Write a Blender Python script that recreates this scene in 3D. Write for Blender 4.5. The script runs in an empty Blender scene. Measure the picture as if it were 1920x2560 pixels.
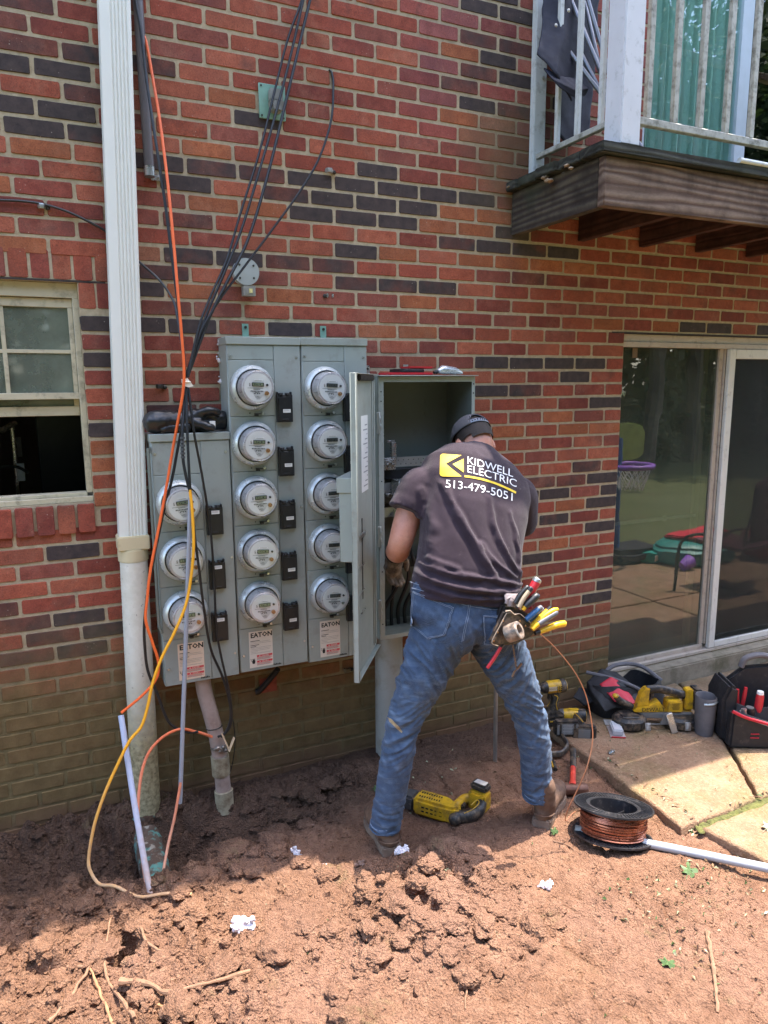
import bpy, bmesh, math, random
import numpy as np
from mathutils import Vector, Matrix, Quaternion, noise as mnoise
from mathutils.bvhtree import BVHTree
random.seed(7)
SC = bpy.context.scene
COL = SC.collection
rad = math.radians

# ------------------------------------------------------------------ camera
CAM_POS = Vector((0.0, -3.0396, 1.7761))
YAW, PITCH, ROLL, FPX = 0.43289, -0.17406, -0.00699, 1800.0
cd = bpy.data.cameras.new('camera'); cam = bpy.data.objects.new('camera', cd); COL.objects.link(cam)
fw = Vector((math.sin(YAW)*math.cos(PITCH), math.cos(YAW)*math.cos(PITCH), math.sin(PITCH)))
rt = Vector((math.cos(YAW), -math.sin(YAW), 0)); up = rt.cross(fw)
r2 = math.cos(ROLL)*rt + math.sin(ROLL)*up; u2 = -math.sin(ROLL)*rt + math.cos(ROLL)*up
cam.matrix_world = Matrix(((r2.x, u2.x, -fw.x, CAM_POS.x), (r2.y, u2.y, -fw.y, CAM_POS.y), (r2.z, u2.z, -fw.z, CAM_POS.z), (0, 0, 0, 1)))
cd.sensor_fit = 'VERTICAL'; cd.sensor_height = 36.0; cd.lens = 36.0*FPX/2560.0
cd.clip_start = 0.05; cd.clip_end = 500
SC.camera = cam

# ------------------------------------------------------------------ sky, sun, exposure
SUN_EL, SUN_AZ = rad(75), rad(78)          # azimuth from the wall normal (+Y) towards +X
w = bpy.data.worlds.new('World'); SC.world = w; w.use_nodes = True
nt = w.node_tree; nt.nodes.clear()
sky = nt.nodes.new('ShaderNodeTexSky'); sky.sky_type = 'NISHITA'; sky.sun_disc = False
sky.sun_elevation = SUN_EL; sky.sun_rotation = SUN_AZ; sky.air_density = 1.0; sky.dust_density = 2.0; sky.ozone_density = 0.7
bg = nt.nodes.new('ShaderNodeBackground'); bg.inputs['Strength'].default_value = 0.15
wo = nt.nodes.new('ShaderNodeOutputWorld')
nt.links.new(sky.outputs[0], bg.inputs[0]); nt.links.new(bg.outputs[0], wo.inputs[0])
sd = bpy.data.lights.new('sun', 'SUN'); sd.energy = 2.05; sd.angle = rad(0.53); sd.color = (1.0, 0.93, 0.82)
sun = bpy.data.objects.new('sun', sd); COL.objects.link(sun)
sdir = Vector((math.sin(SUN_AZ)*math.cos(SUN_EL), math.cos(SUN_AZ)*math.cos(SUN_EL), math.sin(SUN_EL)))
sun.rotation_euler = sdir.to_track_quat('Z', 'Y').to_euler(); sun.location = (3, 3, 9)
SC.view_settings.view_transform = 'Standard'; SC.view_settings.look = 'None'
SC.view_settings.gamma = 1.0; SC.view_settings.use_curve_mapping = False
SC.view_settings.exposure = 2.88
SC.render.engine = 'CYCLES'
SC.cycles.max_bounces = 8; SC.cycles.transparent_max_bounces = 16; SC.cycles.caustics_reflective = False; SC.cycles.caustics_refractive = False

# ------------------------------------------------------------------ materials
MATS = {}
class NT:
    def __init__(s, name):
        s.m = bpy.data.materials.new(name); s.m.use_nodes = True; s.t = s.m.node_tree; s.t.nodes.clear()
        s.out = s.n('ShaderNodeOutputMaterial'); s.p = s.n('ShaderNodeBsdfPrincipled'); s.l(s.p.outputs[0], s.out.inputs[0])
        s.pos = s.n('ShaderNodeNewGeometry').outputs['Position']
    def n(s, t, **k):
        o = s.t.nodes.new(t)
        for a, b in k.items(): setattr(o, a, b)
        return o
    def l(s, a, b): s.t.links.new(a, b)
    def setin(s, node, i, v):
        if hasattr(v, 'is_output') or isinstance(v, bpy.types.NodeSocket): s.l(v, node.inputs[i])
        else: node.inputs[i].default_value = v
    def noise(s, scale, detail=4, rough=.55, vec=None, col=False, dist=0):
        o = s.n('ShaderNodeTexNoise'); o.inputs['Scale'].default_value = scale; o.inputs['Detail'].default_value = detail
        o.inputs['Roughness'].default_value = rough; o.inputs['Distortion'].default_value = dist
        s.l(vec or s.pos, o.inputs['Vector']); return o.outputs['Color' if col else 'Fac']
    def voro(s, scale, vec=None, feat='F1'):
        o = s.n('ShaderNodeTexVoronoi', feature=feat); o.inputs['Scale'].default_value = scale; s.l(vec or s.pos, o.inputs['Vector']); return o.outputs['Distance']
    def ramp(s, v, a, b, lo=0., hi=1.):
        o = s.n('ShaderNodeMapRange'); o.clamp = True; s.setin(o, 0, v); s.setin(o, 1, a); s.setin(o, 2, b); s.setin(o, 3, lo); s.setin(o, 4, hi); return o.outputs[0]
    def math(s, op, a, b=0., c=None):
        o = s.n('ShaderNodeMath', operation=op); s.setin(o, 0, a); s.setin(o, 1, b)
        if c is not None: s.setin(o, 2, c)
        return o.outputs[0]
    def mix(s, f, a, b, mode='MIX'):
        o = s.n('ShaderNodeMix', data_type='RGBA', blend_type=mode); s.setin(o, 0, f)
        s.setin(o, 6, (*a, 1) if isinstance(a, tuple) and len(a) == 3 else a); s.setin(o, 7, (*b, 1) if isinstance(b, tuple) and len(b) == 3 else b); return o.outputs[2]
    def sep(s, v=None):
        o = s.n('ShaderNodeSeparateXYZ'); s.l(v or s.pos, o.inputs[0]); return o.outputs
    def vscale(s, v):
        o = s.n('ShaderNodeVectorMath', operation='MULTIPLY'); s.l(s.pos, o.inputs[0]); o.inputs[1].default_value = v; return o.outputs[0]
    def bump(s, h, dist=.002, strength=1.):
        o = s.n('ShaderNodeBump'); s.setin(o, 'Height', h); o.inputs['Distance'].default_value = dist; o.inputs['Strength'].default_value = strength
        s.l(o.outputs[0], s.p.inputs['Normal']); return o
    def set(s, **k):
        names = dict(color='Base Color', rough='Roughness', metal='Metallic', spec='Specular IOR Level', ior='IOR', trans='Transmission Weight', alpha='Alpha', sheen='Sheen Weight', coat='Coat Weight', sss='Subsurface Weight')
        for a, v in k.items():
            if a == 'color' and isinstance(v, tuple) and len(v) == 3: v = (*v, 1)
            s.setin(s.p, names[a], v)
        return s

def mat(name, base, rough=.6, metal=0., var=.15, vscale=12., bump=0., bscale=180., spec=.5, dirt=None, stretch=None):
    """plain material: mottled colour, uneven gloss, fine relief, optional (colour, scale, amount) grime"""
    if name in MATS: return MATS[name]
    t = NT(name); vec = t.vscale(stretch) if stretch else None
    n = t.noise(vscale, 5, .6, vec)
    c = t.mix(t.ramp(n, .3, .7), tuple(max(0, x*(1-var)) for x in base), tuple(min(1, x*(1+var)) for x in base))
    r = t.ramp(t.noise(vscale*2.3, 4, .6, vec), .3, .7, max(.03, rough-.07), min(1, rough+.07))
    if dirt:
        dc, ds, da = dirt
        d = t.math('MULTIPLY', t.ramp(t.noise(ds, 7, .68), .62-.32*da, .80-.25*da), min(1., .35+da))
        c = t.mix(d, c, dc); r = t.math('MAXIMUM', r, t.math('MULTIPLY', d, .8))
    t.set(color=c, rough=r, metal=metal, spec=spec)
    if bump: t.bump(t.noise(bscale, 4, .6, vec), bump, .6)
    MATS[name] = t.m; return t.m

def glass_mat(name, tint=(.72, .8, .76), ior=1.75, rough=.0, wob=.0, haze=0.):
    t = NT(name); g = t.n('ShaderNodeBsdfGlossy'); g.inputs['Roughness'].default_value = rough; g.inputs['Color'].default_value = (1, 1, 1, 1)
    tr = t.n('ShaderNodeBsdfTransparent'); tr.inputs[0].default_value = (*tint, 1)
    f = t.n('ShaderNodeFresnel'); f.inputs[0].default_value = ior; mx = t.n('ShaderNodeMixShader')
    if wob:
        b = t.n('ShaderNodeBump'); b.inputs['Distance'].default_value = wob; t.l(t.noise(3.5, 2, .4), b.inputs['Height']); t.l(b.outputs[0], g.inputs['Normal'])
    bf = t.n('ShaderNodeNewGeometry').outputs['Backfacing']
    t.l(t.math('MULTIPLY', f.outputs[0], t.math('SUBTRACT', 1., bf)), mx.inputs[0]); t.l(tr.outputs[0], mx.inputs[1]); t.l(g.outputs[0], mx.inputs[2])
    if haze:                                                  # dusty veil that also paints the pale washed-out reflection into the pane
        df = t.n('ShaderNodeBsdfDiffuse'); df.inputs[0].default_value = (.36, .40, .31, 1); m2 = t.n('ShaderNodeMixShader'); t.l(t.ramp(t.noise(5, 6, .65), .3, .75, haze*.5, haze*1.5), m2.inputs[0]); t.l(mx.outputs[0], m2.inputs[1]); t.l(df.outputs[0], m2.inputs[2]); mx = m2
    t.l(mx.outputs[0], t.out.inputs[0])
    t.t.nodes.remove(t.p); MATS[name] = t.m; return t.m

def brick_mat(name, attr):
    t = NT(name)
    if attr:
        a = t.n('ShaderNodeVertexColor', layer_name='brick_tone'); base, k = a.outputs[0], a.outputs[1]
    else:
        a = t.n('ShaderNodeObjectInfo'); base, k = a.outputs['Color'], a.outputs['Alpha']
    n1 = t.noise(26, 6, .65); n2 = t.noise(9, 3, .5); x, y, z = t.sep()
    c = t.mix(t.ramp(n1, .28, .72), t.mix(1., base, (.72, .66, .66), 'MULTIPLY'), t.mix(1., base, (1.30, 1.38, 1.36), 'MULTIPLY'))
    c = t.mix(t.ramp(t.noise(6.5, 4, .6), .48, .68, 0, .7), c, t.mix(1., base, (.58, .66, .80), 'MULTIPLY'))
    c = t.mix(t.ramp(t.noise(4.2, 7, .72), .52, .74, 0, .5), c, (.38, .20, .135))
    c = t.mix(t.math('MULTIPLY', t.ramp(t.noise(150, 4, .7), .5, .75), .55), c, t.mix(1., c, (1.9, 1.75, 1.6), 'MULTIPLY'))
    c = t.mix(t.math('MULTIPLY', t.ramp(t.noise(190, 3, .7), .48, .30), .5), c, (.03, .018, .015))
    dk = t.ramp(t.math('ADD', n2, t.math('MULTIPLY', k, 1.0)), .78, 1.12)     # flashed, dark burnt patches of the kiln
    c = t.mix(dk, c, t.mix(t.ramp(n1, .3, .7), (.040, .032, .032), (.085, .060, .055)))
    pit = t.ramp(t.voro(260), .16, .28, 1., 0.); pit = t.math('MULTIPLY', pit, t.ramp(t.noise(40, 2), .45, .6))
    c = t.mix(t.math('MULTIPLY', pit, .75), c, (.025, .015, .012))
    fl = t.math('MULTIPLY', t.ramp(t.voro(75), .10, .16, 1., 0.), t.ramp(t.noise(17, 3), .56, .66))   # specks of lime
    c = t.mix(t.math('MULTIPLY', fl, .7), c, (.5, .42, .33))
    sm = t.ramp(t.noise(13, 8, .75), .66, .78, 0., .42)                        # mortar smears
    c = t.mix(sm, c, (.42, .33, .24))
    c = wall_stain(t, c, x, z)
    t.set(color=c, rough=.86, spec=.25)
    h = t.math('ADD', t.math('MULTIPLY', t.noise(170, 5, .7), .7), t.math('MULTIPLY', pit, -1.2))
    t.bump(h, .0022, .8); MATS[name] = t.m; return t.m

def wall_stain(t, c, x, z):
    # olive algae and mud film on the lowest courses, higher towards the left
    edge = t.math('ADD', t.ramp(x, -.4, 2.4, .80, .44), t.math('MULTIPLY', t.math('SUBTRACT', t.noise(3.6, 7, .68), .5), .50))
    f = t.ramp(t.math('SUBTRACT', edge, z), -.16, .26, 0., .88)
    c = t.mix(f, c, t.mix(t.ramp(t.noise(16, 5, .65), .3, .7), (.10, .074, .028), (.195, .142, .060)))
    # red clay splashed along the very bottom
    f2 = t.math('MULTIPLY', t.ramp(t.math('ADD', z, t.math('MULTIPLY', t.noise(7, 5, .65), .22)), .22, .10), .75)
    c = t.mix(f2, c, (.17, .085, .05))
    # green film below the balcony corner
    d = t.math('SQRT', t.math('ADD', t.math('POWER', t.math('SUBTRACT', x, 2.12), 2.), t.math('POWER', t.math('MULTIPLY', t.math('SUBTRACT', z, 2.78), 1.0), 2.)))
    f3 = t.ramp(t.math('ADD', d, t.math('MULTIPLY', t.math('SUBTRACT', t.noise(6, 4, .6), .5), .3)), .14, .36, .55, 0.)
    return t.mix(f3, c, (.13, .10, .05))

# ------------------------------------------------------------------ mesh helpers
def frame_of(d, hint=None):
    d = Vector(d).normalized(); h = Vector(hint) if hint else (Vector((0, 0, 1)) if abs(d.z) < .9 else Vector((0, 1, 0)))
    a = h.cross(d).normalized(); return a, d.cross(a)
def spline(pts, n=8):
    """Catmull-Rom through the points"""
    P = [Vector(p) for p in pts]
    if len(P) < 3: return P
    Q = [P[0]*2-P[1]] + P + [P[-1]*2-P[-2]]; o = []
    for i in range(1, len(Q)-2):
        a, b, c, d = Q[i-1:i+3]
        for k in range(n):
            t = k/n; o.append(.5*((2*b)+(c-a)*t+(2*a-5*b+4*c-d)*t*t+(-a+3*b-3*c+d)*t**3))
    o.append(P[-1]); return o

class MB:
    def __init__(s): s.v = []; s.f = []; s.mi = []
    def add(s, vs, fs, mi=0):
        b = len(s.v); s.v += [tuple(p) for p in vs]; s.f += [tuple(i+b for i in f) for f in fs]; s.mi += [mi]*len(fs); return s
    def box(s, x0, y0, z0, x1, y1, z1, mi=0, M=None):
        vs = [Vector((x, y, z)) for z in (z0, z1) for y in (y0, y1) for x in (x0, x1)]
        if M: vs = [M @ p for p in vs]
        return s.add(vs, [(0, 2, 3, 1), (4, 5, 7, 6), (0, 1, 5, 4), (2, 6, 7, 3), (0, 4, 6, 2), (1, 3, 7, 5)], mi)
    def cbox(s, c, d, mi=0, M=None):
        return s.box(c[0]-d[0]/2, c[1]-d[1]/2, c[2]-d[2]/2, c[0]+d[0]/2, c[1]+d[1]/2, c[2]+d[2]/2, mi, M)
    def bar(s, p0, p1, w, h, mi=0, hint=None):
        p0, p1 = Vector(p0), Vector(p1); a, b = frame_of(p1-p0, hint); vs = []
        for p in (p0, p1):
            for u, q in ((-1, -1), (1, -1), (1, 1), (-1, 1)): vs.append(p+a*u*w/2+b*q*h/2)
        return s.add(vs, [(3, 2, 1, 0), (4, 5, 6, 7)]+[(i, (i+1) % 4, 4+(i+1) % 4, 4+i) for i in range(4)], mi)
    def rings(s, R, mi=0, c0=True, c1=True, close=True):
        n = len(R[0]); vs = [p for r in R for p in r]; fs = []
        for i in range(len(R)-1):
            for k in range(n if close else n-1):
                fs.append((i*n+k, i*n+(k+1) % n, (i+1)*n+(k+1) % n, (i+1)*n+k))
        if c0 and close: fs.append(tuple(range(n-1, -1, -1)))
        if c1 and close: fs.append(tuple(range((len(R)-1)*n, len(R)*n)))
        return s.add(vs, fs, mi)
    def tube(s, pts, r, n=8, mi=0, caps=True, flat=1.):
        P = [Vector(p) for p in pts]; m = len(P); rr = r if hasattr(r, '__len__') else [r]*m
        t = (P[1]-P[0]).normalized(); a, b = frame_of(t); R = []
        for i, p in enumerate(P):
            t2 = (P[min(i+1, m-1)]-P[max(i-1, 0)]).normalized() if m > 1 else t
            if t2.length < .5: t2 = t
            q = t.rotation_difference(t2); a = q @ a; b = q @ b; t = t2
            R.append([p+(a*math.cos(2*math.pi*k/n)+b*math.sin(2*math.pi*k/n)*flat)*rr[i] for k in range(n)])
        return s.rings(R, mi, caps, caps)
    def cyl(s, p0, p1, r0, r1=None, n=16, mi=0): return s.tube([p0, p1], [r0, r0 if r1 is None else r1], n, mi)
    def lathe(s, prof, o=(0, 0, 0), axis=(0, 0, 1), n=24, mi=0, c0=True, c1=True):
        o = Vector(o); d = Vector(axis).normalized(); a, b = frame_of(d)
        return s.rings([[o+d*h+(a*math.cos(2*math.pi*k/n)+b*math.sin(2*math.pi*k/n))*r for k in range(n)] for r, h in prof], mi, c0, c1)
    def prism(s, o2, f, d, mi=0):
        """outline o2 mapped by f(u, v) -> point, thickened by vector d"""
        d = Vector(d); A = [Vector(f(*p)) for p in o2]; n = len(A); B = [p+d for p in A]
        return s.add(A+B, [tuple(range(n-1, -1, -1)), tuple(range(n, 2*n))]+[(i, (i+1) % n, n+(i+1) % n, n+i) for i in range(n)], mi)
    def ball(s, c, r, mi=0, n=12, m=8, M=None):
        c = Vector(c); r = Vector(r) if hasattr(r, '__len__') else Vector((r, r, r)); R = []
        for i in range(m+1):
            th = math.pi*(i+.02*(i == 0)-.02*(i == m))/m
            ring = [Vector((r.x*math.sin(th)*math.cos(2*math.pi*k/n), r.y*math.sin(th)*math.sin(2*math.pi*k/n), -r.z*math.cos(th))) for k in range(n)]
            R.append([(M @ p if M else p)+c for p in ring])
        return s.rings(R, mi)
    def xf(s, M, start=0):
        s.v[start:] = [tuple(M @ Vector(p)) for p in s.v[start:]]; return s
    def mesh(s, name, mats, smooth=True, bevel=0., sub=0, angle=38):
        me = bpy.data.meshes.new(name); me.from_pydata(s.v, [], s.f)
        for m in (mats if isinstance(mats, (list, tuple)) else [mats]): me.materials.append(m)
        me.polygons.foreach_set('material_index', s.mi)
        if bevel:
            bm = bmesh.new(); bm.from_mesh(me); bmesh.ops.recalc_face_normals(bm, faces=bm.faces)
            es = [e for e in bm.edges if len(e.link_faces) == 2 and e.calc_face_angle(0) > .5]
            bmesh.ops.bevel(bm, geom=es, offset=bevel, segments=2 if bevel > .003 else 1, affect='EDGES', clamp_overlap=True)
            bm.to_mesh(me); bm.free()
        if smooth:
            me.polygons.foreach_set('use_smooth', [True]*len(me.polygons)); me.set_sharp_from_angle(angle=rad(angle))
        me.update(); return me
    def build(s, name, mats, parent=None, smooth=True, bevel=0., world=True, angle=38):
        if parent is not None and world:
            o = parent
            M = Matrix.Identity(4)
            while o is not None: M = o.matrix_basis @ M; o = o.parent
            s.xf(M.inverted())
        ob = bpy.data.objects.new(name, s.mesh(name, mats, smooth, bevel, angle=angle)); COL.objects.link(ob)
        if parent is not None: ob.parent = parent
        return ob

def tag(o, label=None, cat=None, group=None, kind=None):
    for k, v in (('label', label), ('category', cat), ('group', group), ('kind', kind)):
        if v: o[k] = v
    return o
def thing(name, label, cat, loc=(0, 0, 0), rz=0., group=None):
    o = bpy.data.objects.new(name, None); COL.objects.link(o); o.location = loc; o.rotation_euler = (0, 0, rz); o.empty_display_size = .05
    return tag(o, label, cat, group)
def copy_tree(o, parent=None):
    c = o.copy(); COL.objects.link(c); c.parent = parent
    for ch in o.children: copy_tree(ch, c)
    return c
def text_mesh(txt, size, ax=-1, res=3, cell=None, bold=0.):
    """flat lettering as (verts, faces) in the XY plane, optionally diced into small cells so it can follow a curved surface"""
    cu = bpy.data.curves.new('lettering', 'FONT'); cu.body = txt; cu.size = size; cu.resolution_u = res; cu.offset = bold*size; cu.align_x = 'LEFT' if ax < 0 else 'CENTER'
    ob = bpy.data.objects.new('lettering', cu); COL.objects.link(ob); dg = bpy.context.evaluated_depsgraph_get()
    me = bpy.data.meshes.new_from_object(ob.evaluated_get(dg)); bm = bmesh.new(); bm.from_mesh(me)
    bmesh.ops.remove_doubles(bm, verts=bm.verts, dist=size*1e-4)
    if cell:
        xs = [v.co.x for v in bm.verts]; ys = [v.co.y for v in bm.verts]
        for axis, lo, hi in ((0, min(xs), max(xs)), (1, min(ys), max(ys))):
            p = lo+cell
            while p < hi:
                co = [0, 0, 0]; no = [0, 0, 0]; co[axis] = p; no[axis] = 1
                bmesh.ops.bisect_plane(bm, geom=bm.verts[:]+bm.edges[:]+bm.faces[:], plane_co=co, plane_no=no); p += cell
    bm.verts.index_update(); vs = [tuple(v.co) for v in bm.verts]; fs = [tuple(v.index for v in f.verts) for f in bm.faces]
    bm.free(); bpy.data.objects.remove(ob); bpy.data.curves.remove(cu); bpy.data.meshes.remove(me); return vs, fs

def ngrid(seed):
    return np.random.RandomState(seed).rand(256, 256)
def vnoise(x, y, seed=0):
    g = ngrid(seed) if seed not in _G else _G[seed]; _G[seed] = g
    xi = np.floor(x).astype(int); yi = np.floor(y).astype(int); fx = x-xi; fy = y-yi
    fx = fx*fx*(3-2*fx); fy = fy*fy*(3-2*fy); a = g[xi % 256, yi % 256]; b = g[(xi+1) % 256, yi % 256]; c = g[xi % 256, (yi+1) % 256]; d = g[(xi+1) % 256, (yi+1) % 256]
    return (a*(1-fx)+b*fx)*(1-fy)+(c*(1-fx)+d*fx)*fy-.5
_G = {}
def worley(x, y, f, seed=0):
    """distance to the nearest and second nearest of scattered points"""
    if ('w', seed) not in _G: r = np.random.RandomState(seed); _G['w', seed] = (r.rand(256, 256), r.rand(256, 256))
    jx, jy = _G['w', seed]; x, y = x*f, y*f; xi, yi = np.floor(x).astype(int), np.floor(y).astype(int); a = np.full(np.shape(x), 9.); b = a.copy()
    for i in (-1, 0, 1):
        for j in (-1, 0, 1):
            u, v = (xi+i) % 256, (yi+j) % 256; d = np.hypot(xi+i+jx[u, v]-x, yi+j+jy[u, v]-y); b = np.where(d < a, a, np.minimum(b, d)); a = np.minimum(a, d)
    return a, b
def fbm(x, y, f, o=5, seed=0, gain=.5, ridged=False):
    s = 0; a = 1.; n = 0
    for i in range(o):
        v = vnoise(x*f+13.7*i, y*f-7.1*i, seed+i); v = (.5-2*np.abs(v)) if ridged else v*2; s = s+a*v; n += a; f *= 2.03; a *= gain
    return s/n
# ------------------------------------------------------------------ the brick building
C_H, B_M = 0.0677, 0.2045
OPEN = [(-.80, 1.33, .14, 2.165), (2.825, .12, 4.55, 2.045), (2.88, 2.72, 4.62, 4.75)]     # window, patio door, balcony door: x0, z0, x1, z1
DARK_PX = [(27,163),(163,182),(41,263),(168,282),(90,314),(611,296),(405,163,.5),(457,458),(449,412,.6),(549,423,.5),(470,545,.35),(372,627,.4),(470,635,.6),(584,641,.65),(383,676,.5),(373,722),
 (408,766,.3),(389,809),(492,814),(381,1015,.5),(670,309),(992,432),(670,438,.5),(769,447),(881,462),(989,471),(1089,483),(706,480,.5),(820,495,.75),(932,507,.85),(1034,520,.85),(778,535,.75),(881,550,.7),(986,556),
 (884,625),(1116,604,.5),(718,652,.45),(832,658,.4),(881,706,.5),(989,712,.6),(1089,721,.6),(733,824,.8),(1315,46),(1160,16,.5),(1160,86,.4),(1247,113),(1285,162),(1228,2),(1315,127,.4),(1155,178,.4),(1239,187,.4),
 (1309,203),(1133,214,.4),(1158,255),(1245,265,.45),(1309,284,.4),(1187,496),(1130,490),(1255,577),(1255,580),(1241,617,.85),(1401,628),(1315,623,.55),(1241,912),(1312,912),(1396,912,.8),(1477,912,.75),(1437,946,.75),
 (1241,982,.8),(1309,984,.5),(1502,1011,.9),(1331,1241,.8),(1385,1235),(1494,1197),(1513,1227),(1469,1170,.5),(1426,1203,.4),(1350,1208,.4),(1494,1260,.75),(1328,1300,.75),(1491,1317),(1336,1393,.8),(1382,1295,.5),
 (1488,1501,.75),(1510,1460,.75),(1513,1403,.4),(1489,913),(1514,1011),(1506,1198),(1497,1256),(1497,1314),(1516,1470),(1497,1495),(1745,822),(1801,824),(1911,822),(168,934,.9) ,
 (233,806),(241,898),(249,1070),(209,284),(208,1368),(29,1547,.4),(123,1583,.4),(253,1562,.7),(195,1612,.6),(61,1630,.4),(203,233,.5),(68,16,.45),(27,57,.3),(81,117,.3),(200,133,.5),(215,336,.6),
 (1541,1391,.4),(1436,275,.6),(1346,700,.3)]
ORANGE_PX = [(119,374),(14,461),(54,594),(519,371),(538,507),(473,725),(670,523),(1113,526),(1092,565),(990,634),(718,738),(721,740),(718,640,.5),(944,830),(1047,836),(1188,138),(1188,298),(1228,540),(1182,572),(1147,532),
 (1271,658),(1358,661),(1394,1046),(1266,1082),(1429,1079),(1499,1079),(1383,1358),(1420,1265),(1668,811),(1522,809),(252,1115),(252,1159),(252,1245),(360,640,.3),(1283,317),(1230,323,.5),(1441,676),(1150,636),(1061,740),(640,232)]
def proj(x, y, z):
    q = Vector((x, y, z))-CAM_POS; d = q.dot(fw); return 960+FPX*q.dot(r2)/d, 1280-FPX*q.dot(u2)/d
bld = thing('brick_building', 'red brick apartment building with tan mortar joints and some charred black bricks', 'building')
BM_OBJ, BM_ATT = brick_mat('brick', False), brick_mat('brick_far', True)
tm = NT('mortar'); x_, y_, z_ = tm.sep(); n_ = tm.noise(35, 7, .7)
c_ = tm.mix(tm.ramp(n_, .3, .7), (.36, .28, .18), (.54, .44, .30)); c_ = tm.mix(tm.ramp(tm.noise(2.2, 4, .6), .45, .7, 0, .45), c_, (.27, .22, .17))
c_ = tm.mix(tm.ramp(tm.noise(9, 6, .7), .60, .72, 0, .5), c_, (.2, .17, .12))
tm.set(color=wall_stain(tm, c_, x_, z_), rough=.95, spec=.15); tm.bump(tm.noise(140, 6, .7), .004, .9); MORT = tm.m
rb = random.Random(3)
# backing wall in mortar with the three openings left free
mb = MB(); xs = sorted({-3., 7.}|{o[0] for o in OPEN}|{o[2] for o in OPEN}); zs = sorted({-.5, 5.5}|{o[1] for o in OPEN}|{o[3] for o in OPEN})
for i in range(len(xs)-1):
    for k in range(len(zs)-1):
        cx, cz = (xs[i]+xs[i+1])/2, (zs[k]+zs[k+1])/2
        if not any(o[0] < cx < o[2] and o[1] < cz < o[3] for o in OPEN): mb.box(xs[i], .0027, zs[k], xs[i+1], .30, zs[k+1])
mb.build('mortar', MORT, bld, smooth=False)
def brick_mesh(L, H, seed, D=.03):
    r = random.Random(seed); hx, hz = L/2, H/2; cr = .0045; o = []
    for sx, sz in ((1, 1), (-1, 1), (-1, -1), (1, -1)):
        j = lambda s: r.uniform(-s, s)
        a = [(sx*hx+j(.0012), sz*(hz-cr)+j(.001)), (sx*(hx-cr)+j(.001), sz*hz+j(.0012))]
        o += a if sx*sz > 0 else a[::-1]
        if sx*sz > 0: o.append((sx*r.uniform(-.3, .3)*hx, sz*hz+j(.0016)))
    n = len(o); R = [[(p[0], D, p[1]) for p in o], [(p[0], .003, p[1]) for p in o], [(p[0]*(1-.0017/hx), j(.0003), p[1]*(1-.0017/hz)) for p in o]]
    m = MB(); m.rings(R, 0, False, True); return m
bcache = {}
def bmesh_for(L, H, up=False):
    k = (round(L/.004), round(H/.004), rb.randrange(5), up)
    if k not in bcache:
        m = brick_mesh(L, H, hash(k[:3]) & 0xffff)
        bcache[k] = m
    return bcache[k], k
bricks = []      # (x, y, z, L, H)
def phase(n, right):
    if n <= 8: return .25 if n % 2 else .755
    return (.27 if n % 2 else .75) if right else (.69 if n % 2 else .22)
for n in range(-36, 50):
    z = 2.05+C_H*(n+.5); H = C_H-.0118
    xj = []
    for right in (0, 1):
        p = phase(n, right)*B_M; k = math.floor(-1.6/B_M)
        while True:
            x = p+k*B_M; k += 1
            if x > 5.4: break
            if x < -1.6: continue
            if n > 8 and ((x < 1.12) == bool(right)): continue
            xj.append(x)
    xj = sorted(xj); xj = [x+rb.uniform(-.004, .004) for x in xj]
    keep = [xj[0]]
    for x in xj[1:]:
        if x-keep[-1] > .05: keep.append(x)
    ends = []; course_cuts = [(o[0], o[2]) for o in OPEN if o[1]-.02 < z < o[3]+.005]
    for a, b in zip(keep, keep[1:]):
        seg = [(a+.0056, b-.0056)]
        cuts = [(o[0], o[2]) for o in OPEN if o[1]-.02 < z < o[3]+.005]
        if 1.205 < z < 1.33: cuts.append((-.9, .148))
        if 2.06 < z < 2.285: cuts.append((-1., .272))
        for c0, c1 in cuts:
            s2 = []
            for s in seg:
                if s[1] <= c0 or s[0] >= c1: s2.append(s); continue
                if s[0] < c0-.03: s2.append((s[0], c0-(.0 if c0 > 2 else .006)))
                if s[1] > c1+.03: s2.append((c1+(.004 if c1 > .2 else .0), s[1]))
            seg = s2
        ends.append(seg)
    segs = [s for e in ends for s in e]
    for c0, c1 in course_cuts:                                   # brick ends close up to the openings
        segs = [(c1+.001 if 0 < s[0]-c1 < .075 else s[0], c0-.001 if 0 < c0-s[1] < .075 else s[1]) for s in segs]
    if True:
        for s in segs:
            if s[1]-s[0] > .028: bricks.append(((s[0]+s[1])/2, rb.uniform(-.0020, .0008), z+rb.uniform(-.0012, .0012), s[1]-s[0]-rb.uniform(0, .003), H-rb.uniform(0, .002)))
for k in range(17):                       # rowlock course over the window and sloping rowlock sill under it
    bricks.append((.238-.0735*k, rb.uniform(-.002, .002), 2.2255, .0635, .104))
for k in range(13): bricks.append((.108-.0735*k, -.012, 1.268, .0625, .112))
bricks.append((.171, 0, 2.119, .058, .094)); bricks.append((.235, 0, 2.119, .058, .094))
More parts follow.
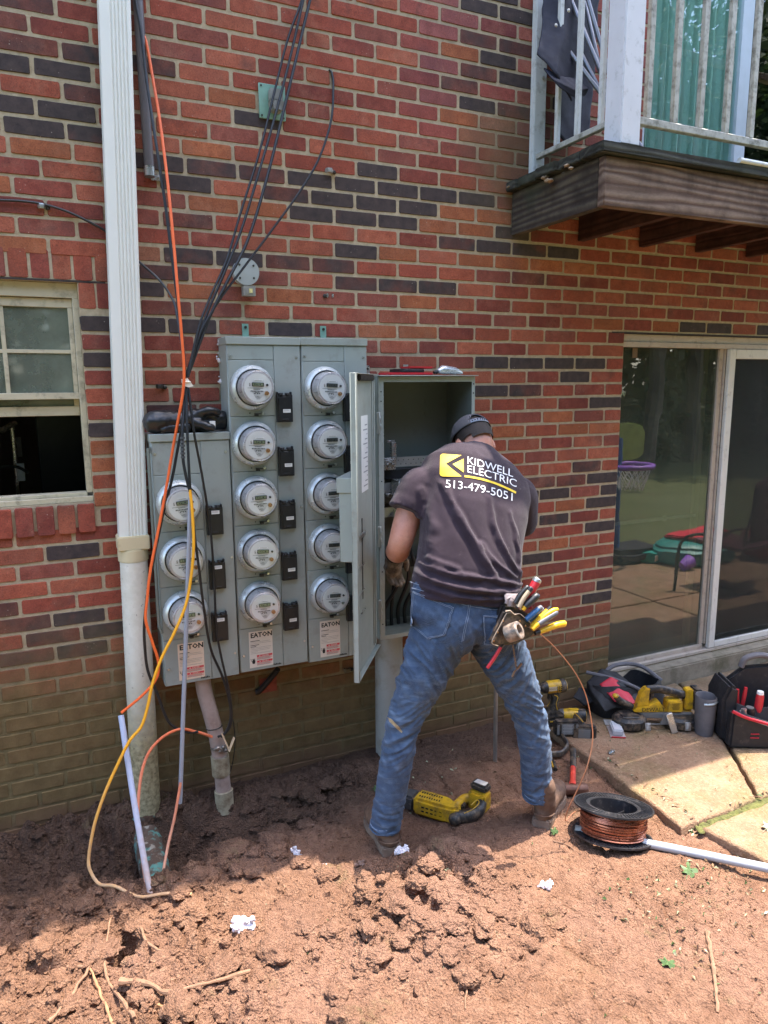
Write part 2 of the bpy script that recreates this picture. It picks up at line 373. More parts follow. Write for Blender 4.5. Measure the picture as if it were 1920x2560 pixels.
def brick_tone(b, u, v):
    t = rb.random(); base = [(.285, .068, .042), (.315, .082, .047), (.225, .055, .039), (.34, .098, .056), (.25, .073, .052)][rb.randrange(5)]
    k = rb.choice((0, 0, 0, 0, .05, .15, .25))
    if v < 330 and u > 1000: base = tuple(np.array(base)*(1.0, 1.08, 1.35))
    if b[0] > 4.2 or b[2] > 3.95 or b[0] < -.4: k = rb.choice((0, .1, .5, 1.0, 0, 0))
    hu_ = max(8, (proj(b[0]+b[3]/2, 0, b[2])[0]-proj(b[0]-b[3]/2, 0, b[2])[0])/2+3); hv = max(8, (proj(b[0], 0, b[2]-b[4]/2)[1]-proj(b[0], 0, b[2]+b[4]/2)[1])/2+4); best = 1.
    for q in ORANGE_PX:
        d = max(abs(q[0]-u)/hu_, abs(q[1]-v)/hv)
        if d < best: best = d; base = (.33, .105, .048) if len(q) == 2 else (.30, .12, .07); k = 0
    for q in DARK_PX:
        d = max(abs(q[0]-u)/hu_, abs(q[1]-v)/hv)
        if d < best: best = d; k = q[2] if len(q) > 2 else 1.; base = (.17, .055, .04)
    return base, k
BOXES_PX = [(548,838,918,1700),(368,1090,580,1715),(890,930,1190,1680),(250,0,360,2000)]
info = []
for b in bricks:
    u, v = proj(b[0], 0, b[2]); q = Vector((b[0], 0, b[2]))-CAM_POS
    size = b[3]*b[4]/q.length_squared*(-q.y/q.length)
    vis = -20 < u < 1930 and -10 < v < 2040 and not any(x0 < u < x1 and y0 < v < y1 for x0, y0, x1, y1 in BOXES_PX)
    if 1000 < u < 1300 and 1120 < v < 1900: vis = False
    info.append((size if vis else 0, b, u, v))
order = sorted(range(len(info)), key=lambda i: -info[i][0]); single = set(order[:298])
far = MB(); fcol = []; mcache = {}
for i, (s, b, u, v) in enumerate(info):
    base, k = brick_tone(b, u, v); j = rb.uniform(.86, 1.12); base = tuple(c*j for c in base)
    m, key = bmesh_for(b[3], b[4])
    if i in single:
        if key not in mcache: mcache[key] = m.mesh('brick', BM_OBJ, True, angle=22)
        o = bpy.data.objects.new('brick', mcache[key]); COL.objects.link(o); o.location = (b[0], b[1], b[2]); o.parent = bld
        o.rotation_euler = (rb.uniform(-.008, .008), rb.uniform(-.003, .003), rb.uniform(-.006, .006)); o.color = (*base, k)
    else:
        n0 = len(far.v); far.add([(p[0]+b[0], p[1]+b[1], p[2]+b[2]) for p in m.v], m.f); fcol += [(*base, k)]*(len(far.v)-n0)
fo = far.build('brick_remainder', BM_ATT, bld, angle=22); fo['kind'] = 'stuff'
at = fo.data.color_attributes.new('brick_tone', 'FLOAT_COLOR', 'POINT'); at.data.foreach_set('color', np.array(fcol, dtype=np.float32).ravel())

# unseen roof edge above the frame, overhang sized to shade the ground
WHITE = mat('white_paint', (.72, .72, .68), .45, var=.06, vscale=20, dirt=((.25, .24, .2), 14, .15))
CREAM = mat('cream_aluminium', (.52, .455, .32), .42, metal=.0, var=.08, vscale=9, dirt=((.10, .085, .06), 22, .32), bump=.0006)
ALU = mat('mill_aluminium', (.52, .50, .46), .38, metal=.55, var=.1, vscale=30, dirt=((.16, .14, .10), 18, .3), bump=.0005)
BLACKGAP = mat('dark_gap', (.01, .009, .008), .9)
STEEL = mat('rusted_lintel', (.035, .022, .018), .8, var=.4, vscale=30)
rf = MB(); rf.box(-4, -.30, 5.5, 9, .28, 5.62); rf.box(-4, -.36, 5.62, 9, 6, 5.75); rf.build('shading_roof_edge', WHITE, bld, smooth=False)
l = MB(); l.box(-.95, .0, 2.1655, .24, .1, 2.1725); l.build('lintel', STEEL, bld, smooth=False)
l = MB(); l.box(2.74, -.001, 2.0405, 4.7, .1, 2.0475); l.build('lintel', STEEL, bld, smooth=False)
# rooms behind the openings
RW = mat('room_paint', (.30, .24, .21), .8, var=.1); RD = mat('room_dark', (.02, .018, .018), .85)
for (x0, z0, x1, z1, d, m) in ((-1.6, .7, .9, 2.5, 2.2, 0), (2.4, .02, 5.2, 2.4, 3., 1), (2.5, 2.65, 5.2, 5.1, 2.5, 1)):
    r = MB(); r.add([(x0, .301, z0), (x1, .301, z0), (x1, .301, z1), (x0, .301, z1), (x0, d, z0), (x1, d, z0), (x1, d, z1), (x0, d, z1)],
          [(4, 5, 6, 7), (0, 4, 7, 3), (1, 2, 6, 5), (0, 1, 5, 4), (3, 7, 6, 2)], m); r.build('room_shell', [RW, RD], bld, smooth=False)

# ------------------------------------------------------------------ left window (upper sash glazed with muntins, lower half open)
GL_OLD = glass_mat('old_window_glass', (.42, .46, .40), 1.7, .04, .0006, .34)
GL = glass_mat('door_glass', (.50, .53, .49), 1.9, .0, .0009, .085)
GL_UP = glass_mat('balcony_glass', (.86, .95, .92), 2.0, .0, .0012)
win = thing('window_unit', None, None, (-.33, .05, 1.33)); win.parent = bld
def wpart(name, boxes, m, bevel=.0015, par=win):
    b = MB()
    for q in boxes: b.box(*q)
    return b.build(name, m, par, bevel=bevel)
wpart('window_frame', [(-.80, .028, 2.11, .14, .09, 2.164), (.118, .028, 1.366, .14, .09, 2.11), (-.80, .028, 1.366, -.778, .09, 2.11)], CREAM)
wpart('window_sill', [(-.80, .012, 1.331, .139, .09, 1.352), (-.80, .03, 1.352, .12, .085, 1.366)], CREAM)
wpart('upper_sash', [(-.778, .04, 2.075, .118, .062, 2.108), (-.778, .032, 1.732, .121, .062, 1.757), (.100, .04, 1.757, .1175, .06, 2.075), (-.778, .04, 1.757, -.76, .06, 2.075)], CREAM)
wpart('lower_sash', [(-.778, .064, 1.668, .117, .084, 1.705), (.098, .064, 1.705, .117, .084, 1.732), (-.778, .064, 1.705, -.76, .084, 1.732)], CREAM)
wpart('muntin', [(-.757, .044, 1.905, .100, .056, 1.919)], CREAM, .001)
wpart('muntin', [(-.134, .043, 1.757, -.119, .057, 1.905)], CREAM, .001); wpart('muntin', [(-.134, .043, 1.919, -.119, .057, 2.075)], CREAM, .001)
wpart('pane', [(-.757, .049, 1.757, .1, .052, 2.075)], GL_OLD, 0); wpart('pane', [(-.757, .073, 1.705, .098, .076, 1.732)], GL_OLD, 0)
b = MB()
for k in range(4): b.box(-.757, .09, 2.03-.013*k, .1, .102, 2.041-.013*k)
b.build('blind_slats', mat('green_slats', (.30, .34, .22), .6, var=.2), win)
# inside: black cabinet, wall corner, hand truck
t = thing('tall_cabinet', 'black cabinet standing in the dark room behind the open window', 'cabinet', (.15, 1., .7))
b = MB(); b.box(-.055, .75, .7, .6, 1.3, 1.735); b.build('body', mat('black_lacquer', (.006, .006, .007), .5), t, bevel=.004)
b = MB(); b.box(-.05, .735, .8, .6, .748, 1.70); b.build('door', mat('black_lacquer', (.006, .006, .007), .5), t, bevel=.002)
b = MB(); b.box(-.05, .74, 1.7365, .08, 1.2, 1.7495); b.box(.10, .74, 1.7365, .6, 1.2, 1.7495); b.build('papers', mat('paper', (.75, .76, .8), .7), t)
t = thing('hand_truck', 'steel hand truck with a hanging paper tag inside the left window', 'hand truck', (-.2, .75, .7))
CHR = mat('chromed_tube', (.62, .55, .5), .25, metal=.9, var=.08, dirt=((.2, .14, .1), 30, .3))
b = MB(); b.tube(spline([(-.235, .55, .8), (-.235, .55, 1.5), (-.235, .56, 1.555), (-.222, .57, 1.568)], 4), .011, 10); b.tube(spline([(-.15, .63, .8), (-.15, .63, 1.55), (-.152, .63, 1.605), (-.16, .625, 1.618)], 4), .011, 10); b.build('upright', CHR, t)
b = MB(); b.cyl((-.25, .545, 1.563), (-.135, .64, 1.618), .0125, n=12); b.build('handle', CHR, t)
b = MB(); b.box(-.145, .6, 1.36, -.115, .603, 1.44); b.build('tag', mat('paper', (.75, .76, .8), .7), t)
b = MB(); b.tube(spline([(-.26, .5, 1.28), (-.22, .52, 1.42), (-.15, .56, 1.43), (-.1, .57, 1.40)], 5), .007, 8); b.build('strap', mat('black_rubber', (.02, .02, .02), .6), t)
t = tag(MB().box(-.215, 1.9, 1.36, -.16, 1.912, 1.48).build('wall_outlet', mat('white_plastic', (.65, .63, .6), .4), None, bevel=.003), 'small outlet plate on the room wall seen through the left window', 'outlet')

# ------------------------------------------------------------------ sliding patio door
FR = mat('tan_door_frame', (.47, .385, .31), .42, var=.07, vscale=10, dirt=((.14, .10, .07), 25, .28), bump=.0006)
FW = mat('white_door_frame', (.66, .62, .56), .4, var=.05, vscale=10, dirt=((.2, .16, .12), 25, .2))
dr = thing('patio_door', None, None, (3.6, .05, .1)); dr.parent = bld
def dpart(name, boxes, m, bevel=.0015): return wpart(name, boxes, m, bevel, dr)
dpart('door_head', [(2.828, .02, 2.0, 4.549, .13, 2.0395), (2.83, .012, 1.972, 4.54, .05, 1.9995)], FR)
dpart('door_jamb', [(2.8255, .02, .1365, 2.84, .13, 1.999)], FR)
dpart('fixed_stile', [(3.585, .035, .165, 3.617, .062, 1.971), (3.622, .028, .165, 3.634, .068, 1.971)], FR)
dpart('bottom_track', [(2.841, .005, .118, 4.54, .13, .1365), (2.845, .03, .137, 3.61, .06, .163), (2.845, -.004, .106, 4.54, .02, .1175)], FR)
dpart('screen_frame', [(3.637, .006, .14, 3.69, .03, 1.971), (3.691, .006, .14, 4.5, .03, .178), (3.691, .006, 1.915, 4.5, .03, 1.971)], FW, .003)
ts = NT('insect_screen'); tr = ts.n('ShaderNodeBsdfTransparent'); mx = ts.n('ShaderNodeMixShader'); mx.inputs[0].default_value = .30
ts.set(color=(.008, .008, .009), rough=.7); ts.l(tr.outputs[0], mx.inputs[1]); ts.l(ts.p.outputs[0], mx.inputs[2]); ts.l(mx.outputs[0], ts.out.inputs[0])
dpart('insect_screen', [(3.691, .0165, .178, 4.5, .0175, 1.915)], ts.m, 0)
dpart('pane', [(2.84, .047, .163, 3.585, .050, 1.971)], GL, 0); dpart('pane', [(3.634, .057, .15, 4.54, .060, 1.971)], GL, 0)
dpart('inner_stile', [(3.535, .10, .15, 3.575, .125, 1.98)], mat('pine_trim', (.33, .25, .12), .6, var=.15))
b = MB(); b.box(2.86, .075, .975, 3.3, .088, .995); b.box(3.27, .072, .97, 3.29, .09, 1.0); b.box(3.3, .077, .977, 3.53, .086, .993); b.build('security_bar', mat('white_plastic', (.65, .63, .6), .4), dr, bevel=.002)
b = MB(); b.box(2.93, .044, 1.915, 2.965, .0465, 1.968); b.build('sticker', mat('old_sticker', (.16, .10, .05), .7, var=.5, vscale=160), dr)
t = NT('aged_concrete'); n = t.noise(14, 7, .68); c = t.mix(t.ramp(n, .3, .7), (.20, .165, .12), (.34, .285, .21)); c = t.mix(t.ramp(t.noise(5, 5, .65), .5, .66, 0, .7), c, (.095, .085, .045))
t.set(color=c, rough=.93, spec=.2); t.bump(t.noise(120, 6, .7), .004, .8); CONC = t.m
b = MB(); b.box(2.79, -.085, -.2, 6., .10, .1175); o = b.build('door_step', CONC, bld, bevel=.008)

# ------------------------------------------------------------------ balcony door above
ud = thing('balcony_door', None, None, (3.6, .05, 2.75)); ud.parent = bld
SKYW = mat('pale_door_frame', (.55, .60, .66), .35, var=.05)
wpart('door_frame', [(2.882, .02, 2.725, 2.91, .1, 4.74), (3.565, .02, 2.76, 3.615, .06, 4.6), (3.622, .03, 2.76, 3.66, .075, 4.6), (2.911, .02, 2.722, 4.6, .1, 2.758)], SKYW, .002, ud)
wpart('pane', [(2.911, .038, 2.758, 3.564, .042, 4.6)], GL_UP, 0, ud); wpart('pane', [(3.661, .055, 2.758, 4.6, .058, 4.6)], GL_UP, 0, ud)
tc = NT('teal_curtain'); s_ = tc.n('ShaderNodeTexWave'); s_.inputs['Scale'].default_value = 6; tc.set(color=(.42, .55, .51), rough=.8)
b = MB(); N = 90; R = [[(2.92+.67*i/N, .085+.022*math.sin(i*.83)+.008*math.sin(i*2.1), z) for i in range(N+1)] for z in (2.76, 4.62)]
b.rings(R, 0, False, False, close=False); b.build('curtain', tc.m, ud)
# ------------------------------------------------------------------ balcony
def wood(name, a, bb, green=0., axis=0, dark=.6):
    t = NT(name); sc = [9, 9, 9]; sc[axis] = .8; v = t.vscale(sc)
    g = t.n('ShaderNodeTexWave', wave_type='BANDS', bands_direction='Z'); g.inputs['Scale'].default_value = 1.15; g.inputs['Distortion'].default_value = 12; g.inputs['Detail'].default_value = 3; g.inputs['Detail Scale'].default_value = .8
    t.l(v, g.inputs['Vector']); n = t.noise(7, 5, .65); gf = g.outputs['Fac']
    c = t.mix(gf, a, bb); c = t.mix(t.ramp(n, .40, .68, 0, .75), c, tuple(x*dark*.5 for x in a))
    c = t.mix(t.ramp(t.noise(3, 5, .6), .5, .7, 0, green), c, (.035, .045, .025)); c = t.mix(t.ramp(t.noise(60, 2, .5, t.vscale([1.5 if i == axis else 40 for i in range(3)])), .35, .65, 0, .35), c, (.02, .014, .012))
    t.set(color=c, rough=.88, spec=.25); t.bump(t.math('ADD', gf, t.noise(50, 4, .6, v)), .003, .7); return t.m
WB = wood('weathered_beam', (.125, .072, .053), (.30, .205, .15), .12); WR = wood('mossy_rim', (.05, .035, .028), (.125, .10, .07), .75, 1); WJ = wood('bounce_red_joist', (.075, .026, .020), (.12, .045, .034), .0, 1); WD = wood('mossy_decking', (.035, .035, .03), (.085, .085, .065), .9)  # joist wood reddened in colour for the warm light bounced off the ground
bal = thing('balcony', 'small timber balcony with a white metal railing above the patio door', 'balcony', (2.9, -.3, 2.48))
def bp(name, boxes, m, bevel=.003):
    b = MB()
    for q in boxes: b.box(*q)
    return b.build(name, m, bal, bevel=bevel)
bp('rim_joist', [(2.085, -.602, 2.479, 2.125, -.003, 2.672)], WR); bp('front_beam', [(2.083, -.646, 2.479, 4.7, -.606, 2.668)], WB)
for i, x in enumerate((2.486, 2.889, 3.293, 3.69, 4.09, 4.49)):
    bp('joist', [(x, -.602, 2.483, x+.038, -.003, 2.668)], WJ)
    if i == 2: bp('ledger', [(2.13, -.002, 2.6, 2.48, .0, 2.66)], WJ)
yy = -.672
k = 0
while yy < -.02:
    bp('deck_board', [(2.045+.008*math.sin(k*2.3), yy, 2.6725, 4.75, min(yy+.138, -.006), 2.713)], WD, .004); yy += .146; k += 1
RAILM = mat('railing_paint', (.60, .61, .60), .4, var=.06, vscale=8, dirt=((.18, .17, .13), 20, .28)); RAILG = mat('weathered_rail', (.44, .42, .37), .5, var=.12, vscale=14, dirt=((.12, .11, .08), 26, .5))
bp('wall_post', [(2.172, -.042, 2.716, 2.24, -.006, 3.95)], RAILM, .004)
bp('corner_post', [(2.145, -.655, 2.716, 2.248, -.555, 3.95)], mat('lavender_white_paint', (.66, .65, .68), .45, var=.05, vscale=7, dirt=((.2, .19, .15), 24, .2)), .005)
bp('bottom_rail', [(2.185, -.553, 2.822, 2.21, -.044, 2.846)], RAILG); bp('bottom_rail', [(2.25, -.617, 2.815, 4.7, -.59, 2.846)], RAILG)
bp('top_rail', [(2.175, -.553, 3.80, 2.22, -.044, 3.84)], RAILG); bp('top_rail', [(2.25, -.63, 3.80, 4.7, -.58, 3.84)], RAILG)
for y in (-.185, -.325, -.475): bp('baluster', [(2.188, y-.012, 2.8465, 2.207, y+.012, 3.8)], RAILM, .002)
for x in (2.326, 2.473, 2.62, 2.775, 2.93, 3.08, 3.23, 3.38, 3.53, 3.68, 3.83, 3.98): bp('baluster', [(x-.014, -.614, 2.8465, x+.014, -.593, 3.8)], RAILG, .002)
b = MB(); b.box(2.196, -.0475, 2.748, 2.226, -.0425, 2.80)
for s in (2.755, 2.77, 2.79): b.cyl((2.205+.012*(s > 2.76), -.048, s), (2.205+.012*(s > 2.76), -.051, s), .003, n=8)
b.cyl((2.215, -.043, 3.18), (2.215, -.049, 3.18), .007, n=8); b.build('bracket', ALU, bal)
rod = tag(MB().cyl((2.80, -.668, 2.752), (3.4, -.655, 2.752), .0115, n=12).build('white_rod', RAILM), 'loose white rod lying on the balcony deck edge', 'rod')
rod.location.z = -.0275
# shelf fungus on the deck edge
FUN = mat('bracket_fungus', (.30, .22, .15), .9, var=.5, vscale=40)
for (x, y, z, s) in ((2.052, -.30, 2.665, .018), (2.05, -.33, 2.645, .02), (2.05, -.45, 2.675, .014), (2.053, -.47, 2.66, .012), (2.05, -.03, 2.69, .012)):
    m = MB(); m.ball((x, y, z), (s*.9, s*1.1, s*.35), 0, 10, 6); v = np.array(m.v); v += .3*s*np.array([[mnoise.noise(Vector(p)*130+Vector((i, 0, 0))) for i in range(3)] for p in v]); m.v = [tuple(p) for p in v]
    m.build('shelf_fungus', FUN, bal)
# folded camp chair leaning in the corner of the balcony
NAVY = mat('navy_canvas', (.016, .016, .030), .75, var=.25, vscale=14, bump=.0012, bscale=500); TUBE = mat('grey_tube', (.20, .20, .22), .35, metal=.5, var=.08)
ch = thing('folded_camp_chair', 'folded navy canvas camp chair leaning behind the balcony railing', 'camp chair', (2.45, -.25, 2.716))
def cloth(pts, th, seed, n=20, amp=.012):
    """a sheet spanned by a grid of control points, sagging and creased, with thickness"""
    P = np.array(pts, float); a, c = P.shape[:2]; U = np.linspace(0, a-1, n); V = np.linspace(0, c-1, n)
    def cr(A, t):
        i = np.clip(np.floor(t).astype(int), 0, len(A)-2); f = (t-i); f = f*f*(3-2*f)*.5+f*.5; return A[i]*(1-f)[:, None, None]+A[i+1]*f[:, None, None]
    Q = cr(P, U); Q = np.swapaxes(cr(np.swapaxes(Q, 0, 1), V), 0, 1)
    Q = Q+amp*np.stack([fbm(Q[..., 0]*1.3+Q[..., 2], Q[..., 1]+Q[..., 2]*.7, 9, 3, seed+i) for i in range(3)], -1)
    m = MB(); m.rings([[tuple(p) for p in r] for r in Q], 0, False, False, close=False)
    return m
def solid(o, th):
    md = o.modifiers.new('thickness', 'SOLIDIFY'); md.thickness = th; md.offset = 0; return o
for j, (a, e) in enumerate([((2.40, -.48, 2.735), (2.26, -.12, 3.55)), ((2.44, -.44, 2.735), (2.29, -.10, 3.40)), ((2.47, -.40, 2.735), (2.32, -.14, 3.62)), ((2.50, -.47, 2.735), (2.25, -.18, 3.25)), ((2.36, -.42, 2.735), (2.38, -.12, 3.5)), ((2.52, -.36, 2.735), (2.36, -.1, 3.45))]):
    b = MB(); b.cyl(a, e, .0095, n=10); b.build('tube', TUBE, ch)
m = cloth([[(2.06, -.20, 3.20), (2.12, -.16, 3.34), (2.16, -.1, 3.52)], [(2.12, -.26, 3.10), (2.2, -.2, 3.3), (2.25, -.15, 3.6)], [(2.24, -.22, 3.02), (2.30, -.17, 3.2), (2.36, -.12, 3.62)]], .004, 5); solid(m.build('seat_cloth', NAVY, ch), .006)
m = cloth([[(2.23, -.12, 2.93), (2.28, -.1, 3.2), (2.26, -.08, 3.7)], [(2.33, -.10, 2.88), (2.38, -.07, 3.2), (2.38, -.06, 3.7)], [(2.46, -.08, 2.95), (2.50, -.06, 3.2), (2.52, -.05, 3.65)]], .004, 9); solid(m.build('back_cloth', NAVY, ch), .006)
m = cloth([[(2.09, -.22, 3.14), (2.10, -.26, 3.08), (2.14, -.27, 3.05)], [(2.18, -.25, 3.10), (2.2, -.29, 3.04), (2.22, -.28, 3.01)], [(2.29, -.2, 3.13), (2.3, -.26, 3.07), (2.3, -.24, 3.05)]], .004, 12, amp=.006); solid(m.build('arm_cloth', NAVY, ch), .006)
for p in ((2.135, -.235, 3.31), (2.20, -.235, 3.38)): MB().ball(p, (.008, .004, .008), 0, 8, 6).build('rivet', ALU, ch)
# ------------------------------------------------------------------ soil, lawn, patio
def sm(a, b, x):
    t = np.clip((x-a)/(b-a), 0, 1); return t*t*(3-2*t)
def gau(x, y, cx, cy, sx, sy): return np.exp(-((x-cx)/sx)**2-((y-cy)/sy)**2)
def rough_mask(x, y):
    r = 1.0*sm(.62, .3, x)+.95*gau(x, y, .55, -.28, .5, .22)+1.05*gau(x, y, 1.0, -1.15, .34, .26)+.8*gau(x, y, 1.17, -.98, .2, .17)+.55*gau(x, y, 1.1, -.2, .35, .16)
    return np.clip(r+.25*fbm(x, y, 3., 3, 41), .06, 1.1)
def H(x, y):
    x = np.asarray(x, float); y = np.asarray(y, float)
    h = .018*fbm(x, y, 1.1, 3, 3)
    h = h-.17*gau(x+.04*fbm(x, y, 5, 3, 8), y+.03*fbm(x, y, 6, 3, 9), .40, -.285, .30, .115)-.10*gau(x, y, .02, -.27, .25, .13)-.06*gau(x, y, .75, -.33, .2, .12)-.075*gau(x, y, .245, -.43, .085, .10)
    h = h+.035*gau(x, y, .12, -.06, .4, .07)+.03*gau(x, y, .9, -.12, .5, .09)
    h = h+.020*gau(x, y, .55, -.55, .3, .07)
    h = h-.20*gau(x, y, .085, -.80, .035, .06)-.05*gau(x, y, .0, -.62, .05, .05)
    h = h+.055*gau(x, y, 1.02, -1.17, .30, .2)+.045*gau(x, y, 1.2, -.97, .17, .13)+.03*gau(x, y, .95, -.95, .1, .08)-.03*gau(x, y, 1.17, -1.12, .05, .07)
    R = rough_mask(x, y); wx = x+.02*fbm(x, y, 9, 3, 21); wy = y+.02*fbm(x, y, 9, 3, 25)
    lump = np.abs(fbm(wx, wy, 9, 3, 31))*.05+np.abs(fbm(wx, wy, 21, 4, 33))*.022+fbm(wx, wy, 55, 3, 35)*.008
    qx = x+.035*fbm(x, y, 11, 3, 141); qy = y+.035*fbm(x, y, 11, 3, 145)
    for f_, am, sd_ in ((8, .032, 7), (19, .028, 17), (42, .017, 27)):                      # clods with crevices between them
        a_, b_ = worley(qx, qy, f_, sd_); sel = sm(-.35, .25, fbm(x, y, f_*.35, 2, sd_+160)); lump = lump+am*sel*(np.minimum(b_-a_, .55)/.55*.75+.45*(1-a_*a_)-.55)
    pock = np.clip(fbm(wx, wy, 13, 3, 51)-.25, 0, 1)*.07
    h = h+R*(lump-.018-pock)
    plate = np.floor((fbm(wx, wy, 4, 3, 61)+1)*6)/6*.02                                   # trampled plates with little steps
    h = h+(1.1-np.clip(R, 0, 1.05))*(plate-.02+.010*fbm(wx, wy, 14, 4, 63)+.005*fbm(x, y, 60, 3, 66))
    crack = np.clip(.06-np.abs(fbm(wx, wy, 5.5, 4, 71)), 0, 1)/.06
    h = h-crack**2*.015*(1-.5*np.clip(R, 0, 1))
    h = h-.018*sm(2.05, 2.3, x)-.012*sm(1.55, 1.8, x)*sm(-1.0, -.7, y)
    return h
HX, HY = np.linspace(-1.7, 6., 1101), np.linspace(-3.3, .2, 501); HG = H(*np.meshgrid(HX, HY, indexing='ij'))
def Hz(x, y):
    i = min(max((x+1.7)/.007, 0), 1099.); j = min(max((y+3.3)/.007, 0), 499.); a, b = int(i), int(j); f, g_ = i-a, j-b
    return float((HG[a, b]*(1-f)+HG[a+1, b]*f)*(1-g_)+(HG[a, b+1]*(1-f)+HG[a+1, b+1]*f)*g_)
def grid_mesh(name, xs, ys, f, m, skirt=0.):
    X, Y = np.meshgrid(xs, ys, indexing='ij'); Z = f(X, Y); nx, ny = X.shape
    v = np.stack([X, Y, Z], -1).reshape(-1, 3); i = np.arange(nx*ny).reshape(nx, ny)
    q = np.stack([i[:-1, :-1], i[1:, :-1], i[1:, 1:], i[:-1, 1:]], -1).reshape(-1, 4)
    me = bpy.data.meshes.new(name); me.vertices.add(len(v)); me.vertices.foreach_set('co', v.ravel())
    me.loops.add(q.size); me.loops.foreach_set('vertex_index', q.ravel()); me.polygons.add(len(q)); me.polygons.foreach_set('loop_start', np.arange(0, q.size, 4)); me.polygons.foreach_set('loop_total', np.full(len(q), 4))
    me.polygons.foreach_set('use_smooth', [True]*len(q)); me.update(); me.validate(); me.materials.append(m)
    o = bpy.data.objects.new(name, me); COL.objects.link(o); return o
def soil_mat(name, clod=False):
    t = NT(name); x, y, z = t.sep(); n = t.noise(7, 7, .68); n2 = t.noise(38, 6, .7); n3 = t.noise(2.1, 4, .55)
    c = t.mix(t.ramp(n, .3, .7), (.18, .088, .050), (.32, .168, .100))
    c = t.mix(t.ramp(n3, .42, .64, 0, .7), c, (.295, .16, .108))                       # pink clay
    c = t.mix(t.ramp(n2, .5, .74, 0, .65), c, (.40, .235, .15)); c = t.mix(t.ramp(n2, .47, .28, 0, .6), c, (.10, .052, .032))
    # freshly dug damp earth: the trench along the wall
    ed = t.math('ADD', t.math('SUBTRACT', y, t.ramp(x, .9, 1.7, -.50, -.34)), t.math('MULTIPLY', t.math('SUBTRACT', t.noise(5, 6, .65), .5), .34))
    damp = t.ramp(ed, -.10, .12, 0., .78)
    dk = t.mix(t.ramp(n, .3, .7), (.036, .020, .013), (.092, .053, .034)); dk = t.mix(t.ramp(n2, .55, .72, 0, .7), dk, (.16, .095, .058))
    c = t.mix(damp, c, dk)
    # a green-brown film of trodden moss and leaf crumbs here and there
    c = t.mix(t.math('MULTIPLY', t.ramp(t.noise(4.5, 5, .65), .60, .70, 0, .6), t.ramp(n2, .4, .6)), c, (.15, .125, .05))
    gr = t.math('MULTIPLY', t.ramp(t.voro(150), .12, .2, 1., 0.), t.ramp(t.noise(22, 3), .5, .62)); c = t.mix(t.math('MULTIPLY', gr, .6), c, (.5, .35, .24))
    t.set(color=c, rough=t.math('SUBTRACT', .96, t.math('MULTIPLY', damp, .22)), spec=.28)
    t.bump(t.math('ADD', t.math('ADD', t.noise(85, 8, .75), t.math('MULTIPLY', t.voro(130), .8)), t.math('MULTIPLY', t.noise(320, 4, .75), .5)), .014, 1.); return t.m
SOIL = soil_mat('clay_soil')
xs = np.concatenate([np.linspace(-1.6, -.5, 60, endpoint=False), np.linspace(-.5, 1.9, 430, endpoint=False), np.linspace(1.9, 3.4, 150)])
ys = np.concatenate([np.linspace(-3.2, -2.0, 60, endpoint=False), np.linspace(-2.0, .003, 380)])
def Hb(x, y):
    return H(x, y)-.06*sm(-2.6, -3.2, y)-.05*sm(-1.1, -1.6, x)
g = grid_mesh('soil_ground', xs, ys, Hb, SOIL); tag(g, kind='structure')
# the rest of the ground: a lawn reaching the horizon, with the worn soil strip lying on it
t = NT('lawn'); n = t.noise(1.3, 6, .65); n2 = t.noise(60, 5, .7)
c = t.mix(t.ramp(n, .3, .7), (.06, .085, .03), (.12, .14, .06)); c = t.mix(t.ramp(n2, .35, .7, 0, .7), c, (.19, .19, .09)); c = t.mix(t.ramp(t.noise(.8, 5, .6), .55, .7, 0, .6), c, (.16, .115, .065))
t.set(color=c, rough=.95, spec=.2); t.bump(n2, .03, 1.); LAWN = t.m
def Lz(x, y): return -.07+.03*fbm(x, y, .5, 3, 90)-.09*sm(-2.2, -1.0, y)-.25*sm(-.2, 0, y)
gl = grid_mesh('lawn', np.concatenate([np.linspace(-120, -12, 12), np.linspace(-10, 18, 80), np.linspace(20, 140, 12)]), np.concatenate([np.linspace(-140, -22, 12), np.linspace(-20, .0, 70)]), Lz, LAWN); tag(gl, kind='structure')
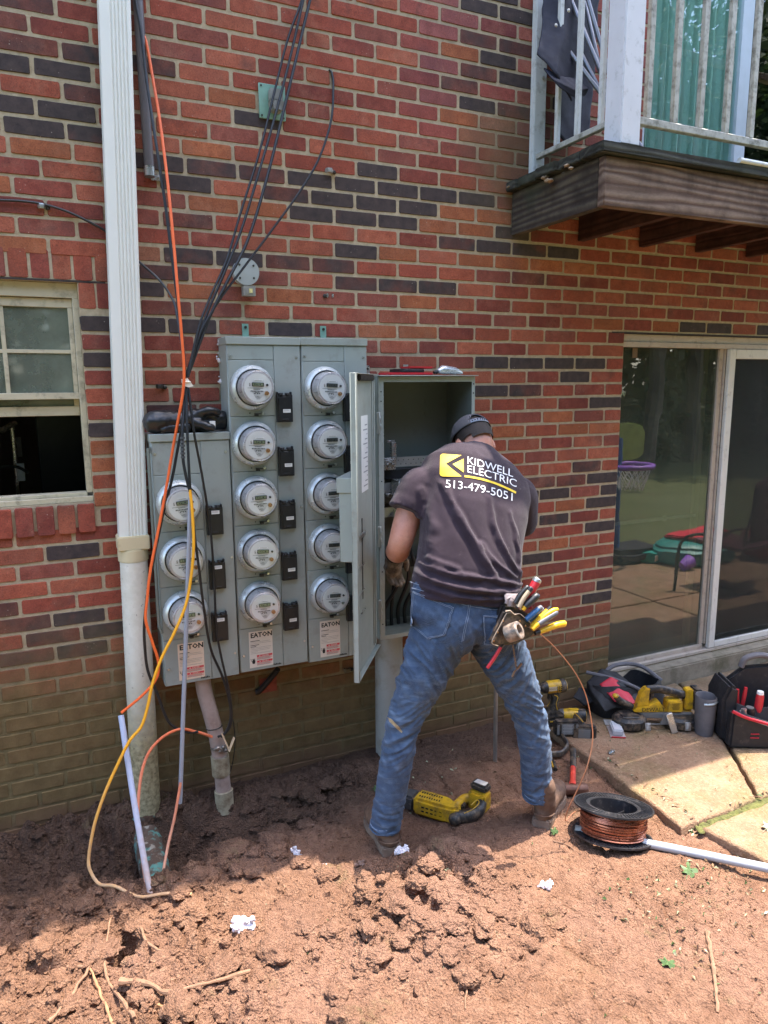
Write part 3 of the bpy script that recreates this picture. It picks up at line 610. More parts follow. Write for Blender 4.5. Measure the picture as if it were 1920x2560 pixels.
# clods of earth: far too many to count
rc = np.random.RandomState(5)
def ico(sub):
    bm = bmesh.new(); bmesh.ops.create_icosphere(bm, subdivisions=sub, radius=1); bm.verts.index_update()
    v = np.array([p.co[:] for p in bm.verts]); f = [tuple(q.index for q in k.verts) for k in bm.faces]; bm.free(); return v, f
IV1, IF1 = ico(2); IV0, IF0 = ico(1)
def clods(name, n, region, smin, smax, pw, m, dens=None):
    V = []; F = []; b = 0; k = 0; it = 0
    while k < n and it < n*40:
        it += 1; x = rc.uniform(region[0], region[1]); y = rc.uniform(region[2], region[3])
        d = dens(x, y) if dens else 1
        if rc.rand() > d: continue
        s = smin+(smax-smin)*rc.rand()**pw; big = s > .008
        v, f = (IV1, IF1) if big else (IV0, IF0); off = rc.rand(3)*60
        dv = 1+.55*np.array([mnoise.noise(Vector(p)*1.6+Vector(off)) for p in v])+(.5*np.array([mnoise.noise(Vector(p)*4.2+Vector(off)) for p in v]) if big else 0)
        for _ in range(4 if big else 0):                       # broken faces
            pn = rc.randn(3); pn /= np.linalg.norm(pn); dv = np.minimum(dv, rc.uniform(.55, .9)/np.maximum(v@pn, .05))
        q = v*dv[:, None]*s*np.array([rc.uniform(.8, 1.4), rc.uniform(.8, 1.3), rc.uniform(.55, .95)]); a = rc.rand()*6.28
        q = np.stack([q[:, 0]*math.cos(a)-q[:, 1]*math.sin(a), q[:, 0]*math.sin(a)+q[:, 1]*math.cos(a), q[:, 2]], 1)
        V.append(q+np.array([x, y, Hz(x, y)+s*.12])); F += [tuple(i+b for i in p) for p in f]; b += len(v); k += 1
    mbx = MB(); mbx.v = [tuple(p) for p in np.concatenate(V)]; mbx.f = F; mbx.mi = [0]*len(F)
    return tag(mbx.build(name, m, angle=28), kind='stuff')
RG = np.clip(rough_mask(*np.meshgrid(HX, HY, indexing='ij')), 0, 1)**1.6
def dens(x, y): return float(RG[int((x+1.7)/.007), int((y+3.3)/.007)])
clods('soil_clods', 3600, (-.5, 1.75, -1.75, -.03), .003, .020, 4.5, SOIL, dens)
def dens2(x, y): return float(np.clip(1.3*gau(x, y, 1.03, -1.15, .30, .20)+.8*gau(x, y, 1.2, -.95, .15, .1)+.5*gau(x, y, .6, -.5, .22, .12)+.5*gau(x, y, -.05, -.45, .2, .15)+.35*gau(x, y, .1, -.9, .4, .3)+.5*gau(x, y, .75, -.32, .25, .12), 0, 1))
IV2, IF2 = ico(4)
def aggregates(n):
    V = []; F = []; b = 0; k = 0
    while k < n:
        x, y = rc.uniform(-.4, 1.6), rc.uniform(-1.6, -.1)
        if rc.rand() > dens2(x, y): continue
        s = .012+.030*rc.rand()**2; off = rc.rand(3)*60
        dv = np.array([1+.45*mnoise.noise(Vector(p)*1.5+Vector(off))+.30*abs(mnoise.noise(Vector(p)*4+Vector(off)))+.30*abs(mnoise.noise(Vector(p)*10+Vector(off))) for p in IV2])
        q = IV2*dv[:, None]*s*np.array([rc.uniform(.8, 1.5), rc.uniform(.8, 1.4), rc.uniform(.5, .8)]); a = rc.rand()*6.28
        q = np.stack([q[:, 0]*math.cos(a)-q[:, 1]*math.sin(a), q[:, 0]*math.sin(a)+q[:, 1]*math.cos(a), q[:, 2]], 1); V.append(q+np.array([x, y, Hz(x, y)+s*.08])); F += [tuple(i+b for i in p) for p in IF2]; b += len(IV2); k += 1
    q = MB(); q.v = [tuple(p) for p in np.concatenate(V)]; q.f = F; q.mi = [0]*len(F); return tag(q.build('earth_lumps', SOIL, angle=60), kind='stuff')
aggregates(230)
clods('soil_crumbs', 9000, (-.4, 2.15, -1.9, -.03), .0018, .0072, 1.4, SOIL, lambda x, y: .13+.87*dens(x, y))

# patio slabs, each one a part of the patio
pat = thing('patio', None, None, (3, -.6, 0)); tag(pat, kind='structure')
t = NT('patio_concrete'); n = t.noise(9, 7, .7); x, y, z = t.sep()
c = t.mix(t.ramp(n, .3, .7), (.20, .115, .068), (.32, .20, .125)); c = t.mix(t.ramp(t.noise(3.3, 5, .65), .48, .66, 0, .65), c, (.165, .13, .055)); c = t.mix(t.ramp(t.noise(2.4, 5, .6), .54, .68, 0, .7), c, (.27, .14, .08))
c = t.mix(t.ramp(t.noise(70, 4, .7), .5, .72, 0, .6), c, (.40, .29, .19)); c = t.mix(t.ramp(t.noise(75, 4, .7), .46, .3, 0, .75), c, (.10, .07, .045))
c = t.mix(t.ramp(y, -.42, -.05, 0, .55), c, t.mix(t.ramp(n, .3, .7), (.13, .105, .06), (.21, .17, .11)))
t.set(color=c, rough=.93, spec=.2); t.bump(t.math('ADD', t.noise(90, 7, .75), t.math('MULTIPLY', t.voro(120), -.5)), .006, .9); SLAB = t.m
def slab(poly, z, th=.09, seed=0):
    P = []
    for i, (a, b_) in enumerate(zip(poly, poly[1:]+poly[:1])):
        L = math.dist(a, b_); n = max(1, int(L/.028))
        for k in range(n):
            f = k/n; x = a[0]+(b_[0]-a[0])*f; y = a[1]+(b_[1]-a[1])*f
            j = .009 if 0 < f else .003
            P.append((x+j*mnoise.noise(Vector((x*14, y*14, seed)))+.5*j*mnoise.noise(Vector((x*50, y*50, seed+3))), y+j*mnoise.noise(Vector((x*14, y*14, seed+9)))+.5*j*mnoise.noise(Vector((x*50, y*50, seed+5)))))
    cx = sum(p[0] for p in P)/len(P); cy = sum(p[1] for p in P)/len(P)
    def ins(p, d): L = math.hypot(p[0]-cx, p[1]-cy); return (p[0]-(p[0]-cx)/L*d, p[1]-(p[1]-cy)/L*d)
    R = [[(*p, z-th) for p in P], [(*p, z-.009-.004*(mnoise.noise(Vector((p[0]*25, p[1]*25, 1)))+.5)) for p in P], [(*ins(p, .006), z-.002) for p in P], [(*ins(p, .018), z) for p in P]]
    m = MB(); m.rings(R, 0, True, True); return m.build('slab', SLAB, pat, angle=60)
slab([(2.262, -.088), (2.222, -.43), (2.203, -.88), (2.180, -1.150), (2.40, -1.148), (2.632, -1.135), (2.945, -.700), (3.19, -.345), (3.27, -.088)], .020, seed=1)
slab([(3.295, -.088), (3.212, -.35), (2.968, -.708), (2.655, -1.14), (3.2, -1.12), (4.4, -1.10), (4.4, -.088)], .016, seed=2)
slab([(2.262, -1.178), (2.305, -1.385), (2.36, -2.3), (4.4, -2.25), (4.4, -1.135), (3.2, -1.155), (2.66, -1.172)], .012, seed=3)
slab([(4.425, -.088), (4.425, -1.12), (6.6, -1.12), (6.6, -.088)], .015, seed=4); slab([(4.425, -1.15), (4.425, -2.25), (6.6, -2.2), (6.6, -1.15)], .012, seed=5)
MOSS = mat('moss', (.085, .085, .02), .95, var=.5, vscale=40, bump=.004, bscale=160)
def moss_patch(n, f, s0, s1):
    m = MB()
    for i in range(n):
        x, y, z = f(rb.random()); s = rb.uniform(s0, s1); q = MB(); q.ball((0, 0, 0), (s*1.3, s*1.3, s*.45), 0, 7, 4)
        m.add([(p[0]*(1+.4*mnoise.noise(Vector(p)*60+Vector((i, 0, 0))))+x, p[1]+y, p[2]+z) for p in q.v], q.f)
    return m
m = moss_patch(170, lambda t_: (2.27+.55*t_+rb.gauss(0, .012), -1.165+.03*t_+rb.gauss(0, .012), .0), .006, .016); tag(m.build('moss', MOSS), kind='stuff')
# ------------------------------------------------------------------ meter stacks
GREY = mat('enclosure_paint', (.30, .325, .295), .42, var=.07, vscale=4, dirt=((.19, .17, .135), 9, .26), bump=.0003, bscale=300)
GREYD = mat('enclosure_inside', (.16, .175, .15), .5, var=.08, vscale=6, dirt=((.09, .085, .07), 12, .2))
RING = mat('meter_ring', (.58, .60, .59), .3, metal=.45, var=.05, vscale=10)
RUBBER = mat('black_plastic', (.010, .010, .012), .42, var=.2, vscale=30, dirt=((.06, .05, .04), 60, .1)); DARKM = mat('dark_metal', (.05, .047, .042), .5, metal=.6)
ZINC = mat('zinc_screw', (.55, .55, .52), .3, metal=.85); BRASS = mat('brass_plug', (.40, .20, .08), .4, metal=.5, var=.2, vscale=90)
FACE = mat('meter_face', (.66, .66, .64), .55, var=.03); LCD = mat('lcd_green', (.17, .20, .12), .3, var=.1); LCDD = mat('lcd_dark', (.035, .04, .035), .3, var=.1); INK = mat('black_ink', (.012, .012, .012), .7); STK = mat('white_sticker', (.74, .73, .70), .5, var=.04)
INNER = mat('meter_barrel', (.50, .47, .48), .32, metal=.25, var=.18, vscale=40)
t = NT('meter_glass'); g_ = t.n('ShaderNodeBsdfGlossy'); g_.inputs['Roughness'].default_value = .06; tr = t.n('ShaderNodeBsdfTransparent'); tr.inputs[0].default_value = (.93, .93, .92, 1)
f_ = t.n('ShaderNodeFresnel'); f_.inputs[0].default_value = 1.5; mx = t.n('ShaderNodeMixShader'); t.l(t.math('MULTIPLY', t.math('ADD', f_.outputs[0], .03), t.math('SUBTRACT', 1., t.n('ShaderNodeNewGeometry').outputs['Backfacing'])), mx.inputs[0]); t.l(tr.outputs[0], mx.inputs[1]); t.l(g_.outputs[0], mx.inputs[2]); t.l(mx.outputs[0], t.out.inputs[0]); t.t.nodes.remove(t.p); MGL = t.m
mesh_cache = {}
def cached(name, mats, parent, make, key=None, **k):
    """a part in the parent's own coordinates that shares its mesh with its likes"""
    key = key or name
    if key not in mesh_cache:
        m = MB(); make(m); mesh_cache[key] = m.mesh(name, mats, True, k.get('bevel', 0), angle=k.get('angle', 38))
    o = bpy.data.objects.new(name, mesh_cache[key]); COL.objects.link(o); o.parent = parent; return o
def add_text(m, s, size, x, y, z, mi, ax=-1, bold=0):
    vs, fs = text_mesh(s, size, ax, 1, None, bold); m.add([(p[0]+x, y, p[1]+z) for p in vs], fs, mi)
def meter(parent, x, z, y, brass, dark, tick):
    # empty-less: the ring is the part, the rest hangs on it
    def ring(m):
        m.lathe([(.0895, 0), (.0895, .012), (.085, .024), (.079, .030), (.076, .034), (.0735, .034), (.0735, .0)], (0, 0, 0), (0, -1, 0), 40)
        m.lathe([(.0733, .030), (.0733, .0345), (.0700, .0345), (.0700, .030)], (0, 0, 0), (0, -1, 0), 40, 1)
    r = cached('electric_meter', [RING, RUBBER], parent, ring); r.location = Vector((x, y, z))-parent.location; r.rotation_euler = (rb.uniform(-.02, .02), rb.uniform(-.07, .07), rb.uniform(-.03, .03))
    def barrel(m): m.lathe([(.070, .02), (.0665, .045), (.064, .088), (.0, .088)], (0, 0, 0), (0, -1, 0), 36, 0, False, False)
    cached('meter_barrel', INNER, r, barrel)
    def face(m):
        m.lathe([(.0, .0905), (.0555, .0905), (.0555, .086)], (0, 0, 0), (0, -1, 0), 36, 0, False, False); Y = -.0908
        m.prism([(-.028, -.012), (.034, -.012), (.006, -.046), (-.006, -.046)], lambda u, v: (u, Y, v), (0, -.0003, 0), 3)
        for (u0, v0, u1, v1) in ((-.043, -.003, .02, -.0018), (-.02, -.0075, .008, -.0055), (-.032, -.0165, .02, -.0115), (-.014, -.021, .006, -.019), (-.016, -.025, -.011, -.022), (-.005, -.025, 0, -.022), (.003, -.025, .008, -.022), (-.006, -.034, .004, -.033), (-.012, -.037, .008, -.036), (-.004, -.041, .006, -.040), (-.02, .028, .02, .029), (-.036, .004, -.0345, .016), (-.033, .004, -.0315, .012), (-.036, .015, -.031, .016)):
            m.box(u0, Y-.0006, v0, u1, Y-.0004, v1, 1)
        for k in range(9):
            m.box(-.0318+.0058*k, Y-.0008, -.0162, -.0318+.0058*k+.0016, Y-.0006, -.0118, 0)
        m.box(-.019, Y-.0008, .024, .019, Y-.0004, .031, 2); m.box(-.015, Y-.001, .0268, .015, Y-.0008, .0278, 1)
        m.cyl((.036, Y+.001, .011), (.036, Y-.004, .011), .0046, n=12, mi=1)
    cached('meter_face', [FACE, INK, STK, mat('face_grey', (.45, .45, .44), .5)], r, face)
    def lcd(m): m.box(-.0255, -.0935, .0045, .0225, -.0905, .0195); m.box(-.0225, -.0938, .0065, .0195, -.0934, .0175, 1); [m.box(-.016+.007*k, -.0941, .0095, -.0125+.007*k+.002*(k % 2), -.0939, .0150-.002*(k % 3), 2) for k in range(4)]
    cached('display', [RUBBER, LCDD if dark else LCD, INK], r, lcd, 'lcd%d' % dark)
    def plug(m): m.cyl((.034, -.088, -.021), (.034, -.099, -.021), .0088, .008, 16); [m.cyl((.034+.004*a, -.0985, -.021+.004*b_), (.034+.004*a, -.0997, -.021+.004*b_), .0014, n=8, mi=1) for a, b_ in ((-1, .4), (1, .4), (0, -1))]
    cached('seal_plug', [BRASS if brass else ZINC, INK], r, plug, 'plug%d' % brass)
    def glass(m):
        m.lathe([(.0705, .02), (.0695, .06), (.0685, .094), (.0655, .0985), (.0615, .1005), (.059, .0985), (.057, .0985), (.0, .1005)], (0, 0, 0), (0, -1, 0), 40, 0, False, False)
        m.lathe([(.0605, .0985), (.062, .1015), (.0635, .0985)], (0, 0, 0), (0, -1, 0), 40, 0, False, False)
        for k in range(8):
            a = .3+k*math.pi/4; d = Vector((math.cos(a), 0, math.sin(a))); m.bar(d*.0690+Vector((0, -.05, 0)), d*.0680+Vector((0, -.093, 0)), .003, .003, 0, (0, 1, 0))
    cached('glass_cover', MGL, r, glass)
    def hasp(m): m.box(.008, -.010, -.104, .052, -.003, -.101); m.box(.010, -.016, -.112, .024, -.001, -.1045); m.cyl((.044, -.001, -.100), (.044, -.012, -.100), .0055, n=10, mi=1); pass
    cached('seal_hasp', [DARKM, ZINC], r, hasp)
    cached('pin_hole', INK, r, lambda m: m.cyl((-.008, -.0005, -.101), (-.008, -.0015, -.101), .0028, n=8)); cached('knockout', GREY, r, lambda m: m.cyl((-.064, -.0005, -.098), (-.064, -.0012, -.098), .008, n=14))
    return r
def breaker(parent, x, z, y, low):
    def body(m):
        m.box(-.0325, -.022, -.061, .0325, -.0, .050); m.box(-.027, -.0255, -.055, .027, -.0215, .042); m.box(-.012, -.0275, -.0535, .012, -.0254, -.047)
        for k in (-.018, .012): m.box(k-.008, -.024, .050, k+.010, -.004, .058); m.box(k-.005, -.028, .0465, k+.007, -.02, .054)
        m.box(-.0315, -.018, .050, -.026, 0, .062); m.box(.026, -.018, .050, .0315, 0, .062)
    o = cached('breaker_cover', RUBBER, parent, body, bevel=.0016); o.location = Vector((x, y, z))-parent.location
    def lab(m): m.box(-.010, -.0262, -.022, .022, -.0257, -.008); [m.box(-.007, -.0266, -.012-.004*k, .018, -.0263, -.0106-.004*k, 1) for k in range(2)]
    l_ = cached('label', [STK, mat('grey_print', (.3, .3, .3), .7)], o, lab); l_.location = (0, 0, 0) if low else (-.004, 0, .047)
    return o
def hazard_label(parent, x0, x1, z0, z1, y, paper):
    w_, h_ = x1-x0, z1-z0; m = MB(); m.box(x0, y-.0006, z0, x1, y, z1, 0); Y = y-.0009
    add_text(m, 'EATON', .0275*w_/.1, x0+.07*w_, Y, z1-.165*h_, 1, -1, .035)
    yy = z1-.215*h_
    for i, (a, c) in enumerate(((.06, .45), (.06, .88), (.06, .94), (.06, .42), (.06, .30), (.06, .93), (.06, .9), (.06, .86), (.06, .35), (.06, .92))):
        th = .016*h_ if i in (0, 3, 4) else .006*h_; yy -= .039*h_
        m.box(x0+a*w_, Y-.0001, yy-th, x0+c*w_, Y, yy, 1 if i in (0, 3, 4) else 3)
    for q, word in ((.665, 'DANGER'), (.82, 'PELIGRO')):
        m.box(x0+.31*w_, Y, z1-(q+.05)*h_, x0+.97*w_, Y+.0002, z1-q*h_, 2); add_text(m, word, .075*h_*.62, x0+.52*w_, Y-.0003, z1-(q+.042)*h_, 0, -1, .02)
        m.prism([(x0+.40*w_, z1-(q+.042)*h_), (x0+.47*w_, z1-(q+.042)*h_), (x0+.435*w_, z1-(q+.008)*h_)], lambda u, v: (u, Y-.0002, v), (0, -.0001, 0), 0)
        for k in range(4): m.box(x0+.31*w_, Y, z1-(q+.068+.02*k)*h_, x0+(.95-.07*(k % 2))*w_, Y+.0002, z1-(q+.058+.02*k)*h_, 2 if k % 2 == 0 else 3)
    # struck hand pictogram
    hx, hz = x0+.17*w_, z0+.16*h_; m.prism([(hx-.05*w_, hz-.05*h_), (hx+.05*w_, hz-.05*h_), (hx+.07*w_, hz+.02*h_), (hx+.05*w_, hz+.06*h_), (hx-.04*w_, hz+.06*h_), (hx-.07*w_, hz+.01*h_)], lambda u, v: (u, Y, v), (0, -.0001, 0), 1)
    for k in range(4): m.box(hx-.05*w_+.03*w_*k, Y, hz+.06*h_, hx-.03*w_+.03*w_*k, Y+.0001, hz+.09*h_, 1)
    m.tube([(hx-.13*w_, Y, hz+.10*h_), (hx-.09*w_, Y, hz+.06*h_), (hx-.12*w_, Y, hz+.05*h_), (hx-.06*w_, Y, hz+.01*h_)], .0008, 4, 1)
    return m.build('warning_label', [paper, INK, mat('danger_red', (.62, .045, .06), .5), mat('fine_print', (.22, .2, .18), .7)], parent, smooth=False)
PAPW = mat('label_paper', (.70, .61, .52), .6, var=.04); PAPO = mat('label_faded', (.74, .56, .42), .6, var=.05)
FY = -.145
def stack(label, x0, x1, z0, z1, mx_, zs, bx, paper, lab, brass, dark, low):
    s = thing('meter_stack', label, 'electric meter bank', ((x0+x1)/2, -.07, z0), 0, 'grey meter banks on the brick wall')
    m = MB(); m.box(x0, FY+.004, z0, x1, -.001, z1-.002); m.build('enclosure', GREY, s, bevel=.003)
    m = MB(); m.box(x0-.003, FY-.006, z1-.030, x1+.001, -.001, z1); m.build('top_cap', GREY, s, bevel=.002)
    xd = x0+.190
    bounds = [zs[0]+.110]+[(a+b_)/2-.002 for a, b_ in zip(zs, zs[1:])]+[zs[-1]-.112]
    def cover(n, a, b_, c, d, off=0):
        q = MB(); q.box(a+.0012, FY-off, c+.0012, b_-.0012, FY+.0045, d-.0012); q.build(n, GREY, s, bevel=.0012)
    cover('blank_cover', x0+.002, xd, bounds[0], z1-.032); cover('bottom_cover', x0+.002, xd, z0+.001, bounds[-1]); cover('breaker_cover_panel', xd, x1-.001, z0+.001, z1-.032, .001)
    for a, b_ in zip(bounds, bounds[1:]): cover('socket_cover', x0+.002, xd, b_, a, .002)
    m = MB(); m.box(x0+.003, FY+.0046, z0+.003, x1-.003, FY+.0052, z1-.033); m.build('gap', BLACKGAP, s)
    m = MB()
    for (px, pz) in ((x0+.014, z1-.075), (x1-.018, z1-.078), (x0+.016, z0+.075), (x1-.016, z0+.10), (x1-.012, (z0+z1)/2)): m.cyl((px, FY, pz), (px, FY-.004, pz), .0055, .0045, 10)
    m.build('screw', ZINC, s)
    for i, z in enumerate(zs): meter(s, mx_, z, FY-.002, brass[i], dark, i); breaker(s, bx, z-.079, FY-.001, low)
    hazard_label(s, lab[0], lab[1], lab[2], lab[3], FY-.0012, paper)
    m = MB(); [m.box(xd-.045+.006*k, FY-.0018, z0+.012, xd-.041+.006*k, FY-.0014, z0+.020-.002*(k % 2)) for k in range(6)]; m.build('stamp', INK, s)
    return s
s1 = stack('short grey meter bank of three meters beside the corrugated pipe', .349, .655, .567, 1.597, .4445, (1.326, 1.099, .876), .578, PAPO, (.405, .510, .585, .742), (1, 1, 1), 0, 0)
s2 = stack('tall grey meter bank of five meters, brass plugged, in the middle', .659, .9625, .571, 1.970, .754, (1.770, 1.547, 1.323, 1.100, .877), .8845, PAPW, (.700, .803, .587, .748), (1, 1, 1, 1, 1), 0, 1)
s3 = stack('tall grey meter bank of five dark display meters, partly hidden by the open panel door', .9665, 1.262, .563, 1.972, 1.0635, (1.766, 1.544, 1.320, 1.097, .876), 1.178, PAPW, (1.020, 1.115, .581, .748), (1, 0, 0, 0, 0), 1, 1)
m = MB(); m.tube([(.3485, -.150, .80), (.339, -.150, .83), (.339, -.150, 1.50), (.339, -.150, 1.545)], .006, 8); m.box(.3465, -.155, 1.525, .3489, -.135, 1.55); m.build('side_rail', GREYD, s1)
TEAL = mat('mint_paint', (.19, .34, .26), .5, var=.1, vscale=20, dirt=((.2, .2, .16), 30, .3))
for (s, x) in ((s2, .775), (s3, 1.118)):
    m = MB(); m.box(x-.015, -.0065, 1.95, x+.012, -.003, 2.032); m.cyl((x-.001, -.0064, 2.018), (x-.001, -.011, 2.018), .006, n=8, mi=1); m.build('mounting_strap', [TEAL, DARKM], s)
# puffs of insulation foam squeezed out at the bank's top corner
FOAM = mat('white_foam', (.68, .62, .64), .9, var=.15, vscale=60)
def puff(name, label, pts, rmax, n, seed, m, cat):
    r_ = random.Random(seed); q = MB()
    for i in range(n):
        c = pts[r_.randrange(len(pts))]; s_ = r_.uniform(.35, 1)*rmax; p = Vector(c)+Vector((r_.gauss(0, rmax*.7), r_.gauss(0, rmax*.3), r_.gauss(0, rmax*.8))); w_ = MB(); w_.ball((0, 0, 0), s_, 0, 8, 5)
        q.add([tuple(Vector(v)*(1+.5*mnoise.noise(Vector(v)*90+Vector((i*3, 0, 0))))+p) for v in w_.v], w_.f)
    return tag(q.build(name, m), label, cat)
puff('foam_lump', 'ragged white foam squeezed out along the left side of the tall meter bank', [(.653, -.03, 1.90), (.652, -.03, 1.88), (.655, -.02, 1.80), (.655, -.02, 1.95)], .008, 26, 4, FOAM, 'foam')

# ------------------------------------------------------------------ distribution panel with its open door
PX0, PX1, PZ0, PZ1, PY = 1.266, 1.74, .657, 1.816, -.25
pan = thing('distribution_panel', 'open grey electrical panel cabinet the man is working in', 'electrical panel', (1.5, -.12, PZ0))
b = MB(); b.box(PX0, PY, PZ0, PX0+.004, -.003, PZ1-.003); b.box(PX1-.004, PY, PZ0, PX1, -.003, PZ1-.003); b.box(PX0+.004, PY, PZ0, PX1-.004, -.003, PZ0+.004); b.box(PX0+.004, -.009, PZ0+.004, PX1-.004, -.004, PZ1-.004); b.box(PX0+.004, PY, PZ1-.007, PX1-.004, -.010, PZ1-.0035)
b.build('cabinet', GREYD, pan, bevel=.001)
b = MB(); b.box(PX0-.003, PY-.022, PZ1-.002, PX1+.006, -.002, PZ1+.002); b.build('drip_lid', GREY, pan, bevel=.001)
b = MB(); b.box(PX0, PY-.002, PZ0, PX0+.024, PY, PZ1-.004); b.box(PX1-.016, PY-.002, PZ0, PX1, PY, PZ1-.004); b.box(PX0+.024, PY-.002, PZ1-.026, PX1-.016, PY, PZ1-.004); b.box(PX0+.024, PY-.002, PZ0, PX1-.016, PY, PZ0+.018)
for z in (1.78, 1.74, 1.4, 1.0, .76): b.cyl((PX1-.008, PY-.0022, z), (PX1-.008, PY-.0030, z), .0035, n=8, mi=1); b.cyl((PX0+.012, PY-.0022, z-.03), (PX0+.012, PY-.0030, z-.03), .003, n=8, mi=1)
b.build('flange', [GREY, INK], pan, smooth=False)
b = MB()
for z in (1.70, 1.645): b.cyl((1.635, -.0095, z), (1.635, -.0115, z), .021, n=18); b.cyl((1.635, -.0116, z), (1.635, -.0125, z), .014, n=18)
b.build('knockout', GREYD, pan)
BUS = mat('bus_plate', (.42, .42, .40), .35, metal=.5, dirt=((.2, .19, .17), 40, .2)); LUG = mat('lug_metal', (.60, .59, .55), .28, metal=.8, var=.1, vscale=60)
for z in (1.43, 1.315, 1.20):
    b = MB(); b.box(1.29, -.085, z-.022, 1.715, -.075, z+.022)
    for k in range(24): b.cyl((1.40+.013*k, -.0851, z+.009*(1 if k % 2 else -1)), (1.40+.013*k, -.0857, z+.009*(1 if k % 2 else -1)), .0025, n=6, mi=1)
    b.build('bus_bar', [BUS, INK], pan)
b = MB(); b.box(1.35, -.12, 1.40, 1.41, -.086, 1.455); b.box(1.355, -.123, 1.408, 1.405, -.118, 1.447); [b.cyl((1.367+.013*k, -.123, 1.425+.008*(k % 2)), (1.367+.013*k, -.134, 1.425+.008*(k % 2)), .0055, n=10, mi=1) for k in range(3)]; b.build('neutral_lug', [LUG, DARKM], pan, bevel=.002)
b = MB(); b.box(1.395, -.112, 1.44, 1.418, -.088, 1.523); b.box(1.375, -.10, 1.522, 1.418, -.088, 1.533); b.box(1.37, -.03, 1.535, 1.395, -.0095, 1.565); b.build('support_bracket', LUG, pan, bevel=.002)
b = MB(); b.box(1.40, -.17, 1.275, 1.52, -.09, 1.355); b.box(1.405, -.185, 1.285, 1.45, -.165, 1.33); [b.cyl((1.36+.03*k, -.13, 1.29), (1.36+.03*k, -.16, 1.29), .011, n=12, mi=1) for k in range(2)]; b.cyl((1.43, -.18, 1.31), (1.43, -.192, 1.31), .011, n=12, mi=1); b.build('main_lug', [LUG, DARKM], pan, bevel=.003)
b = MB(); [MB().box(1.30, -.09, z, 1.71, -.06, z+.045).build('insulating_strip', RUBBER, pan, bevel=.002) for z in (1.355, 1.245, .93)]
b = MB()
for k in range(7):
    q = rb.uniform(-.03, .03); b.tube(spline([(1.42+.035*k, -.11, 1.19), (1.40+.03*k+q, -.16, 1.05), (1.38+.03*k-q, -.14+q, .90), (1.36+.035*k, -.10, .75), (1.36+.035*k, -.10, .665)], 6), .009, 8)
b.build('feeder_cables', mat('black_cable', (.012, .012, .013), .45, var=.2), pan)
hx, hy = PX0+.001, PY-.004; ex, ey = 1.012, -.607; dl = math.hypot(ex-hx, ey-hy); da = math.atan2(ey-hy, ex-hx)
door = thing('door', None, None, (hx, hy, 0), da); door.parent = pan; door.location = Vector((hx, hy, 0))-pan.location; door.location.z = -pan.location.z
def dp(name, boxes, m, bevel=.0012, extra=None):
    b = MB()
    for q in boxes: b.box(*q)
    if extra: extra(b)
    o = b.build(name, m, door, bevel=bevel, world=False); return o
# local frame: x runs from hinge to free edge, +y is the inner face (seen from the camera), thickness towards -y
z0d, z1d = .640, 1.822
dp('door_leaf', [(.012, -.020, z0d, dl, -.017, z1d), (dl-.003, -.017, z0d, dl, .002, z1d), (.012, -.017, z1d-.003, dl-.003, .002, z1d), (.012, -.017, z0d, dl-.003, .002, z0d+.003), (dl-.028, -.001, z0d+.003, dl-.003, .002, z1d-.003)], GREY)
dp('stiffener', [(.035, -.017, z0d+.02, .05, -.010, z1d-.02), (.065, -.017, z0d+.02, .075, -.012, z1d-.02)], GREY)
dp('vent_slot', [(dl-.17, -.0168, .93, dl-.155, -.0162, 1.26)], BLACKGAP, 0)
dp('directory_label', [(.15, -.0168, 1.36, .27, -.0164, 1.66)]+[(.162, -.0162, 1.38+.0185*k, .235-.03*(k % 3), -.0158, 1.3845+.0185*k, 1) for k in range(14)], [STK, mat('grey_print', (.3, .3, .3), .7)], 0)
dp('gasket', [(.08, -.0165, z1d-.028, dl-.10, -.001, z1d-.0035)], RUBBER, .004)
def lat(b):
    for z in (1.20, 1.19, 1.07, .965, .88): b.cyl((dl-.20, -.0165, z), (dl-.08, -.0135, z), .0025, n=6)
dp('latch_pin', [(dl-.2, -.0162, 1.188, dl-.1, -.010, 1.202)], ZINC, 0, lat)
for z in (1.62, 1.13, .80):
    dp('hinge', [(-.006, -.008, z-.045, .014, .006, z+.045), (.016, -.026, z-.042, .042, -.022, z+.042), (-.004, .0062, z-.025, .01, .009, z-.005), (-.004, .0062, z+.005, .01, .009, z+.025)], mat('hinge_metal', (.36, .37, .35), .35, metal=.5), .0015)
# shallow hooded box on the door's outer face
dp('hooded_box', [(.17, -.086, 1.10, .36, -.021, 1.385)], GREY, .003)
dp('hood', [(.163, -.094, 1.372, .367, -.021, 1.432)], GREY, .003)
# what lies on top of the cabinet
RED = mat('tool_red', (.52, .022, .03), .42, var=.1, vscale=40, dirt=((.12, .06, .05), 40, .2)); TOOLGREY = mat('steel_tool', (.45, .45, .44), .3, metal=.8, var=.1, dirt=((.15, .12, .1), 40, .2))
t = thing('knockout_punch_kit', 'red tool case lying on top of the open panel cabinet', 'tool case', (1.43, -.16, PZ1+.002))
b = MB(); b.box(1.33, -.23, PZ1+.0025, 1.54, -.10, PZ1+.014); b.build('lower_shell', RED, t, bevel=.004)
b = MB(); b.box(1.385, -.22, PZ1+.0145, 1.50, -.11, PZ1+.030); [b.bar((1.39+.006*k, -.222, PZ1+.017), (1.42+.006*k, -.222, PZ1+.028), .002, .003) for k in range(14)]; b.build('grip', RUBBER, t, bevel=.003)
b = MB(); b.box(1.43, -.215, PZ1+.0305, 1.55, -.12, PZ1+.040); b.build('upper_shell', RED, t, bevel=.004)
t = thing('caulk_tube', 'crumpled silver tube lying on top of the open panel cabinet', 'tube', (1.63, -.2, PZ1+.002))
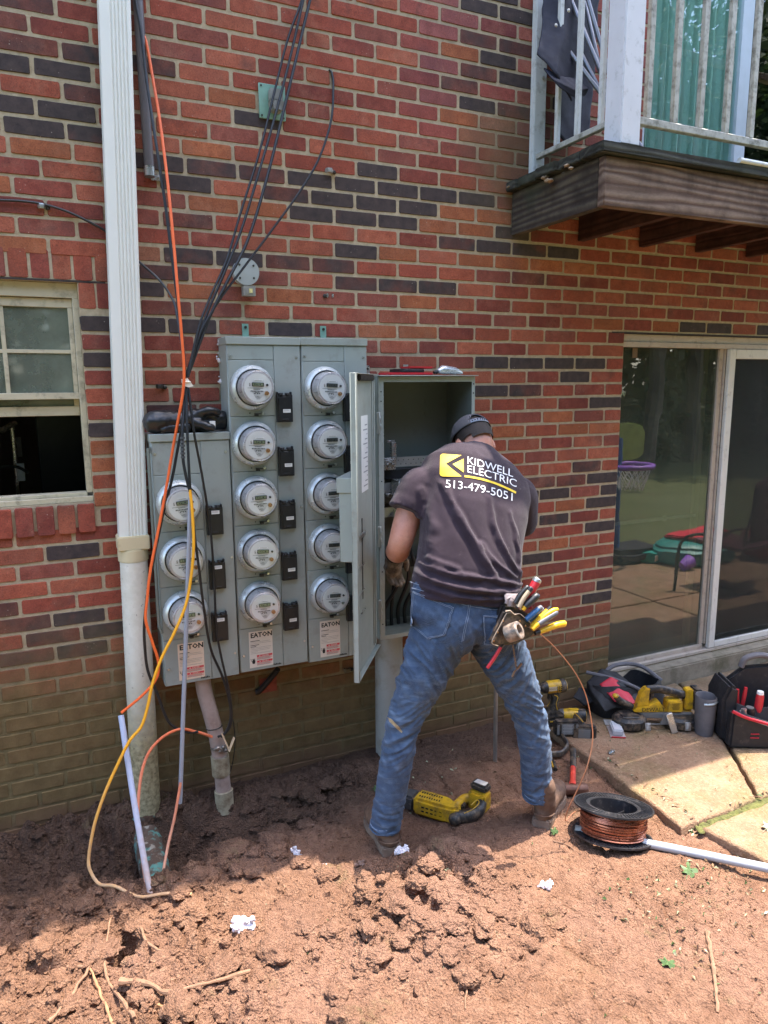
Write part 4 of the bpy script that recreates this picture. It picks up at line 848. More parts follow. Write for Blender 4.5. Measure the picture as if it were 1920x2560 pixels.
b = MB(); b.tube([(1.565, -.225, PZ1+.020), (1.59, -.22, PZ1+.026), (1.66, -.21, PZ1+.021), (1.70, -.205, PZ1+.012)], [.009, .019, .017, .006], 14); b.build('tube_body', mat('silver_foil', (.55, .56, .58), .3, metal=.6, var=.2, vscale=80), t)
b = MB(); [b.cyl((1.545+.01*k, -.226, PZ1+.014), (1.56+.01*k, -.224, PZ1+.020), .007, n=10) for k in range(2)]; b.build('tube_cap', RUBBER, t)
# rigid conduit from the cabinet down into the earth
PVCG = mat('grey_pvc', (.27, .265, .24), .5, var=.06, vscale=7, dirt=((.16, .13, .09), 9, .35))
t = tag(MB().cyl((1.385, -.085, -.16), (1.385, -.085, .656), .066, n=28).build('panel_conduit', PVCG), 'wide grey conduit running from the open panel down into the soil', 'conduit pipe')
# straps, boxes and clips on the wall
b = MB(); b.box(1.315, -.0065, 1.79, 1.335, -.0035, 1.865); b.cyl((1.325, -.0064, 1.85), (1.325, -.009, 1.85), .005, n=8, mi=1); b.box(1.505, -.0065, 1.79, 1.53, -.0035, 1.87); b.cyl((1.517, -.0064, 1.856), (1.517, -.009, 1.856), .005, n=8, mi=1); b.build('mounting_strap', [ZINC, DARKM], pan)
t = thing('cover_plate', 'square mint green plate with a grey conduit fitting high on the wall', 'electrical plate', (.918, 0, 2.90))
b = MB(); b.box(.863, -.012, 2.835, .973, -.004, 2.965); b.build('plate', TEAL, t, bevel=.002)
b = MB(); b.box(.90, -.05, 2.895, .952, -.0125, 2.94); b.prism([(-.03, 0), (.03, 0), (.02, -.04), (-.02, -.04)], lambda u, v: (.926+u, -.06, 2.895+v), (0, .045, 0)); b.build('conduit_body', PVCG, t, bevel=.004)
b = MB(); [b.cyl((x, -.0125, z), (x, -.0145, z), .004, n=8) for x in (.873, .963) for z in (2.845, 2.955)]; b.build('screw', DARKM, t)
t = thing('junction_box', 'round grey junction box with a square conduit stub above the meter banks', 'junction box', (.777, 0, 2.22))
b = MB(); b.lathe([(.051, 0), (.051, .036), (.053, .037), (.053, .043), (.0, .0445)], (.777, -.003, 2.234), (0, -1, 0), 32); [b.cyl((.777+.038*math.cos(a), -.0465, 2.234+.038*math.sin(a)), (.777+.038*math.cos(a), -.0485, 2.234+.038*math.sin(a)), .0045, n=8, mi=1) for a in (.7, 2.4, 3.9, 5.6)]; b.build('box', [mat('jbox_paint', (.36, .39, .38), .4, var=.06), DARKM], t)
b = MB(); b.box(.762, -.045, 2.140, .812, -.012, 2.180); b.box(.772, -.047, 2.147, .802, -.0452, 2.172); b.build('stub', PVCG, t, bevel=.003)
b = MB(); b.box(.785, -.0485, 2.152, .799, -.0472, 2.168); b.build('label', mat('yellow_label', (.65, .58, .25), .6, var=.3, vscale=160), t)
def strap_clip(x, z, label, s=1, m=ZINC):
    t = thing('conduit_clip', label, 'clip', (x, 0, z), 0, 'leftover conduit clips on the brick wall'); b = MB()
    b.tube([(x-.011*s, -.004, z), (x-.011*s, -.012*s, z), (x-.006*s, -.020*s, z), (x+.006*s, -.020*s, z), (x+.011*s, -.012*s, z), (x+.011*s, -.004, z)], .0045, 6, flat=2.2); b.build('saddle', m, t)
    b = MB(); b.lathe([(.009, 0), (.009, .004), (.004, .009), (0, .009)], (x+.022*s, -.003, z-.003), (0, -1, 0), 10); b.build('screw', DARKM, t)
strap_clip(1.156, 2.668, 'small grey conduit clip beneath the hole where a cable enters the wall', 1.1, PVCG)
strap_clip(1.153, 2.162, 'bent metal conduit clip between the round junction box and the panel', -1.1, ZINC)
strap_clip(.415, 1.778, 'rusty screw clip in the dark mortar beside the cable bundle', .9, DARKM)
strap_clip(.040, 2.425, 'square metal clip holding the black cable left of the downspout', .9, ZINC)
strap_clip(1.20, .44, 'mud coloured pipe clip on the stained bricks beneath the meter banks', 1.2, mat('muddy_metal', (.16, .115, .06), .8))
# grey conduit on the upper wall
t = thing('wall_conduit', 'grey plastic conduit ending in a metal strap right of the downspout', 'conduit', (.42, -.03, 2.57))
b = MB(); b.cyl((.405, -.028, 4.6), (.423, -.028, 2.56), .0185, n=16); b.build('pipe', mat('dark_grey_pvc', (.13, .12, .125), .35, var=.05), t)
b = MB(); b.lathe([(.0205, -.012), (.0205, .022)], (.4228, -.028, 2.575), (0, 0, 1), 18); b.lathe([(.012, 0), (.012, .006), (0, .007)], (.462, -.004, 2.566), (0, -1, 0), 12); b.box(.43, -.008, 2.556, .462, -.004, 2.576); b.build('strap', ZINC, t)

# ------------------------------------------------------------------ downspout and drain
SPW = mat('downspout_white', (.74, .73, .67), .42, var=.03, vscale=4)
dsp = thing('downspout', 'white ribbed rain downspout with a corrugated pipe below the cream coupler', 'downspout', (.26, -.07, 0))
def spx(z): return .3285-.0595*(3.12-z)/1.93+.0     # it leans a little
b = MB(); R = []
prof = [(-.053, -.107), (-.030, -.107)]+[p for k in range(5) for p in ((-.018+.0125*k, -.107), (-.0155+.0125*k, -.1025), (-.0125+.0125*k, -.1025), (-.0100+.0125*k, -.107))]+[(.047, -.107), (.0535, -.103), (.0535, -.035), (-.0535, -.035), (-.0535, -.104)]
for z in (5.5, 4.4, 3.3, 2.2, 1.20): R.append([(spx(z)+p[0], p[1], z) for p in prof])
b.rings(R); b.build('spout', SPW, dsp, angle=25)
CRM = mat('cream_coupler', (.62, .52, .33), .45, var=.05, vscale=9, dirt=((.25, .2, .12), 20, .15))
xc = spx(1.15); b = MB(); b.box(xc-.060, -.122, 1.143, xc+.060, -.026, 1.20); b.lathe([(.058, 0), (.058, .052)], (xc-.002, -.073, 1.094), (0, 0, 1), 28); b.build('coupler', CRM, dsp, bevel=.004)
t = NT('corrugated_white'); x, y, z = t.sep(); n = t.noise(30, 6, .7); c = t.mix(t.ramp(n, .35, .7), (.64, .60, .50), (.74, .70, .61))
al = t.math('ADD', t.ramp(z, .80, .14, 0, 1.02), t.math('MULTIPLY', t.math('SUBTRACT', n, .5), .8)); c = t.mix(t.ramp(al, .15, .75, 0, .92), c, t.mix(t.ramp(t.noise(60, 4), .35, .65), (.17, .13, .055), (.40, .33, .18))); c = t.mix(t.ramp(t.noise(55, 3, .6), .66, .72, 0, .7), c, (.06, .05, .03))
t.set(color=c, rough=.6, spec=.35); CORR = t.m
b = MB(); R = []; zz = 1.095
while zz > -.05:
    f = (1.095-zz)/1.145; cxx = xc-.002-.018*f; q = .0525*(1+.10*f)
    for dz, dr_ in ((0, 0), (.003, .0004), (.007, .0004), (.010, 0)): R.append((q+dr_, zz-dz, cxx))
    zz -= .0145
b.rings([[(cx_+r_*math.cos(2*math.pi*k/28), -.078+r_*math.sin(2*math.pi*k/28), z_) for k in range(28)] for r_, z_, cx_ in R], 0, False, False); b.lathe([(.0545, 0), (.0545, -.004)], (xc-.008, -.078, .70), (0, 0, 1), 28)
b.build('corrugated_pipe', CORR, dsp, angle=60)
# torn rim where the corrugated pipe drops into the old drain
b = MB(); R = [[(.240+(.060+.004*j)*math.cos(a), -.078+(.062+.004*j)*math.sin(a), -.02-.035*j+.012*mnoise.noise(Vector((a*2.2, j, 0)))) for a in [2*math.pi*k/36 for k in range(36)]] for j in range(3)]
b.rings(R, 0, False, False); b.build('torn_rim', mat('chalky_rim', (.36, .30, .22), .9, var=.4, vscale=35, dirt=((.08, .05, .03), 40, .6)), dsp)
t = NT('teal_drain_paint'); n = t.noise(11, 7, .7); m1 = t.ramp(n, .43, .49); c = t.mix(m1, (.085, .23, .195), (.075, .045, .03)); c = t.mix(t.ramp(t.noise(50, 5, .7), .55, .68, 0, .8), c, (.20, .14, .095)); c = t.mix(t.ramp(t.noise(23, 4), .6, .66, 0, .7), c, (.34, .30, .24))
t.set(color=c, rough=.8); t.bump(t.noise(60, 6, .7), .004, .8); TD = t.m
P = spline([(.238, -.085, .0), (.236, -.10, -.045), (.236, -.16, -.075), (.238, -.26, -.088), (.242, -.40, -.098), (.246, -.52, -.115), (.25, -.62, -.15)], 6)
b = MB(); b.tube(P, [.056+.0025*math.sin(i*1.9) for i in range(len(P))], 24); o = b.build('drain_pipe', TD, None); tag(o, 'earth caked teal painted drain pipe lying in the dug trench', 'drain pipe')
# bent pvc elbow under the short meter bank
t = thing('pvc_elbow', 'bent mud stained pvc pipe with two couplings under the short meter bank', 'pvc pipe', (.55, -.13, 0))
PVCB = mat('pinkish_pvc', (.36, .26, .22), .5, var=.15, vscale=9, dirt=((.17, .10, .07), 9, .45)); PVCC = mat('muddy_pvc', (.36, .30, .20), .6, var=.1, vscale=14, dirt=((.14, .09, .05), 14, .6))
b = MB(); b.tube(spline([(.506, -.10, .575), (.512, -.10, .50), (.527, -.11, .42), (.543, -.125, .33), (.553, -.13, .25), (.558, -.135, .18), (.563, -.14, .06), (.566, -.15, -.10), (.568, -.155, -.22)], 5), .0325, 20); b.build('pipe', PVCB, t)
b = MB(); b.cyl((.556, -.134, .215), (.5585, -.136, .125), .0385, n=22); b.build('coupling', PVCC, t, bevel=.002)
b = MB(); b.cyl((.5635, -.141, .055), (.5655, -.147, -.045), .0395, n=22); b.build('coupling', PVCC, t, bevel=.002)
b = MB(); b.lathe([(.0335, 0), (.036, .002), (.0335, .005)], (.5405, -.1225, .345), (.1, -.1, -.98), 20); b.build('wire_band', DARKM, t)
b = MB(); b.lathe([(.0335, -.006), (.037, -.005), (.037, .005), (.0335, .006)], (.5555, -.132, .255), (.05, -.05, -.99), 20); b.tube(spline([(.525, -.17, .262), (.545, -.178, .272), (.565, -.175, .25), (.59, -.16, .245)], 5), .006, 7); [b.ball((.54+.012*k, -.176, .262+.008*(-1)**k), .008, 0, 8, 5) for k in range(4)]; b.build('ground_clamp', mat('dull_clamp', (.25, .22, .19), .4, metal=.7, var=.3, vscale=60), t)
b = MB(); b.bar((.560, -.18, .335), (.585, -.185, .262), .006, .002); b.bar((.585, -.185, .25), (.612, -.18, .305), .016, .002); b.build('cable_tie', mat('tan_tie', (.62, .44, .27), .5), t)
# ground rod and hole patch
tag(MB().cyl((1.811, -.36, .5), (1.817, -.36, -.12), .0095, n=12).build('ground_rod', mat('dull_rod', (.25, .23, .21), .4, metal=.6, var=.2)), 'thin metal ground rod standing in the soil between the man\'s legs', 'ground rod')
CAB = {'orange': [(0.43, -0.03, 3.057), (0.439, -0.041, 3.011), (0.449, -0.067, 2.893), (0.46, -0.101, 2.743), (0.468, -0.149, 2.524), (0.471, -0.189, 2.306), (0.472, -0.22, 2.105), (0.475, -0.229, 1.972), (0.476, -0.237, 1.837), (0.463, -0.236, 1.734), (0.424, -0.226, 1.561), (0.389, -0.228, 1.405), (0.353, -0.245, 1.267), (0.307, -0.265, 1.096), (0.288, -0.275, 0.992), (0.276, -0.283, 0.905), (0.295, -0.29, 0.813), (0.311, -0.292, 0.736), (0.3, -0.294, 0.673), (0.248, -0.297, 0.618), (0.164, -0.3, 0.561)],
 'black_left': [(0.41, -0.05, 3.245), (0.406, -0.058, 3.15), (0.417, -0.068, 3.042), (0.425, -0.086, 2.867), (0.442, -0.122, 2.623), (0.457, -0.146, 2.427), (0.466, -0.167, 2.244), (0.476, -0.186, 2.076), (0.483, -0.201, 1.94), (0.482, -0.212, 1.799), (0.467, -0.215, 1.664), (0.435, -0.219, 1.525), (0.409, -0.22, 1.42), (0.366, -0.22, 1.28), (0.321, -0.219, 1.102), (0.294, -0.212, 0.975), (0.277, -0.207, 0.863), (0.274, -0.202, 0.768), (0.28, -0.2, 0.67), (0.31, -0.2, 0.567), (0.347, -0.2, 0.44), (0.408, -0.2, 0.386), (0.46, -0.2, 0.373)],
 'wall': [(-0.137, -0.012, 2.432), (-0.093, -0.012, 2.433), (-0.027, -0.012, 2.436), (0.038, -0.012, 2.433), (0.116, -0.013, 2.416), (0.193, -0.014, 2.385), (0.271, -0.014, 2.342), (0.361, -0.049, 2.247), (0.427, -0.096, 2.176), (0.469, -0.127, 2.098), (0.477, -0.15, 2.028), (0.482, -0.175, 1.941), (0.485, -0.21, 1.811)],
 'b1': [(1.081, -0.05, 3.384), (1.045, -0.053, 3.277), (0.99, -0.058, 3.082), (0.92, -0.075, 2.863), (0.827, -0.107, 2.605), (0.737, -0.137, 2.369), (0.651, -0.161, 2.188), (0.589, -0.177, 2.064), (0.536, -0.193, 1.941), (0.487, -0.21, 1.817)],
 'b2': [(1.112, -0.04, 3.395), (1.076, -0.045, 3.286), (1.027, -0.053, 3.123), (0.949, -0.075, 2.868), (0.853, -0.111, 2.573), (0.76, -0.146, 2.335), (0.666, -0.171, 2.171), (0.596, -0.181, 2.047), (0.541, -0.191, 1.924), (0.493, -0.2, 1.812)],
 'b3': [(1.08, -0.03, 3.393), (1.045, -0.035, 3.284), (0.976, -0.044, 3.118), (0.907, -0.061, 2.9), (0.835, -0.089, 2.679), (0.743, -0.122, 2.441), (0.675, -0.149, 2.26), (0.601, -0.172, 2.116), (0.552, -0.189, 2.011), (0.507, -0.211, 1.872), (0.492, -0.22, 1.811)],
 'hole': [(1.169, 0.0, 3.064), (1.18, -0.003, 3.048), (1.182, -0.01, 2.993), (1.163, -0.027, 2.86), (1.101, -0.047, 2.704), (1.01, -0.068, 2.564), (0.9, -0.095, 2.425), (0.77, -0.134, 2.268), (0.646, -0.169, 2.119), (0.579, -0.189, 2.025), (0.539, -0.197, 1.95), (0.5, -0.208, 1.837), (0.493, -0.21, 1.811)],
 's1': [(0.482, -0.21, 1.793), (0.47, -0.233, 1.7), (0.453, -0.258, 1.597), (0.449, -0.268, 1.511), (0.456, -0.274, 1.441), (0.466, -0.28, 1.385)],
 's2': [(0.484, -0.22, 1.792), (0.477, -0.241, 1.7), (0.471, -0.263, 1.597), (0.468, -0.276, 1.423), (0.475, -0.275, 1.226), (0.487, -0.268, 1.076), (0.499, -0.256, 0.921), (0.524, -0.222, 0.733), (0.572, -0.188, 0.592), (0.598, -0.179, 0.481), (0.601, -0.177, 0.396), (0.575, -0.176, 0.332), (0.543, -0.175, 0.32)],
 's3': [(0.489, -0.22, 1.792), (0.494, -0.233, 1.699), (0.5, -0.246, 1.595), (0.522, -0.23, 1.45), (0.545, -0.206, 1.281), (0.555, -0.195, 1.147), (0.559, -0.186, 0.991), (0.56, -0.18, 0.793), (0.574, -0.18, 0.67), (0.595, -0.18, 0.544), (0.606, -0.178, 0.437), (0.597, -0.176, 0.355), (0.558, -0.175, 0.315)],
 'yellow': [(0.466, -0.28, 1.392), (0.469, -0.288, 1.318), (0.465, -0.302, 1.177), (0.447, -0.308, 1.054), (0.419, -0.318, 0.95), (0.368, -0.331, 0.851), (0.319, -0.342, 0.771), (0.279, -0.353, 0.681), (0.252, -0.364, 0.589), (0.225, -0.372, 0.524), (0.181, -0.379, 0.481), (0.134, -0.39, 0.405), (0.087, -0.407, 0.324), (0.049, -0.424, 0.242), (0.028, -0.435, 0.181), (0.009, -0.45, 0.103), (0.009, -0.469, 0.06), (0.036, -0.506, 0.02), (0.085, -0.575, 0.015), (0.156, -0.634, 0.02), (0.247, -0.659, 0.02), (0.326, -0.706, 0.012)],
 'conduit_long': [(0.468, -0.27, 1.36), (0.432, -0.284, 0.957), (0.354, -0.33, 0.153)], 
 'or_low': [(0.361, -0.33, 0.241), (0.346, -0.349, 0.192), (0.322, -0.378, 0.12), (0.286, -0.425, 0.041), (0.237, -0.53, -0.058)],
 'conduit_stub': [(0.162, -0.3, 0.552), (0.178, -0.43, 0.257), (0.197, -0.6, 0.0), (0.2, -0.64, -0.04)], 
 'or_loop': [(0.519, -0.18, 0.328), (0.484, -0.189, 0.354), (0.446, -0.198, 0.377), (0.389, -0.211, 0.406), (0.322, -0.232, 0.4), (0.263, -0.26, 0.367), (0.227, -0.292, 0.314), (0.204, -0.337, 0.246), (0.191, -0.384, 0.18), (0.186, -0.434, 0.115), (0.187, -0.5, 0.061), (0.187, -0.58, 0.012)],
 'copper': [(1.623, -0.93, 0.847), (1.677, -0.952, 0.791), (1.744, -0.984, 0.698), (1.785, -1.006, 0.605), (1.801, -1.028, 0.497), (1.799, -1.04, 0.427), (1.776, -1.046, 0.339), (1.746, -1.035, 0.245), (1.715, -1.018, 0.155), (1.711, -1.006, 0.104), (1.721, -1.003, 0.092), (1.766, -0.991, 0.106), (1.827, -0.98, 0.093)],
 'thin': [(0.614, -0.16, 0.376), (0.628, -0.12, 0.258), (0.619, -0.084, 0.133), (0.596, -0.06, 0.037)],
 'stub_dark': [(0.844, -0.07, 0.531), (0.818, -0.041, 0.481), (0.771, -0.011, 0.418), (0.755, -0.005, 0.414)]}
CAB['yellow'] = CAB['yellow'][:-5]+[(x, y, max(z, Hz(x, y)+.012)) for x, y, z in CAB['yellow'][-5:]]
def wirem(n, c, dirt=.1): return mat(n, c, .45, var=.08, vscale=20, dirt=((.17, .095, .06), 40, dirt))
BLK = wirem('black_cable', (.012, .012, .013)); ORG = wirem('orange_cable', (.80, .13, .025), .12); YEL = mat('yellow_cable', (.82, .37, .012), .45, var=.05); CONDG = mat('grey_conduit', (.30, .31, .35), .42, var=.06, dirt=((.2, .13, .1), 14, .15))
def muddy(n, c, z0, z1):
    """cable jacket that carries a crust of clay towards the ground"""
    t = NT(n); x, y, z = t.sep(); k = t.ramp(t.math('ADD', z, t.math('MULTIPLY', t.math('SUBTRACT', t.noise(30, 5, .7), .5), .5)), z1, z0, 0., .85)
    t.set(color=t.mix(k, c, t.mix(t.noise(60, 4), (.34, .20, .12), (.55, .38, .27))), rough=.55); return t.m
YELM = muddy('yellow_cable_muddy', (.82, .37, .012), .0, .42); ORGM = muddy('orange_cable_muddy', (.78, .13, .03), -.1, .55); STUBM = muddy('pale_conduit', (.40, .44, .58), -.05, .33)
def cable(name, label, key, r, m, cat='cable', group=None, n=8, sm_=6):
    o = MB().tube(spline(CAB[key], sm_), r, n).build(name, m); return tag(o, label, cat, group)
cable('orange_cable', 'long orange cable hanging beside the downspout to the pale conduit stub', 'orange', .0054, ORG)
cable('black_cable', 'thick black cable hanging along the grey wall conduit with the orange cable', 'black_left', .0056, BLK)
cable('black_cable', 'thin black cable that runs behind the downspout from the far left', 'wall', .0046, BLK)
G_ = 'black cables sweeping up right from the white tie'
cable('black_cable', 'black cable sweeping up from the tie, the lower of the paired thick ones', 'b1', .0052, BLK, group=G_)
cable('black_cable', 'thickest black cable sweeping up from the tie past the mint plate', 'b2', .006, BLK, group=G_)
cable('black_cable', 'thin black cable sweeping up from the tie across the mint plate', 'b3', .0046, BLK, group=G_)
cable('black_cable', 'curved black cable from the tie to a hole in the bricks', 'hole', .0046, BLK, group=G_)
t = cable('black_cable', 'short black cable below the tie joined to the yellow cable', 's1', .0058, BLK)
p0, p1 = Vector(CAB['s1'][3]), Vector(CAB['s1'][2]); b = MB()
for k in range(6): q = p0.lerp(p1, k/6); b.cyl(q, q+(p1-p0)*.09, .0085+.001*(k % 2), n=10)
b.build('connector', mat('connector', (.06, .06, .06), .5), t)
cable('black_cable', 'black cable hanging from the tie past the black breaker covers to the clamp', 's2', .0052, BLK)
cable('black_cable', 'thin black cable draped over the short bank\'s breaker covers', 's3', .0048, BLK)
cable('yellow_cable', 'long yellow cable looping out to the ground at the left', 'yellow', .0058, YELM)
o = cable('grey_conduit', 'thin straight grey conduit hanging in front of the short meter bank', 'conduit_long', .0085, CONDG, 'conduit', n=14)
cable('orange_cable', 'short muddy orange cable coming out of the hanging grey conduit', 'or_low', .0056, ORGM)
cable('conduit_stub', 'pale lavender conduit stub leaning out of the soil', 'conduit_stub', .0108, STUBM, 'conduit', n=14)
cable('orange_cable', 'arched orange cable from the pipe clamp down into the trench', 'or_loop', .0058, ORGM)
cable('wire', 'thin dark wire hanging behind the bent pvc pipe', 'thin', .002, BLK)
cable('black_cable', 'thick black cable stub entering the wall under the middle meter bank', 'stub_dark', .013, BLK)
tag(MB().box(.776, -.004, .43, .855, -.0032, .50).build('red_patch', mat('red_mortar_patch', (.27, .055, .03), .8, var=.3, vscale=30)), 'bright red patch of mortar where the thick black cable enters', 'patch')
bpy.data.objects['red_patch'].data.transform(Matrix.Translation((0, 0, -.03)))
c = Vector(CAB['s2'][0]); b = MB(); v = [(-.02, -.012, .012), (.004, -.016, .016), (.022, -.013, -.008), (.026, -.010, -.014), (.006, -.014, -.018), (-.016, -.012, -.012)]
b.prism([(p[0], p[2]) for p in v], lambda u, w_: (c.x+u, c.y-.010+.2*u, c.z+w_), (0, -.002, 0)); b.tube([c+Vector((.014*math.cos(a), .014*math.sin(a), .002)) for a in [k*math.pi/6 for k in range(13)]], .004, 6)
tag(b.build('tape_tie', mat('tape_white', (.72, .66, .55), .6, var=.15, vscale=70)), 'white tape tied around the bundle of black and orange cables', 'tape')
# rubber gloves on the short meter bank
gl_ = mat('black_rubber_glove', (.014, .014, .015), .38, var=.25, vscale=20, bump=.0015, bscale=90, dirt=((.10, .09, .08), 30, .12))
def skin_mesh(name, chains, m, parent=None, sub=2, vox=None, smooth=0, world=True, deform=None):
    """grow one continuous surface over overlapping tapered tubes (voxel union)"""
    b = MB()
    for ch in chains:
        pts = [c[0] for c in ch]; rs = [c[1] for c in ch]; fl = ch[0][2] if len(ch[0]) > 2 else 1.
        P = spline(pts, 4); Rr = np.interp(np.linspace(0, len(rs)-1, len(P)), range(len(rs)), rs)
        t0 = (P[0]-P[1]).normalized()*Rr[0]; t1 = (P[-1]-P[-2]).normalized()*Rr[-1]
        P2 = [P[0]+t0*.95, P[0]+t0*.7]+P+[P[-1]+t1*.7, P[-1]+t1*.95]; R2 = [Rr[0]*.3, Rr[0]*.75]+list(Rr)+[Rr[-1]*.75, Rr[-1]*.3]
        b.tube(P2, R2, 14)
    return voxel(b, name, m, parent, vox, smooth, deform)
def voxel(b, name, m, parent, vox, smooth, deform=None):
    me = b.mesh(name, m, True); ob = bpy.data.objects.new(name, me); COL.objects.link(ob)
    rm = ob.modifiers.new('union', 'REMESH'); rm.mode = 'VOXEL'; rm.voxel_size = vox; rm.use_smooth_shade = True
    if smooth: s_ = ob.modifiers.new('soft', 'SMOOTH'); s_.iterations = smooth; s_.factor = .5
    dg = bpy.context.evaluated_depsgraph_get(); me2 = bpy.data.meshes.new_from_object(ob.evaluated_get(dg)); me2.name = name
    bpy.data.objects.remove(ob); bpy.data.meshes.remove(me)
    if deform is not None:
        n = len(me2.vertices); co = np.empty(n*3); me2.vertices.foreach_get('co', co); no = np.empty(n*3); me2.vertices.foreach_get('normal', no)
        me2.vertices.foreach_set('co', deform(co.reshape(-1, 3), no.reshape(-1, 3)).astype(np.float32).ravel())
    if not me2.materials: me2.materials.append(m)
    me2.polygons.foreach_set('use_smooth', [True]*len(me2.polygons)); me2.update()
    o = bpy.data.objects.new(name, me2); COL.objects.link(o)
    if parent is not None:
        M = Matrix.Identity(4); q = parent
        while q is not None: M = q.matrix_basis @ M; q = q.parent
        me2.transform(M.inverted()); o.parent = parent
    return o
def wrink(amp, f, seed=0):
    def d(co, no):
        k = np.array([mnoise.fractal(Vector(p)*f+Vector((seed, 0, 0)), 1., 2., 3) for p in co]); return co+no*(amp*k)[:, None]
    return d
zt = 1.597
gv = lambda *c: list(c)
o = skin_mesh('rubber_glove', [[((.375, -.115, zt+.045), .046), ((.42, -.115, zt+.050), .040), ((.475, -.11, zt+.050), .034), ((.53, -.11, zt+.062), .033)], [((.53, -.12, zt+.066), .02), ((.575, -.125, zt+.085), .017), ((.62, -.12, zt+.078), .014)], [((.53, -.10, zt+.058), .019), ((.58, -.10, zt+.060), .016), ((.625, -.10, zt+.045), .014)], [((.52, -.13, zt+.045), .018), ((.555, -.145, zt+.03), .016), ((.59, -.15, zt+.018), .014)]], gl_, None, vox=.0045, smooth=4, deform=wrink(.004, 28, 3))
tag(o, 'black rubber glove with wide open cuff, upper one on the short meter bank', 'glove', 'rubber gloves on the short meter bank')
o = skin_mesh('rubber_glove', [[((.64, -.07, zt+.045), .042), ((.60, -.08, zt+.038), .036), ((.545, -.09, zt+.028), .030), ((.49, -.10, zt+.026), .028)], [((.50, -.12, zt+.024), .02), ((.45, -.135, zt+.022), .018), ((.405, -.138, zt+.018), .016)], [((.50, -.10, zt+.022), .02), ((.45, -.11, zt+.021), .018), ((.39, -.115, zt+.019), .017)], [((.52, -.08, zt+.024), .018), ((.47, -.075, zt+.020), .016), ((.43, -.075, zt+.017), .015)]], gl_, None, vox=.0045, smooth=4, deform=wrink(.004, 28, 8))
tag(o, 'black rubber glove lying underneath with fingers pointing left', 'glove', 'rubber gloves on the short meter bank')
tag(MB().box(.578, -.155, zt+.02, .60, -.152, zt+.045).build('paper_scrap', STK), 'small white paper scrap stuck between the black gloves', 'paper')
# ------------------------------------------------------------------ the electrician
def at(u, v, Y):
    """the point of the vertical plane y = Y that a pixel of the photograph looks at"""
    d = fw+r2*((u-960)/FPX)-u2*((v-1280)/FPX); return CAM_POS+d*((Y-CAM_POS.y)/d.y)
def crop(x, y): return 860+x/2.765, 860+y/2.765            # notes taken from an enlargement of the back
def crop2(x, y): return 860+x/2.765, 1400+y/2.765          # and of the legs
t = NT('skin'); n = t.noise(18, 5, .6); c = t.mix(t.ramp(n, .3, .7), (.42, .17, .11), (.54, .25, .17)); c = t.mix(t.ramp(t.noise(90, 3), .55, .7, 0, .3), c, (.30, .12, .08)); t.set(color=c, rough=.48, sss=.08); t.bump(t.noise(400, 3), .0008, .5); SKIN = t.m
zl, zr = Hz(1.04, -.72), Hz(1.72, -.83)
hc = Vector((1.607, -.462, 1.540)); hf = Vector((.03, .70, -.71)).normalized(); hr = Vector((1, .02, -.06)); hr = (hr-hf*hr.dot(hf)).normalized(); hu = hr.cross(hf)
HM = Matrix((hr, hf, hu)).transposed()
b = MB(); b.ball(hc, (.071, .090, .106), 0, 20, 14, HM)
b.ball(hc+HM @ Vector((0, .045, -.06)), (.056, .058, .062), 0, 16, 10, HM)                     # jaw
b.ball(hc+HM @ Vector((0, .105, -.025)), (.014, .018, .022), 0, 10, 8, HM); b.ball(hc+HM @ Vector((0, .095, -.068)), (.026, .012, .010), 0, 10, 8, HM)  # nose, mouth
for s in (-1, 1):
    b.ball(hc+HM @ Vector((s*.079, -.002, -.018)), (.011, .020, .032), 0, 10, 8, HM); b.ball(hc+HM @ Vector((s*.030, .092, .005)), (.012, .008, .008), 0, 8, 6, HM)
def chain(b, ch, n=16, k=5):
    pts = [c_[0] for c_ in ch]; rs = [c_[1] for c_ in ch]; P = spline(pts, k); Rr = np.interp(np.linspace(0, len(rs)-1, len(P)), range(len(rs)), rs)
    t0 = (P[0]-P[1]).normalized()*Rr[0]; t1 = (P[-1]-P[-2]).normalized()*Rr[-1]
    b.tube([P[0]+t0*.9, P[0]+t0*.6]+P+[P[-1]+t1*.6, P[-1]+t1*.9], [Rr[0]*.4, Rr[0]*.8]+list(Rr)+[Rr[-1]*.8, Rr[-1]*.4], n)
armL = [((1.30, -.585, 1.395), .06), ((1.235, -.60, 1.29), .053), ((1.190, -.615, 1.185), .047), ((1.205, -.56, 1.135), .046), ((1.245, -.46, 1.11), .044), ((1.285, -.37, 1.085), .031), ((1.295, -.345, 1.07), .03)]
armR = [((1.74, -.565, 1.335), .06), ((1.785, -.52, 1.23), .052), ((1.80, -.44, 1.13), .045), ((1.74, -.37, 1.09), .042), ((1.64, -.31, 1.09), .031), ((1.61, -.295, 1.09), .03)]
chain(b, [((1.56, -.57, 1.46), .06), ((1.58, -.53, 1.495), .054), ((1.597, -.49, 1.525), .054)]); chain(b, armL); chain(b, armR)
chain(b, [((1.385, -.785, .90), .10), ((1.42, -.74, 1.1), .10), ((1.50, -.64, 1.32), .10), ((1.55, -.58, 1.43), .08)])
chain(b, [((1.33, -.60, 1.40), .05), ((1.55, -.6, 1.43), .06), ((1.72, -.58, 1.34), .05)])
legL = [((1.278, -.790, .885), .112), ((1.208, -.782, .72), .097), ((1.128, -.772, .535), .062), ((1.088, -.775, .36), .061), ((1.052, -.752, zl+.095), .0555)]
legR = [((1.470, -.808, .870), .108), ((1.550, -.825, .70), .089), ((1.644, -.840, .485), .0645), ((1.679, -.845, .32), .064), ((1.702, -.838, zr+.108), .0560)]
chain(b, [(p, r*.62) for p, r in legL]); chain(b, [(p, r*.62) for p, r in legR])
person = voxel(b, 'person', SKIN, None, .007, 3)
